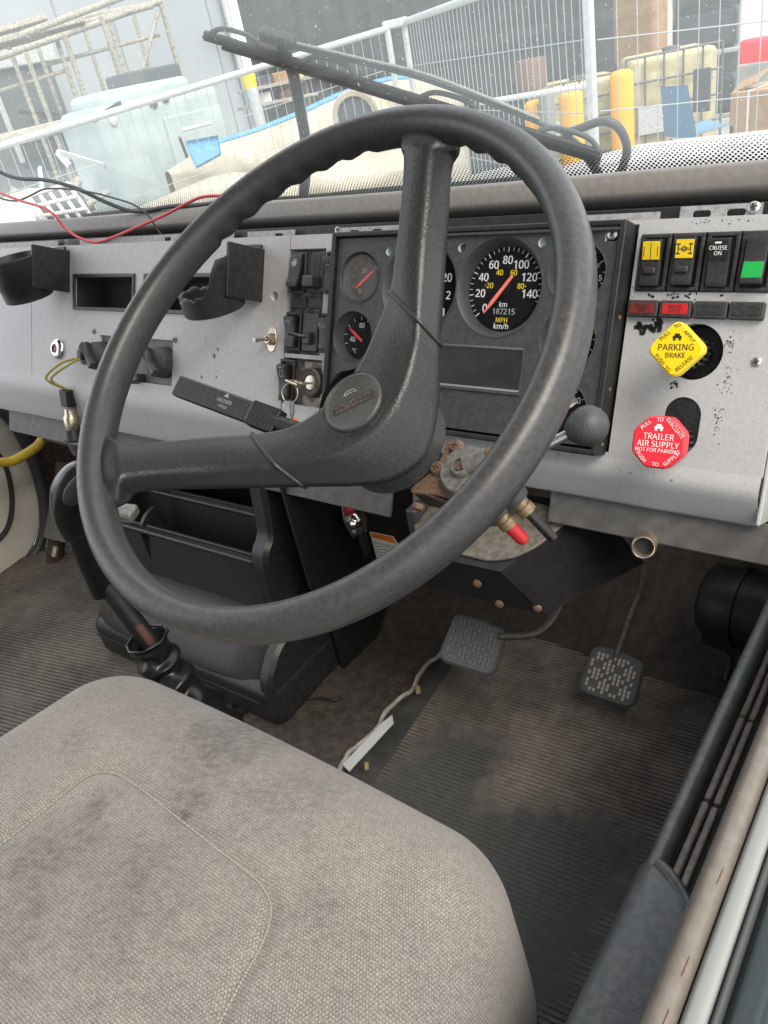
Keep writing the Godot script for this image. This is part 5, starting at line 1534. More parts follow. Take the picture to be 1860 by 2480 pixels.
func build_seat() -> void:
	var s := thing("driver_seat", "worn grey-beige fabric driver's seat cushion with dark stains", "seat", at(Vector3(0.0, 0, 0.0)))
	var hw := 0.245
	var z0 := 0.11
	var z1 := 0.66
	var r := 0.07
	var top := -0.287
	var seam := [Vector3(-0.1324, -0.3100, 0.3502), Vector3(-0.1297, -0.3100, 0.3280), Vector3(-0.1233, -0.3100, 0.2855), Vector3(-0.1207, -0.3100, 0.2555), Vector3(-0.1155, -0.3100, 0.2392), Vector3(-0.1018, -0.3100, 0.2297), Vector3(-0.0748, -0.3100, 0.2268), Vector3(-0.0048, -0.3100, 0.2311), Vector3(0.0559, -0.3100, 0.2347), Vector3(0.0811, -0.3100, 0.2363), Vector3(0.0975, -0.3100, 0.2421), Vector3(0.1070, -0.3100, 0.2512), Vector3(0.1139, -0.3100, 0.2681), Vector3(0.1175, -0.3100, 0.2890), Vector3(0.1237, -0.3100, 0.3173)]
	var sp := catmull(seam, 4)
	var nx := 190
	var nz := 220
	var rows := []
	var uv := PackedVector2Array()
	var col := PackedColorArray()
	var stain := FastNoiseLite.new()
	stain.seed = 77
	stain.frequency = 55.0
	stain.fractal_octaves = 4
	var broad := FastNoiseLite.new()
	broad.seed = 78
	broad.frequency = 6.0
	var spots := [[Vector3(-0.0340, -0.3100, 0.1463), 0.05, 0.55], [Vector3(-0.0306, -0.3100, 0.1773), 0.03, 0.35], [Vector3(-0.0657, -0.3100, 0.2884), 0.03, 0.3], [Vector3(-0.0807, -0.3100, 0.3122), 0.035, 0.35], [Vector3(-0.0466, -0.3100, 0.3336), 0.012, 0.55], [Vector3(-0.0774, -0.3100, 0.2603), 0.018, 0.4], [Vector3(0.0536, -0.3100, 0.1652), 0.05, 0.25], [Vector3(-0.0103, -0.3100, 0.2165), 0.018, 0.45], [Vector3(0.0003, -0.3100, 0.2766), 0.025, 0.35], [Vector3(0.0196, -0.3100, 0.3043), 0.05, 0.25], [Vector3(-0.0512, -0.3100, 0.3644), 0.05, 0.25], [Vector3(-0.1610, -0.3100, 0.2232), 0.02, 0.25], [Vector3(0.1320, -0.3100, 0.2348), 0.03, 0.18]]
	var ext := 0.22
	for j in nz:
		var q := lerpf(-ext, z1 - z0 - r, j / float(nz - 1))
		var th := clampf(-(q - r) / r, 0.0, PI / 2) if q < r else 0.0
		var fall := maxf(0.0, (r - q) - r * PI / 2)
		var row := PackedVector3Array()
		for i in nx:
			var u := lerpf(-(hw + ext * 0.6), hw + ext * 0.6, i / float(nx - 1))
			var au := absf(u)
			var tx := clampf((au - (hw - r)) / r, 0.0, PI / 2)
			var fx := maxf(0.0, (au - (hw - r)) - r * PI / 2)
			var d := Vector3(signf(u) * sin(tx), cos(tx) * cos(th), -sin(th)).normalized()
			var inner := Vector3(clampf(u, -(hw - r), hw - r), 0, z0 + maxf(q, r))
			# plump crown, and a hollow where the driver sits
			var cr := 0.012 * (1.0 - pow(inner.x / hw, 2.0)) - 0.010 * smoothstep(0.05, 0.3, inner.z - z0) * (1.0 - pow(inner.x / hw, 2.0))
			var p := inner + d * r + Vector3(0, top - r + cr - fall - fx, 0)
			# slight bulge of the skirts
			p += Vector3(d.x, 0, d.z) * 0.008 * sin(clampf((fall + fx) / 0.1, 0, PI))
			p.x = p.x * (1.0 + 0.17 * smoothstep(0.10, 0.36, p.z)) - 0.017
			var near := 1.0
			if fall + fx < 0.01:
				for k in sp.size() - 1:
					var a := Vector2(sp[k].x, sp[k].z)
					var b := Vector2(sp[k + 1].x, sp[k + 1].z)
					var c := Vector2(p.x, p.z)
					near = minf(near, c.distance_to(Geometry2D.get_closest_point_to_segment(c, a, b)))
			p.y -= 0.0045 * exp(-pow(near / 0.0055, 2.0)) 
			row.append(p)
			uv.append(Vector2(u, q) * 29.0)
			var base := Color(0.36, 0.335, 0.305).lerp(Color(0.295, 0.282, 0.272), clampf(broad.get_noise_2d(p.x, p.z) * 0.9 + 0.45, 0, 1))
			var dark := 0.0
			for e in spots:
				var dd: float = Vector2(p.x - e[0].x, p.z - e[0].z).length() / e[1]
				if dd < 2.0:
					dark = maxf(dark, minf(0.7, e[2] * 1.3) * smoothstep(1.5, 0.1, dd + stain.get_noise_2d(p.x, p.z) * 0.8) * (0.7 + 1.1 * stain.get_noise_2d(p.x * 3.0, p.z * 3.0)))
			dark = clampf(dark * 0.95 + (0.10 + 0.25 * stain.get_noise_2d(p.x * 0.5 + 9.0, p.z * 0.5)) * (0.5 + 0.5 * stain.get_noise_2d(p.x * 3.0, p.z * 3.0)), 0, 0.75)
			col.append(base.lerp(Color(0.075, 0.07, 0.075), dark))
		rows.append(row)
	rows.reverse()
	# keep uv and colours in step with the reversed rows
	var ruv := PackedVector2Array()
	var rcol := PackedColorArray()
	for j in range(nz - 1, -1, -1):
		ruv.append_array(uv.slice(j * nx, (j + 1) * nx))
		rcol.append_array(col.slice(j * nx, (j + 1) * nx))
	part(s, "cushion", grid(rows, false, false, false, ruv, rcol), M.fabric)
	var stitch := []
	for k in sp.size() - 1:
		for h in 3:
			var a: Vector3 = sp[k].lerp(sp[k + 1], h / 3.0)
			var b: Vector3 = sp[k].lerp(sp[k + 1], (h + 0.7) / 3.0)
			a.y = seat_height(a, hw, z0, top) - 0.0034
			b.y = seat_height(b, hw, z0, top) - 0.0034
			if a.z < z1 - 0.08 and absf(a.x) < hw:
				stitch.append([rod(a, b, 0.0007, 6), Transform3D()])
	var sm := part(s, "stitching", joined(stitch), M.stitch)
	sm.set_meta("kind", "stuff")
	part(s, "seat_base", rbox(Vector3(0.40, 0.2, 0.46), 0.03), M.black, at(Vector3(0, -0.60, 0.42)))

# ---------------------------------------------------------------- gear lever
func build_gear_lever() -> void:
	var foot := Vector3(-0.3794, -0.5401, -0.0100)
	var mid := Vector3(-0.4383, -0.4505, -0.0050)
	var top := Vector3(-0.4696, -0.2447, 0.0000)
	var g := thing("gear_lever", "gear lever with a hollow black grip and wrinkled rubber boot beside the seat", "gear lever", at(Vector3(foot.x, FLOOR_Y, foot.z)))
	var o: Vector3 = g.position
	part(g, "shaft", tube(PackedVector3Array([foot - o, mid - o, Vector3(-0.4753, -0.3587, 0.0000) - o]), 0.0135, 16), M.black)
	var sd := (mid - Vector3(-0.4753, -0.3587, 0.0000)).normalized()
	var sbs := along(sd)
	var eye := sbs.inverse() * Vector3(0.75, 0.5, 0.45)
	var ea := atan2(eye.z, eye.x)
	part(g, "bare_patch", lathe([Vector2(0.0136, -0.03), Vector2(0.0138, -0.026), Vector2(0.0138, 0.02), Vector2(0.0136, 0.025)], 10, 0.8, ea - 0.2), M.bare, Transform3D(sbs, mid - o))
	# sleeve and grip
	part(g, "grip_sleeve", tube(PackedVector3Array([Vector3(-0.4806, -0.3705, 0.0000) - o, Vector3(-0.4768, -0.3191, 0.0000) - o, Vector3(-0.4679, -0.2655, 0.0000) - o]), [0.022, 0.0225, 0.024], 20, true, 0.75), M.gloss_black)
	part(g, "grip", tube(catmull([Vector3(-0.4750, -0.2729, 0.0000) - o, Vector3(-0.4704, -0.2505, 0.0000) - o, Vector3(-0.4617, -0.2259, 0.0000) - o, Vector3(-0.4404, -0.1951, 0.0000) - o, Vector3(-0.4070, -0.1639, 0.0000) - o], 4), [0.0245, 0.0255, 0.027, 0.028, 0.029, 0.0295, 0.03, 0.03, 0.03, 0.03, 0.0295, 0.029, 0.027, 0.024, 0.02, 0.014, 0.006], 24, true, 0.8), M.gloss_black)
	part(g, "grip_panel", tube(catmull([Vector3(-0.3942, -0.1978, 0.0280) - o, Vector3(-0.3792, -0.1769, 0.0290) - o, Vector3(-0.3618, -0.1544, 0.0260) - o], 4), [0.004, 0.011, 0.015, 0.017, 0.017, 0.016, 0.013, 0.008, 0.003], 16, true, 0.35), M.charcoal)
	part(g, "range_switch", rbox(Vector3(0.03, 0.014, 0.022), 0.004), M.zinc, turned(Vector3(-0.3519, -0.2184, 0.0000) - o, Vector3(10, 20, -8)))
	part(g, "switch_stem", tube(PackedVector3Array([Vector3(-0.4500, -0.2269, 0.0000) - o, Vector3(-0.3599, -0.2227, 0.0000) - o]), 0.007, 10), M.gloss_black)
	# wrinkled boot: rings of uneven radius winding down the lever
	var rows := []
	var a := Vector3(-0.4299, -0.4392, 0.0000) - o
	var b := Vector3(-0.4203, -0.4866, 0.0000) - o
	var c := Vector3(foot.x + 0.035, foot.y - 0.06, 0.0) - o
	var path := catmull([a, b, Vector3(-0.3912, -0.5362, 0.0000) - o, c], 16)
	for i in path.size():
		var t := i / float(path.size() - 1)
		var tn := (path[mini(i + 1, path.size() - 1)] - path[maxi(i - 1, 0)]).normalized()
		var x := tn.cross(Vector3(0, 0, 1)).normalized()
		var y := tn.cross(x)
		var row := PackedVector3Array()
		for k in 32:
			var an := TAU * k / 32.0
			var twist := an + t * 3.2 + 0.6 * sin(t * 9.0)
			var wrinkle := sin(t * 30.0 + 1.8 * sin(twist) + 0.8 * sin(an * 3.0 + t * 8.0)) * 0.0042 + sin(t * 55.0 - twist * 2.0) * 0.0016
			var rad: float = lerpf(0.0265, 0.042, smoothstep(0.3, 1.0, t)) + wrinkle * smoothstep(0.02, 0.15, t) + 0.006 * exp(-t * 30.0) * (1.0 + 0.6 * sin(an * 2.0 + 0.7))
			row.append(path[i] + (x * cos(an) + y * sin(an)) * rad)
		rows.append(row)
	part(g, "boot", grid(rows, true), M.boot)
	part(g, "boot_lip", tube(PackedVector3Array([rows[0][0], rows[0][4], rows[0][8], rows[0][12], rows[0][16], rows[0][20], rows[0][24], rows[0][28], rows[0][0]]), 0.0022, 8, false), M.boot)

# ---------------------------------------------------------------- driver's door seen from above
func build_driver_door() -> void:
	var d := thing("driver_door", "closed driver's door seen from its window, with a blue-grey armrest", "door", at(Vector3(0.36, -0.3, 0.1)))
	var o: Vector3 = d.position
	# armrest: a grab bar forward, widening to a flat rest behind its hand slot
	var y := -0.30
	var z_slot := 0.085
	var bar_rows := []
	for i in 25:
		var z := lerpf(-0.62, z_slot + 0.01, i / 24.0)
		var row := PackedVector3Array()
		for k in 18:
			var an := TAU * k / 18.0
			row.append(Vector3(0.2975 + 0.0064 * signf(cos(an)) * pow(absf(cos(an)), 0.8), y - 0.012 + 0.0145 * signf(sin(an)) * pow(absf(sin(an)), 0.8), z) - o)
		bar_rows.append(row)
	part(d, "grab_bar", grid(bar_rows, true, false, true), M.door_blue)
	var rest := []
	for e in [[0.285, -0.40], [0.2865, -0.325], [0.289, -0.305], [0.2935, -0.2965], [0.30, -0.294], [0.32, -0.2935], [0.335, -0.294], [0.35, -0.296]]:
		var row := PackedVector3Array()
		for i in 21:
			var t := i / 20.0
			var z := lerpf(z_slot, 0.9, pow(t, 1.5))
			# the front edge curves round the slot
			var sweep := 0.05 * pow(clampf((e[0] - 0.30) / 0.05, 0, 1), 1.5) * (1 - t)
			row.append(Vector3(e[0], e[1] - 0.004 * exp(-t * 30.0), z + sweep) - o)
		rest.append(row)
	part(d, "armrest", grid(rest), M.door_blue)
	var lip := []
	for i in 9:
		var x := lerpf(0.3, 0.345, i / 8.0)
		lip.append(Vector3(x, -0.298, z_slot + 0.05 * pow(clampf((x - 0.30) / 0.05, 0, 1), 1.5) + 0.002) - o)
	part(d, "armrest_lip", tube(catmull(lip, 3), 0.0045, 10), M.door_blue)
	part(d, "inner_skin", rbox(Vector3(0.01, 0.4, 1.7), 0.003), M.black, at(Vector3(0.362, -0.53, 0.1) - o))
	# window sill: tan roll, pale channel, dark outer skin
	var sill := [["sill_roll", M.sill_tan, [[0.3325, -0.264], [0.3322, -0.257], [0.334, -0.2495], [0.338, -0.2455], [0.342, -0.2452], [0.3458, -0.2475], [0.348, -0.254], [0.348, -0.27]]],
		["glass_channel", M.channel, [[0.3478, -0.262], [0.3492, -0.2535], [0.352, -0.2515], [0.3565, -0.2515], [0.3592, -0.2525], [0.3605, -0.256], [0.3608, -0.27]]],
		["channel_seal", M.seal, [[0.3607, -0.265], [0.3612, -0.2545], [0.363, -0.2525], [0.365, -0.255], [0.3655, -0.265]]],
		["outer_skin", M.paint, [[0.3654, -0.262], [0.369, -0.259], [0.376, -0.259], [0.3815, -0.263], [0.3855, -0.272], [0.388, -0.29], [0.392, -0.35], [0.398, -0.6]]]]
	for e in sill:
		var rows := []
		for p in e[2]:
			var row := PackedVector3Array()
			for i in 41:
				var z := lerpf(-0.75, 0.9, i / 40.0)
				row.append(Vector3(p[0], p[1] + 0.0006 * sin(z * 13.0), z) - o)
			rows.append(row)
		part(d, e[0], grid(rows), e[1])
	rng.seed = 31
	var sc := []
	for k in 14:
		var z := rng.randf_range(-0.25, 0.3)
		sc.append([prism([Vector2(-0.0006, -0.006), Vector2(0.0004, -0.005), Vector2(0.0008, 0.004), Vector2(-0.0002, 0.006)], 0.0002), Transform3D(Basis(Vector3(0, 0, 1), -0.75) * Basis(Vector3(1, 0, 0), -PI / 2), Vector3(0.3448 + rng.randf_range(-0.001, 0.0006), -0.2456, z) - o)])
	var sf := part(d, "scuffs", joined(sc), M.rust)
	sf.set_meta("kind", "stuff")
	# tread strip on the door step far below
	var st := thing("step_tread", "tan ribbed strip low on the door, seen through the armrest slot", "tread strip", at(Vector3(0.2525, -0.5, -0.06)))
	for i in 3:
		var z := -0.42
		while z < 0.24:
			var l := 0.10 + 0.02 * ((i * 3 + int((z + 0.42) * 20)) % 3)
			part(st, "rib", rbox(Vector3(0.007, 0.012, l - 0.004), 0.0025, 1), M.tread_tan, at(Vector3(0.012 + 0.0086 * i, 0.012 - 0.003 * i, z + l / 2)))
			z += l
	part(st, "strip_base", rbox(Vector3(0.036, 0.008, 0.68), 0.002, 1), M.void, at(Vector3(0.02, 0.003, -0.09)))
	part(st, "drain_ring", lathe([Vector2(0.008, 0), Vector2(0.008, 0.016), Vector2(0.0115, 0.017), Vector2(0.0125, 0.015), Vector2(0.0125, 0)], 24), M.gloss_black, at(Vector3(0.028, 0.004, 0.06)))
	part(st, "step_ribs", ribbed(0.036, 0.104, -0.42, 0.24, 0.009, 0.006), M.black, at(Vector3(0, 0.0, 0)))

	# passenger side door opening: cream door shell, seal, dark post and yellow grab handle
	var pd := thing("passenger_door", "open cream passenger door shell with a grey rubber seal", "door", at(Vector3(-1.35, FLOOR_Y, -0.2)))
	var q: Vector3 = pd.position
	var shell := [Vector3(-1.4000, -0.3330, -0.2957), Vector3(-1.4000, -0.3692, -0.3486), Vector3(-1.4000, -0.4456, -0.3675), Vector3(-1.4000, -0.5510, -0.3601), Vector3(-1.4000, -0.6337, -0.3397), Vector3(-1.4000, -0.6988, -0.2983), Vector3(-1.4000, -0.7336, -0.2433), Vector3(-1.4000, -0.7470, -0.1661), Vector3(-1.4000, -0.7447, -0.0700)]
	var poly := []
	for p in shell:
		poly.append(Vector2(-p.z, p.y))
	poly.append(Vector2(-0.6, -0.9))
	poly.append(Vector2(-0.6, -0.3))
	part(pd, "door_shell", prism(soften(poly, 0.03), 0.03, 0.008), M.cream, Transform3D(Basis(Vector3(0, 0, -1), Vector3(0, 1, 0), Vector3(1, 0, 0)), Vector3(-1.43, 0, 0) - q))
	var sl := []
	for p in shell:
		sl.append(p + Vector3(0.012, 0, 0) - q)
	part(pd, "door_seal", tube(catmull(sl, 5), 0.013, 10), M.seal)
	var rc := []
	for p in [Vector3(-1.3980, -0.4275, -0.2952), Vector3(-1.3980, -0.4933, -0.3023), Vector3(-1.3980, -0.5717, -0.2808), Vector3(-1.3980, -0.6278, -0.2413), Vector3(-1.3980, -0.6480, -0.1882)]:
		rc.append(p - q)
	part(pd, "pressed_recess", tube(catmull(rc, 6), 0.012, 8, true, 0.4), M.void)
	var post := thing("door_post", "grey-brown hinge post beside the passenger door opening", "post", at(Vector3(-1.3, FLOOR_Y, -0.34)))
	var po: Vector3 = post.position
	part(post, "flap", faces_thick([Vector3(-1.2600, -0.6309, -0.2968), Vector3(-1.2400, -0.6463, -0.3288), Vector3(-1.2400, -0.6632, -0.2883), Vector3(-1.2800, -0.6436, -0.2613), Vector3(-1.2700, -0.5370, -0.3303), Vector3(-1.2400, -0.5257, -0.3648)], 0.006), M.lower_grey, at(-po))
	part(post, "hinge_tube", rod(Vector3(-1.3000, -0.7246, -0.2694) - po, Vector3(-1.3000, -0.5148, -0.3960) - po, 0.02, 14), M.rust_dark)
	part(post, "bright_bolt", rod(Vector3(-1.2700, -0.6952, -0.2641) - po, Vector3(-1.2700, -0.6751, -0.2787) - po, 0.008, 10), M.nickel)
	var gh := part(self, "grab_handle", tube(catmull([Vector3(-1.2200, -0.4066, -0.3501), Vector3(-1.2100, -0.4066, -0.3297), Vector3(-1.2000, -0.4111, -0.3050), Vector3(-1.2000, -0.4149, -0.2597), Vector3(-1.2000, -0.4104, -0.2341), Vector3(-1.2000, -0.3899, -0.1954)], 6), 0.0125, 12, true, 0.8), M.yellow_dull)
	tag(gh, "yellow grab handle by the passenger door opening", "handle")
	var lm := part(self, "latch_bracket", joined([[rod(Vector3(-1.2000, -0.3981, -0.3429), Vector3(-1.1000, -0.4026, -0.3475), 0.016, 12), Transform3D()], [lathe([Vector2(0.022, -0.02), Vector2(0.024, 0.0), Vector2(0.018, 0.02), Vector2(0, 0.024)], 18), at(Vector3(-1.0200, -0.3776, -0.3136))], [rod(Vector3(-1.1000, -0.4517, -0.2955), Vector3(-1.0500, -0.4578, -0.3181), 0.007, 8), Transform3D()]]), M.lower_grey)
	tag(lm, "grey levers under the passenger end of the dashboard", "lever")
	part(self, "passenger_footwell", rbox(Vector3(0.5, 0.5, 0.02), 0.005, 1), M.carpet, at(Vector3(-1.1, -0.46, -0.55))).set_meta("kind", "structure")
	structure("left_wall", rbox(Vector3(0.02, 0.5, 0.4), 0.005, 1), M.rust_dark, at(Vector3(-1.42, -0.45, -0.56)))

func faces_thick(pts: Array, t: float) -> ArrayMesh:
	var nn: Vector3 = (pts[1] - pts[0]).cross(pts[2] - pts[0]).normalized()
	var ex: Vector3 = (pts[1] - pts[0]).normalized()
	var ey := nn.cross(ex)
	var flat := []
	for p in pts:
		flat.append(Vector2((p - pts[0]).dot(ex), (p - pts[0]).dot(ey)))
	return joined([[prism(flat, t, t * 0.2), Transform3D(Basis(ex, ey, nn), pts[0])]])

# ---------------------------------------------------------------- windscreen and wiper
func build_windscreen() -> void:
	var up := Vector3(0, 0.866, 0.5)
	var out := Vector3(0, 0.5, -0.866)
	var fx := Transform3D(Basis(Vector3(1, 0, 0), up, Vector3(1, 0, 0).cross(up)), Vector3(0, 0.03, -0.55))
	var ws := thing("windscreen", "dusty raked windscreen with a band of black dots along its foot", "windscreen", fx)
	part(ws, "pane", faces([[Vector3(-1.6, -0.08, 0), Vector3(0.75, -0.08, 0), Vector3(0.75, 0.75, 0), Vector3(-1.6, 0.75, 0)]]), M.glass)
	# printed dots, shrinking upward
	var v := PackedVector3Array()
	var n := PackedVector3Array()
	var ix := PackedInt32Array()
	for j in 14:
		var y := -0.034 + j * 0.0030
		var rad := 0.0020 * clampf(1.15 - j * 0.062, 0.25, 1)
		var x := -1.3 + (0.0029 if j % 2 == 1 else 0.0)
		while x < 0.5:
			var b := v.size()
			for k in 6:
				v.append(Vector3(x + cos(TAU * k / 6) * rad, y + sin(TAU * k / 6) * rad, 0.0008))
				n.append(Vector3(0, 0, 1))
			for k in range(1, 5):
				ix.append_array(PackedInt32Array([b, b + k + 1, b + k]))
			x += 0.0058
	part(ws, "dot_band", commit(v, n, ix), M.frit).set_meta("kind", "stuff")
	part(ws, "black_border", rbox(Vector3(2.3, 0.05, 0.001), 0.0003, 1), M.frit, at(Vector3(-0.42, -0.062, 0.0012)))
	# splashes and dust specks on the outside of the pane
	rng.seed = 44
	var specks := []
	var sm := prism([Vector2(-0.0005, -0.0009), Vector2(0.0004, -0.0008), Vector2(0.0006, 0.0009), Vector2(-0.0003, 0.0011)], 0.0001)
	for k in 1900:
		var sc := rng.randf_range(0.25, 1.0) * (2.4 if rng.randf() < 0.1 else 1.0)
		specks.append([sm, Transform3D(Basis(Vector3(0, 0, 1), rng.randf_range(-0.7, 0.7)).scaled(Vector3(sc, sc, 1)), Vector3(rng.randf_range(-1.1, 0.35), rng.randf_range(0.03, 0.42), -0.001))])
	part(ws, "dust_specks", joined(specks), M.dust).set_meta("kind", "stuff")

	# wiper lying across the lower glass
	var wp := thing("wiper", "black windscreen wiper lying aslant across the glass", "wiper", at(Vector3(0.0066, 0.0033, -0.6001)))
	var o: Vector3 = wp.position
	var a := Vector3(-0.4934, 0.2409, -0.4421)
	var b := Vector3(0.0005, 0.0248, -0.5669)
	var dd := (b - a).normalized()
	var bs := Basis(dd, out.cross(dd).normalized(), out)
	bs.y = out.cross(dd).normalized()
	var ln := (b - a).length()
	part(wp, "rubber_blade", joined([[rbox(Vector3(ln * 0.99, 0.005, 0.006), 0.001), at(Vector3(0, 0.0055, 0))], [rbox(Vector3(ln * 1.0, 0.0035, 0.007), 0.001), at(Vector3(0, 0.001, -0.001))], [rbox(Vector3(ln * 1.0, 0.0035, 0.006), 0.001), at(Vector3(0, -0.003, 0.0))], [rbox(Vector3(ln * 0.95, 0.004, 0.008), 0.001), at(Vector3(ln * 0.025, -0.007, -0.001))]]), M.black, Transform3D(Basis(dd, -bs.y if bs.y.y < 0 else bs.y, out), (a + b) / 2 - o))
	var s0 := Vector3(-0.3887, 0.2125, -0.4723)
	var s1 := Vector3(-0.0382, 0.0537, -0.5640)
	var upb := bs.y if bs.y.y > 0 else -bs.y
	part(wp, "spine", tube(catmull([s0 - o, s0.lerp(s1, 0.25) + upb * 0.008 - o, s0.lerp(s1, 0.5) + upb * 0.014 - o, s0.lerp(s1, 0.75) + upb * 0.008 - o, s1 - o], 6), 0.005, 8, true, 0.6), M.seal)
	part(wp, "spine_plate", tube(catmull([s0 + upb * 0.006 - o, s0.lerp(s1, 0.3) + upb * 0.015 - o, s0.lerp(s1, 0.55) + upb * 0.021 - o, s0.lerp(s1, 0.9) + upb * 0.008 - o], 6), 0.0045, 6, true, 0.5), M.zinc)
	for t in [0.09, 0.34, 0.64, 0.92]:
		var c := a.lerp(b, t)
		part(wp, "yoke", tube(catmull([c - dd * 0.04 + upb * 0.006 - o, c - dd * 0.02 + upb * 0.013 + out * 0.008 - o, c + dd * 0.02 + upb * 0.013 + out * 0.008 - o, c + dd * 0.04 + upb * 0.006 - o], 5), 0.0032, 8), M.seal)
	part(wp, "end_fitting", rbox(Vector3(0.05, 0.014, 0.016), 0.004), M.black, Transform3D(Basis(dd, upb, out), Vector3(-0.3826, 0.2191, -0.4639) - o))
	part(wp, "arm", tube(catmull([Vector3(-0.3921, 0.2206, -0.4746) - o, Vector3(-0.4059, 0.1820, -0.5027) - o, Vector3(-0.4323, 0.1323, -0.5313) - o, Vector3(-0.4710, 0.0704, -0.5671) - o, Vector3(-0.5334, -0.0023, -0.6033) - o], 6), 0.0085, 8, true, 0.6), M.black)
	part(wp, "foot", tube(catmull([Vector3(-0.0505, 0.0537, -0.5710) - o, Vector3(-0.0302, 0.0279, -0.5858) - o, Vector3(-0.0211, 0.0014, -0.6012) - o, Vector3(-0.0201, -0.0165, -0.6115) - o], 5), 0.012, 8, true, 0.5), M.black)
	part(wp, "washer_hose", tube(catmull([Vector3(-0.0408, 0.0555, -0.5699) - o, Vector3(-0.0204, 0.0594, -0.5677) - o, Vector3(0.0027, 0.0633, -0.5654) - o, Vector3(0.0180, 0.0571, -0.5690) - o, Vector3(0.0247, 0.0397, -0.5790) - o, Vector3(0.0214, 0.0199, -0.5905) - o, Vector3(0.0034, -0.0088, -0.6070) - o], 6), 0.0052, 10), M.hose)
	# cowl outside, below the glass
	var rows := []
	for j in 9:
		var t := j / 8.0
		var row := PackedVector3Array()
		for i in 31:
			var x := -0.62 + 1.5 * i / 30.0
			var drop := 0.12 * pow(clampf((-0.05 - x) / 0.45, 0, 1), 1.5)
			row.append(Vector3(x, lerpf(-0.03, 0.002, sin(t * PI * 0.6)) - 0.018 * t * t - drop, lerpf(-0.57, -0.92, t)))
		rows.append(row)
	var cw := part(self, "cowl", grid(rows), M.cowl)
	tag(cw, "dusty grey bonnet cowl outside below the windscreen", "cowl")

# ---------------------------------------------------------------- the yard beyond the glass
func fence_panel(label: String, a: Vector3, b: Vector3, foot: float, first_post := true, last_post := true) -> void:
	var o := thing("mesh_fence", label, "fence", at(Vector3((a.x + b.x) / 2, foot, (a.z + b.z) / 2)), "temporary mesh fence panels")
	var c: Vector3 = o.position
	var down := Vector3(0, foot - minf(a.y, b.y), 0)
	for e in [[a, first_post], [b, last_post]]:
		if e[1]:
			part(o, "post", rod(e[0] + Vector3(0, 0.03, 0) - c, Vector3(e[0].x, foot, e[0].z) - c, 0.021, 10), M.galv)
	part(o, "top_rail", rod(a - c, b - c, 0.02, 10), M.galv)
	part(o, "bottom_rail", rod(Vector3(a.x, foot + 0.15, a.z) - c, Vector3(b.x, foot + 0.15, b.z) - c, 0.018, 8), M.galv)
	var n := int((b - a).length() / 0.068)
	var high := minf(a.y, b.y) - foot - 0.15
	var wm := rod(Vector3(0, 0, 0), Vector3(0, -high - absf(a.y - b.y), 0), 0.0022, 5)
	for i in range(1, n):
		part(o, "wire", wm, M.wire, at(a.lerp(b, i / float(n)) - c))
	for k in range(1, 7):
		var f := k / 7.0
		var d := Vector3(0, -high * f, 0)
		part(o, "cross_wire", rod(a + d - c, b + d - c, 0.0024, 5), M.wire)

func leg(o: Node3D, p: Vector3, r: float, m: Material) -> void:
	part(o, "leg", rod(p - o.position, Vector3(p.x, YARD_Y, p.z) - o.position, r, 8), m)

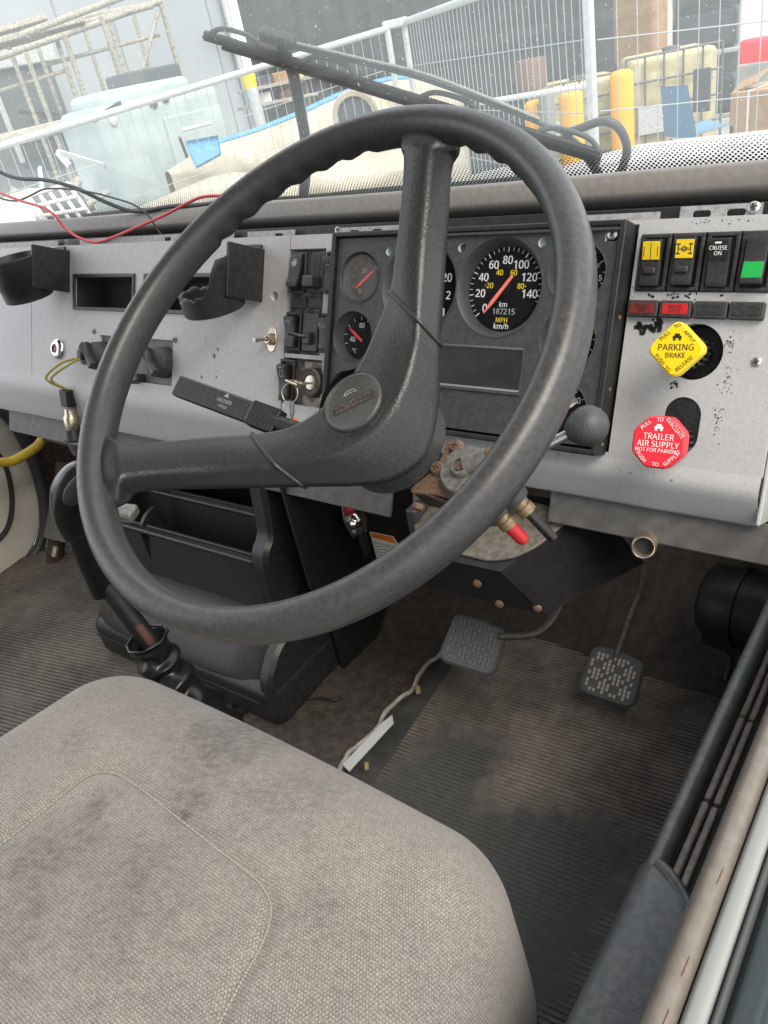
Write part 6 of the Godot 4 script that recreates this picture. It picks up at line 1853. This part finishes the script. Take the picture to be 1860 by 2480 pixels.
func build_yard() -> void:
	structure("ground", rbox(Vector3(120, 0.2, 120), 0.01, 1), M.concrete, at(Vector3(-10, YARD_Y - 0.1, -20)))
	# buildings
	var a := Vector3(-8.4730, 0.7772, -3.2402)
	var b := Vector3(-7.8774, 0.6823, -7.8052)
	var wh := thing("white_building", "white-painted workshop wall with a dark window behind the fence", "building", at(Vector3((a.x + b.x) / 2, YARD_Y, (a.z + b.z) / 2)))
	var d := Vector3(b.x - a.x, 0, b.z - a.z)
	var wb := Basis(d.normalized(), Vector3(0, 1, 0), d.normalized().cross(Vector3(0, 1, 0)))
	var ln := d.length()
	part(wh, "wall", rbox(Vector3(ln, 5.2, 0.2), 0.02, 1), M.wall_white, Transform3D(wb, Vector3(0, 2.6, 0) - wb.z * 0.12))
	for i in 7:
		part(wh, "panel_joint", rbox(Vector3(0.012, 5.1, 0.02), 0.004, 1), M.channel, Transform3D(wb, wb * Vector3(-ln / 2 + ln * (i + 0.5) / 7.0, 2.6, -0.015)))
	var wc: Vector3 = Vector3(-7.9988, 0.4308, -4.5033) - wh.position
	var win := part(wh, "window", rbox(Vector3(1.15, 0.85, 0.04), 0.01, 1), M.dark_bin, Transform3D(wb, Vector3(wc.x, wc.y - 0.12, wc.z)))
	part(win, "lintel", rbox(Vector3(1.3, 0.2, 0.12), 0.02, 1), M.galv, at(Vector3(0, 0.52, 0.02)))
	part(win, "mullion", rbox(Vector3(0.06, 0.85, 0.06), 0.01, 1), M.galv, at(Vector3(-0.1, 0, 0.01)))
	for k in 3:
		part(wh, "drain_pipe", rod(b - wh.position + Vector3(0.05 - 0.14 * k, -2.5, 0.12), b - wh.position + Vector3(0.05 - 0.14 * k, 3.0, 0.12), 0.045, 10), M.galv)
	var s0 := Vector3(-7.9219, 0.7738, -7.9944)
	var s1 := Vector3(-3.3811, -0.4905, -13.6874)
	var sh := thing("dark_shed", "dark corrugated shed front behind the wire fence", "building", at(Vector3((s0.x + s1.x) / 2, YARD_Y, (s0.z + s1.z) / 2)))
	var dd := Vector3(s1.x - s0.x, 0, s1.z - s0.z)
	var sb := Basis(dd.normalized(), Vector3(0, 1, 0), dd.normalized().cross(Vector3(0, 1, 0)))
	var L := dd.length()
	var rows := []
	for y in [0.0, 5.0]:
		var r := PackedVector3Array()
		var k := 0
		while k * 0.075 < L:
			var z: float = [0.0, 0.0, 0.05, 0.05][k % 4]
			r.append(Vector3(-L / 2 + k * 0.075 + (0.03 if k % 2 == 1 else 0.0), y, z))
			k += 1
		rows.append(r)
	part(sh, "corrugated_sheet", grid(rows), M.shed, Transform3D(sb, Vector3.ZERO))
	part(sh, "roof", rbox(Vector3(L, 0.2, 3.0), 0.05, 1), M.shed, Transform3D(sb, Vector3(0, 5.1, 0) - sb.z * 1.3))

	# fence
	var f0 := Vector3(-4.0701, 0.1126, -1.8062)
	var f1 := Vector3(-3.0559, 0.3032, -4.3861)
	fence_panel("left wire fence panel crossing in front of the white cabinet", f0, f1, YARD_Y)
	var g0 := Vector3(-2.9912, 0.3195, -4.4900)
	var g1 := Vector3(-0.9780, 0.3322, -2.7799)
	fence_panel("middle wire fence panel running back towards the dark shed", g0, g1, YARD_Y)
	var h1 := Vector3(-0.1361, 0.2322, -3.2391)
	fence_panel("right wire fence panel in front of the yellowed tank", g1 + Vector3(0.03, -0.02, 0), h1, YARD_Y, false, true)
	var cl := part(self, "fence_clamp", rbox(Vector3(0.17, 0.05, 0.07), 0.012), M.galv, turned((f1 + g0) / 2 + Vector3(0, 0.01, 0.0), Vector3(0, 40, 0)))
	tag(cl, "metal clamp joining the left and middle fence panels", "clamp")

	# scaffold frame against the white wall
	var sc := thing("scaffold_frame", "rusty tubular scaffold frame standing by the white wall", "scaffold", at(Vector3(-6.6310, 0.8653, -4.6904) * Vector3(1, 0, 1) + Vector3(0, YARD_Y, 0)))
	var so: Vector3 = sc.position
	for t in [[Vector3(-6.9808, 0.7066, -3.6129), Vector3(-6.4874, 0.9856, -5.5477)], [Vector3(-7.3495, 0.9637, -4.1074), Vector3(-6.5881, 0.9838, -5.6110)], [Vector3(-6.4418, 0.8466, -3.9053), Vector3(-6.0995, 1.0321, -4.9972)], [Vector3(-7.2201, 0.8649, -3.9906), Vector3(-6.4489, 0.9521, -5.3991)]]:
		part(sc, "tube", rod(t[0] - so, t[1] - so, 0.027, 8), M.scaffold)
	for p in [Vector3(-7.0347, 0.8454, -4.1457), Vector3(-6.6908, 0.7512, -4.0726), Vector3(-6.8440, 0.8976, -4.5201), Vector3(-6.5463, 0.8135, -4.4125), Vector3(-6.6222, 0.9355, -4.9117), Vector3(-6.4534, 0.8648, -4.8535), Vector3(-6.4928, 0.9797, -5.5380)]:
		leg(sc, p, 0.021, M.scaffold)
	for p in [Vector3(-7.5778, 0.8860, -4.7799), Vector3(-7.3492, 0.9669, -5.2120), Vector3(-7.0776, 1.0041, -5.6489)]:
		leg(sc, p, 0.02, M.scaffold)
	for t in [[Vector3(-7.3149, 0.4993, -3.7704), Vector3(-6.8657, 0.5797, -4.5624)], [Vector3(-7.0449, 0.6558, -4.4580), Vector3(-6.5327, 0.7210, -5.4534)]]:
		part(sc, "ledger", rod(t[0] - so, t[1] - so, 0.017, 8), M.scaffold)
	part(sc, "brace", rod(Vector3(-6.4926, 0.9154, -5.4871) - so, Vector3(-6.5146, 0.3200, -4.9942) - so, 0.02, 8), M.scaffold)
	for t in [[Vector3(-7.1706, 0.8527, -3.8690), Vector3(-6.7408, 0.9184, -4.7889)], [Vector3(-7.4071, 0.9364, -4.0327), Vector3(-7.1181, 1.0031, -4.6664)]]:
		var e := bar(t[0] - so, t[1] - so, 0.05, 0.26)
		part(sc, "plank", e[0], M.scaffold, e[1])
	var lr := part(self, "low_rail", rod(Vector3(-6.1437, 0.1337, -2.9839), Vector3(-5.8023, 0.1517, -3.9420), 0.05, 8), M.scaffold)
	tag(lr, "pale timber rail below the scaffold frame", "rail")

	# white equipment cabinet
	var c0 := Vector3(-5.1265, 0.1969, -3.4980)
	var c1 := Vector3(-5.0287, 0.2604, -4.6615)
	var cb := thing("equipment_cabinet", "pale green-white metal cabinet with a door latch behind the left fence panel", "cabinet", at(Vector3((c0.x + c1.x) / 2, YARD_Y, (c0.z + c1.z) / 2)))
	var cd := Vector3(c1.x - c0.x, 0, c1.z - c0.z)
	var bb := Basis(cd.normalized(), Vector3(0, 1, 0), cd.normalized().cross(Vector3(0, 1, 0)))
	var W := cd.length()
	var H := (c0.y + c1.y) / 2 - YARD_Y
	part(cb, "body", rbox(Vector3(W, H, 0.7), 0.09, 4), M.cabinet, Transform3D(bb, Vector3(0, H / 2, 0) - bb.z * 0.35))
	part(cb, "hood", rbox(Vector3(W * 0.72, 0.14, 0.55), 0.06, 3), M.cabinet, Transform3D(bb, Vector3(0, H + 0.02, 0) - bb.z * 0.35 - bb.x * 0.05))
	part(cb, "top_box", rbox(Vector3(W * 0.45, 0.18, 0.35), 0.02, 1), M.dark_bin, Transform3D(bb, Vector3(0, H + 0.1, 0) - bb.z * 0.5 + bb.x * 0.22))
	var dr := part(cb, "door", rbox(Vector3(W * 0.5, 0.62, 0.03), 0.02), M.cabinet, Transform3D(bb, bb * Vector3(W * 0.2, H - 0.48, 0.004)))
	part(dr, "slot", rbox(Vector3(0.03, 0.2, 0.012), 0.005), M.void, turned(Vector3(-W * 0.16, 0.06, 0.012), Vector3(0, 0, 6)))
	part(dr, "handle", rbox(Vector3(0.1, 0.03, 0.05), 0.008), M.steel, turned(Vector3(0.02, 0.08, 0.03), Vector3(0, 0, -15)))
	part(dr, "plate", rbox(Vector3(0.3, 0.022, 0.01), 0.003), M.paper, at(Vector3(0.0, 0.2, 0.016)))
	for p in [[-0.1, 0.0], [0.02, 0.02]]:
		part(cb, "vent_hole", disc_lathe(0.035, 0.01, 0.002, 16), M.dark_bin, Transform3D(bb * Basis(Vector3(1, 0, 0), PI / 2), bb * Vector3(p[0], H - 0.06 + p[1], 0.002)))
	part(cb, "round_plug", disc_lathe(0.03, 0.012, 0.003, 16), M.galv, Transform3D(bb * Basis(Vector3(1, 0, 0), PI / 2), bb * Vector3(-W * 0.42, H - 0.12, 0.002)))

	# pale fibreglass body mouldings with a blue edge, stacked behind the fence
	moulding("long cream fibreglass moulding with a blue stripe behind the wheel rim", [Vector3(-4.5567, -0.2643, -3.4988), Vector3(-4.4328, -0.1782, -3.8386), Vector3(-4.2621, -0.1511, -4.1746), Vector3(-4.1119, -0.1103, -4.5025), Vector3(-3.9317, -0.0442, -4.8783), Vector3(-3.7061, -0.0196, -5.2629), Vector3(-3.4468, -0.1073, -5.5892)], [0.04, 0.2, 0.26, 0.3, 0.32, 0.3, 0.25], true)
	moulding("lower cream fibreglass moulding lying in front of the striped one", [Vector3(-4.1694, -0.3885, -2.8121), Vector3(-3.9536, -0.3327, -3.1337), Vector3(-3.8189, -0.3050, -3.3584), Vector3(-3.6263, -0.3421, -3.5062), Vector3(-3.4013, -0.3422, -3.8705), Vector3(-3.1383, -0.3532, -4.2613), Vector3(-2.8825, -0.3856, -4.6283)], [0.08, 0.15, 0.2, 0.2, 0.22, 0.22, 0.2], false)
	var bp := part(self, "blue_sheet", faces_thick([Vector3(-4.1827, -0.0864, -3.4333), Vector3(-4.0993, -0.0974, -3.6587), Vector3(-4.0154, -0.2017, -3.5744), Vector3(-4.0464, -0.2434, -3.3553)], 0.03), M.blue)
	tag(bp, "small blue panel leaning by the white cabinet", "panel")
	# white shell with a lattice grille at lower left
	var wg := thing("grille_shell", "white plastic shell with a lattice grille at the lower left of the windscreen", "grille", at(Vector3(-3.8729, -0.1983, -2.1343)))
	var go: Vector3 = wg.position
	part(wg, "shell", faces_thick([Vector3(-4.2241, -0.2417, -1.7765), Vector3(-4.4116, -0.1048, -2.0276), Vector3(-4.4411, -0.0852, -2.3308), Vector3(-4.3229, -0.1095, -2.5776), Vector3(-4.0174, -0.2158, -2.4596), Vector3(-3.7572, -0.2886, -2.4839), Vector3(-3.4618, -0.4386, -2.3217)], 0.12), M.paper, at(-go - Vector3(0.15, 0.05, 0.1)))
	part(wg, "recess", faces_thick([Vector3(-3.9679, -0.1390, -2.0625), Vector3(-3.8910, -0.1196, -2.2588), Vector3(-3.7620, -0.1990, -2.2673), Vector3(-3.6237, -0.3180, -2.1899), Vector3(-3.7631, -0.2831, -2.0106)], 0.01), M.dark_bin, at(-go))
	for i in 5:
		part(wg, "slat", rod(Vector3(-3.8861, -0.1330, -2.0166).lerp(Vector3(-3.7829, -0.1108, -2.2079), i / 4.0) - go, Vector3(-3.7112, -0.2882, -1.9756).lerp(Vector3(-3.5762, -0.3121, -2.1595), i / 4.0) - go, 0.012, 6), M.paper)
	for i in 4:
		part(wg, "slat", rod(Vector3(-3.8736, -0.1297, -1.9993).lerp(Vector3(-3.6990, -0.2795, -1.9779), i / 3.0) - go, Vector3(-3.7432, -0.1111, -2.1969).lerp(Vector3(-3.5512, -0.3112, -2.1518), i / 3.0) - go, 0.01, 6), M.paper)
	# scrap frames between the fence and the wall
	rng.seed = 61
	for i in 16:
		var p := Vector3(-4.8596, -0.0178, -2.7861) + Vector3(rng.randf_range(-0.5, 0.45), rng.randf_range(-0.5, 0.2), rng.randf_range(-0.35, 0.35))
		var q := p + Vector3(rng.randf_range(-0.6, 0.6), rng.randf_range(-0.4, 0.1), rng.randf_range(-0.5, 0.5))
		var e := bar(p, q, rng.randf_range(0.03, 0.07), 0.02)
		var m := part(self, "scrap_bar", e[0], [M.galv, M.paper, M.scaffold, M.dark_bin][i % 4], e[1])
		tag(m, ["silvery", "white", "rusty", "dark"][i % 4] + " scrap metal bar in the heap beside the white cabinet", "scrap", "scrap heap by the cabinet")
	var bk := thing("yellow_bucket", "small yellow bucket on the rail left of the wiper arm", "bucket", at(Vector3(-4.9989, 0.1276, -4.9769)))
	part(bk, "tub", lathe([Vector2(0, 0), Vector2(0.055, 0), Vector2(0.065, 0.1), Vector2(0.058, 0.1), Vector2(0.05, 0.02), Vector2(0, 0.02)], 20), M.yellow)
	part(bk, "stand", rod(Vector3(0, 0, 0), Vector3(0, YARD_Y - bk.position.y, 0), 0.06, 8), M.galv)
	var bd := part(self, "blue_drum", lathe([Vector2(0, 0), Vector2(0.16, 0), Vector2(0.165, 0.3), Vector2(0.17, 0.31), Vector2(0.165, 0.32), Vector2(0.16, 1.55), Vector2(0.15, 1.57), Vector2(0, 1.57)], 20), M.blue, at(Vector3(-7.7932, 0.3378, -5.2482) * Vector3(1, 0, 1) + Vector3(0, YARD_Y, 0)))
	tag(bd, "tall blue post standing against the white wall", "post")

	# shelf with crates in the shed mouth
	var sf := thing("timber_shelf", "rough timber shelf in front of the dark shed, left of the wiper arm", "shelf", at(Vector3(-5.4542, 0.0929, -5.7896)))
	var fo: Vector3 = sf.position
	for e in [[Vector3(-5.5101, 0.1065, -5.4342), Vector3(-5.4677, 0.1008, -6.2557)], [Vector3(-5.4823, -0.0251, -5.3552), Vector3(-5.4363, -0.0478, -6.1665)]]:
		var bb2 := bar(e[0] - fo, e[1] - fo, 0.03, 0.3)
		part(sf, "board", bb2[0], M.scaffold, bb2[1])
	for p in [Vector3(-5.5214, 0.1201, -5.5133), Vector3(-5.4684, 0.1213, -6.1926)]:
		part(sf, "leg", rod(p - fo, Vector3(p.x, YARD_Y, p.z) - fo, 0.025, 8), M.scaffold)
	var cols := [M.dark_bin, M.card, M.paper, M.rust, M.tote]
	var lab := ["dark crate on the timber shelf", "cardboard crate on the timber shelf", "white tub on the lower timber shelf", "rust-brown box on the lower timber shelf", "yellowed box at the end of the timber shelf"]
	var spots := [Vector3(-5.5165, 0.1348, -5.6868), Vector3(-5.5261, 0.1371, -5.9160), Vector3(-5.4952, 0.0020, -5.6010), Vector3(-5.4721, -0.0058, -5.8521), Vector3(-5.4998, 0.1341, -6.1267)]
	for i in 5:
		var cr := part(self, "shelf_crate", rbox(Vector3(0.17 - 0.015 * i, 0.13, 0.16), 0.012 + 0.006 * (i % 2)), cols[i], turned(spots[i], Vector3(0, 35 + 7 * i, 0)))
		tag(cr, lab[i], "crate", "crates on the timber shelf")
	# yellowed liquid tanks in wire cages
	tank("yellowed plastic tank in a wire cage behind the bollards", Vector3(-4.1343, -0.5289, -8.3992), Vector3(-3.2670, -0.4247, -8.9653), 1.0)
	tank("larger yellowed plastic tank in a wire cage behind the blue chair", Vector3(-2.9357, -0.3261, -8.0893), Vector3(-2.1409, -0.3261, -8.5060), 1.0)
	var plq := part(self, "dark_board", rbox(Vector3(0.17, 0.36, 0.03), 0.01, 1), M.dark_bin, turned(Vector3(-2.1116, -0.6554, -7.7993), Vector3(0, -12, 0)))
	tag(plq, "dark grey board leaning on the larger tank", "board")
	# bollards
	for e in [[Vector3(-2.6883, -0.3568, -7.3482), 0.105, "tallest yellow bollard in front of the wire cages"], [Vector3(-2.8252, -0.3970, -6.5607), 0.1, "shorter yellow bollard left of the tall one"], [Vector3(-3.4827, -0.4806, -7.1484), 0.09, "yellow bollard half hidden beside the pale post"]]:
		var o := thing("bollard", e[2], "bollard", at(Vector3(e[0].x, YARD_Y, e[0].z)), "yellow bollards")
		var h: float = e[0].y - YARD_Y
		part(o, "tube", lathe([Vector2(e[1], 0), Vector2(e[1], h - 0.05), Vector2(e[1] * 0.93, h - 0.02), Vector2(e[1] * 0.7, h), Vector2(0, h + 0.01)], 24), M.bollard)
	var pp := part(self, "pale_post", rod(Vector3(-3.3099, -0.3810, -7.0717), Vector3(-3.3099, -0.3810, -7.0717) * Vector3(1, 0, 1) + Vector3(0, YARD_Y, 0), 0.07, 12), M.channel)
	tag(pp, "pale grey post between the yellow bollards", "post")
	var rb := part(self, "red_drum", lathe([Vector2(0, 0), Vector2(0.16, 0), Vector2(0.16, 0.28), Vector2(0.14, 0.33), Vector2(0, 0.33)], 20), M.rust, at(Vector3(-3.8172, -0.4795, -7.7859)))
	tag(rb, "rust-red drum on top of the pallet behind the bollards", "drum")
	var wr := part(self, "white_rail", rod(Vector3(-2.6003, -0.2310, -4.6960), Vector3(-1.7397, -0.2156, -4.5558), 0.017, 8), M.paper)
	tag(wr, "thin white rail crossing behind the fence post", "rail")
	# blue chair
	var ch := thing("blue_chair", "blue plastic chair shell lying by the larger tank", "chair", at(Vector3(-1.6343, -0.7683, -6.2600)))
	var co: Vector3 = ch.position
	var seat_rows := []
	for j in 9:
		var t := j / 8.0
		var row := PackedVector3Array()
		for i in 7:
			var x := (i - 3) / 3.0
			row.append(Vector3(-0.22 + 0.42 * t, 0.0 + 0.03 * x * x + 0.02 * t, x * 0.2))
		seat_rows.append(row)
	part(ch, "seat", grid(seat_rows), M.chair_blue, Transform3D(Basis(Vector3(0, 1, 0), 0.95), Vector3(0.02, -0.02, 0)))
	var back_rows := []
	for j in 9:
		var t := j / 8.0
		var row := PackedVector3Array()
		for i in 7:
			var x := (i - 3) / 3.0
			row.append(Vector3(-0.24 - 0.06 * t + 0.03 * x * x, 0.01 + 0.36 * t, x * (0.2 - 0.04 * t)))
		back_rows.append(row)
	part(ch, "backrest", grid(back_rows), M.chair_blue, Transform3D(Basis(Vector3(0, 1, 0), 0.95), Vector3(0.02, -0.02, 0)))
	for e in [[-0.18, -0.15], [-0.18, 0.15], [0.18, -0.15], [0.18, 0.15]]:
		part(ch, "leg", rod(Vector3(e[0], -0.02, e[1]), Vector3(e[0] * 1.15, YARD_Y - co.y, e[1] * 1.15), 0.012, 6), M.seal)
	# cardboard box with straps, shelf rack, red can
	var bx := thing("cardboard_box", "tall strapped cardboard box with open flaps at the right edge", "box", turned(Vector3(-1.3533, -0.7926, -7.1289) * Vector3(1, 0, 1) + Vector3(0, YARD_Y, 0), Vector3(0, -14, 0)))
	var bh: float = Vector3(-1.4621, -0.6153, -7.1696).y - YARD_Y
	part(bx, "carton", rbox(Vector3(0.55, bh, 0.5), 0.01, 1), M.card, at(Vector3(0.06, bh / 2, 0)))
	for x in [-0.06, 0.18]:
		part(bx, "strap", rbox(Vector3(0.018, bh + 0.006, 0.506), 0.004, 1), M.paper, at(Vector3(x, bh / 2, 0)))
	for e in [[-0.2, 20.0], [0.2, -25.0]]:
		part(bx, "flap", rbox(Vector3(0.24, 0.012, 0.2), 0.003, 1), M.card, turned(Vector3(e[0] + 0.06, bh + 0.05, 0.1), Vector3(20, 0, e[1])))
	var rk := thing("storage_rack", "white-framed storage rack with dark stock at the far right", "rack", at(Vector3(-2.6210, -0.3301, -10.5793) * Vector3(1, 0, 1) + Vector3(0, YARD_Y, 0)))
	var ro: Vector3 = rk.position
	for e in [-0.75, 0.1]:
		part(rk, "upright", rbox(Vector3(0.07, 2.8, 0.07), 0.01, 1), M.paper, at(Vector3(e, 1.4, 0)))
	for y in [0.35, 1.05, 1.75, 2.4]:
		part(rk, "shelf", rbox(Vector3(0.95, 0.05, 0.5), 0.01, 1), M.galv, at(Vector3(-0.32, y, -0.2)))
		if y < 2:
			part(rk, "stock", rbox(Vector3(0.7, 0.4, 0.4), 0.06, 2), M.dark_bin, at(Vector3(-0.33, y + 0.24, -0.2)))
	var bn := part(self, "brown_bundle", rbox(Vector3(0.75, 1.0, 0.4), 0.12, 3), M.card, turned(Vector3(-3.7270, -0.0996, -10.6890), Vector3(0, -20, 0)))
	tag(bn, "brown bundle hanging in the shed above the larger tank", "bundle")
	var rc := part(self, "red_can", rbox(Vector3(0.45, 0.3, 0.3), 0.05, 2), M.red, turned(Vector3(-2.0442, -0.5618, -9.6669), Vector3(0, -10, 0)))
	tag(rc, "red fuel can on a stand at the far right", "can")
	var rs := part(self, "can_stand", rbox(Vector3(0.7, Vector3(-2.0328, -0.6159, -9.6345).y - YARD_Y, 0.5), 0.02, 1), M.concrete, at(Vector3(-2.0328, -0.6159, -9.6345) * Vector3(1, 0, 1) + Vector3(0.1, (Vector3(-2.0328, -0.6159, -9.6345).y + YARD_Y) / 2 - 0.02, -0.1)))
	tag(rs, "pale concrete block carrying the red can", "block")

func moulding(label: String, line: Array, radii: Array, stripe: bool) -> void:
	var o := thing("fibreglass_moulding", label, "moulding", at(Vector3(line[2].x, YARD_Y, line[2].z)), "fibreglass mouldings behind the fence")
	var c: Vector3 = o.position
	var p := []
	for q in line:
		p.append(q - c)
	var path := catmull(p, 6)
	var rad := catmull(radii.map(func(r): return Vector3(r, 0, 0)), 6)
	var rows := []
	for i in path.size():
		var t := (path[mini(i + 1, path.size() - 1)] - path[maxi(i - 1, 0)]).normalized()
		var side := t.cross(Vector3(0, 1, 0)).normalized()
		var row := PackedVector3Array()
		for k in 13:
			var a := PI * k / 12.0
			var bulge := 1.0 + 0.16 * sin(i * 0.9) * sin(a * 3.0) + 0.07 * sin(i * 2.3 + a * 2.0)
			row.append(path[i] + side * cos(a) * rad[i].x * 1.5 * bulge + Vector3(0, sin(a) * rad[i].x - rad[i].x, 0))
		var low: Vector3 = path[i]
		row.append(Vector3(low.x, 0, low.z) - side * rad[i].x * 1.3)
		row.insert(0, Vector3(low.x, 0, low.z) + side * rad[i].x * 1.3)
		rows.append(row)
	part(o, "hull", grid(rows), M.fibreglass)
	if stripe:
		var sp := PackedVector3Array()
		for i in range(4, path.size() - 2):
			sp.append(path[i] + Vector3(0, 0.005, 0))
		part(o, "blue_stripe", tube(sp, 0.045, 8, true, 0.5), M.blue)
		var ctr: Vector3 = Vector3(-3.4700, -0.1682, -4.4177) - c
		part(o, "round_opening", lathe([Vector2(0.12, 0), Vector2(0.13, 0.03), Vector2(0.16, 0.03), Vector2(0.17, 0)], 28), M.fibreglass, Transform3D(along(Vector3(0.45, -0.05, 0.9)), ctr))
		part(o, "opening_dark", disc_lathe(0.125, 0.012, 0.002, 24), M.dark_bin, Transform3D(along(Vector3(0.45, -0.05, 0.9)), ctr))

func tank(label: String, a: Vector3, b: Vector3, deep: float) -> void:
	var d := Vector3(b.x - a.x, 0, b.z - a.z)
	var bb := Basis(d.normalized(), Vector3(0, 1, 0), d.normalized().cross(Vector3(0, 1, 0)))
	var o := thing("caged_tank", label, "tank", Transform3D(bb, Vector3((a.x + b.x) / 2, YARD_Y, (a.z + b.z) / 2)), "caged tanks in the yard")
	var W := d.length()
	var H := (a.y + b.y) / 2 - YARD_Y
	part(o, "bladder", rbox(Vector3(W - 0.06, H - 0.2, deep - 0.06), 0.07, 3), M.tote, at(Vector3(0, H / 2 + 0.08, -deep / 2)))
	part(o, "pallet", rbox(Vector3(W, 0.14, deep), 0.02, 1), M.scaffold, at(Vector3(0, 0.07, -deep / 2)))
	part(o, "filler_cap", disc_lathe(0.09, 0.05, 0.012, 20), M.dark_bin, at(Vector3(0.05, H - 0.03, -deep / 2)))
	part(o, "label_plate", rbox(Vector3(0.3, 0.26, 0.012), 0.004, 1), M.galv, at(Vector3(-W * 0.22, H * 0.55, 0.022)))
	part(o, "outlet_valve", lathe([Vector2(0.05, 0), Vector2(0.05, 0.06), Vector2(0.035, 0.07), Vector2(0, 0.07)], 16), M.dark_bin, Transform3D(Basis(Vector3(1, 0, 0), PI / 2), Vector3(0, 0.28, -0.02)))
	var n := int(W / 0.17)
	for i in n + 1:
		part(o, "cage_bar", rod(Vector3(-W / 2 + W * i / n, 0.12, 0), Vector3(-W / 2 + W * i / n, H, 0), 0.011, 6), M.cage)
	for k in 6:
		part(o, "cage_rail", rod(Vector3(-W / 2, 0.15 + (H - 0.15) * k / 5.0, 0.012), Vector3(W / 2, 0.15 + (H - 0.15) * k / 5.0, 0.012), 0.012, 6), M.cage)
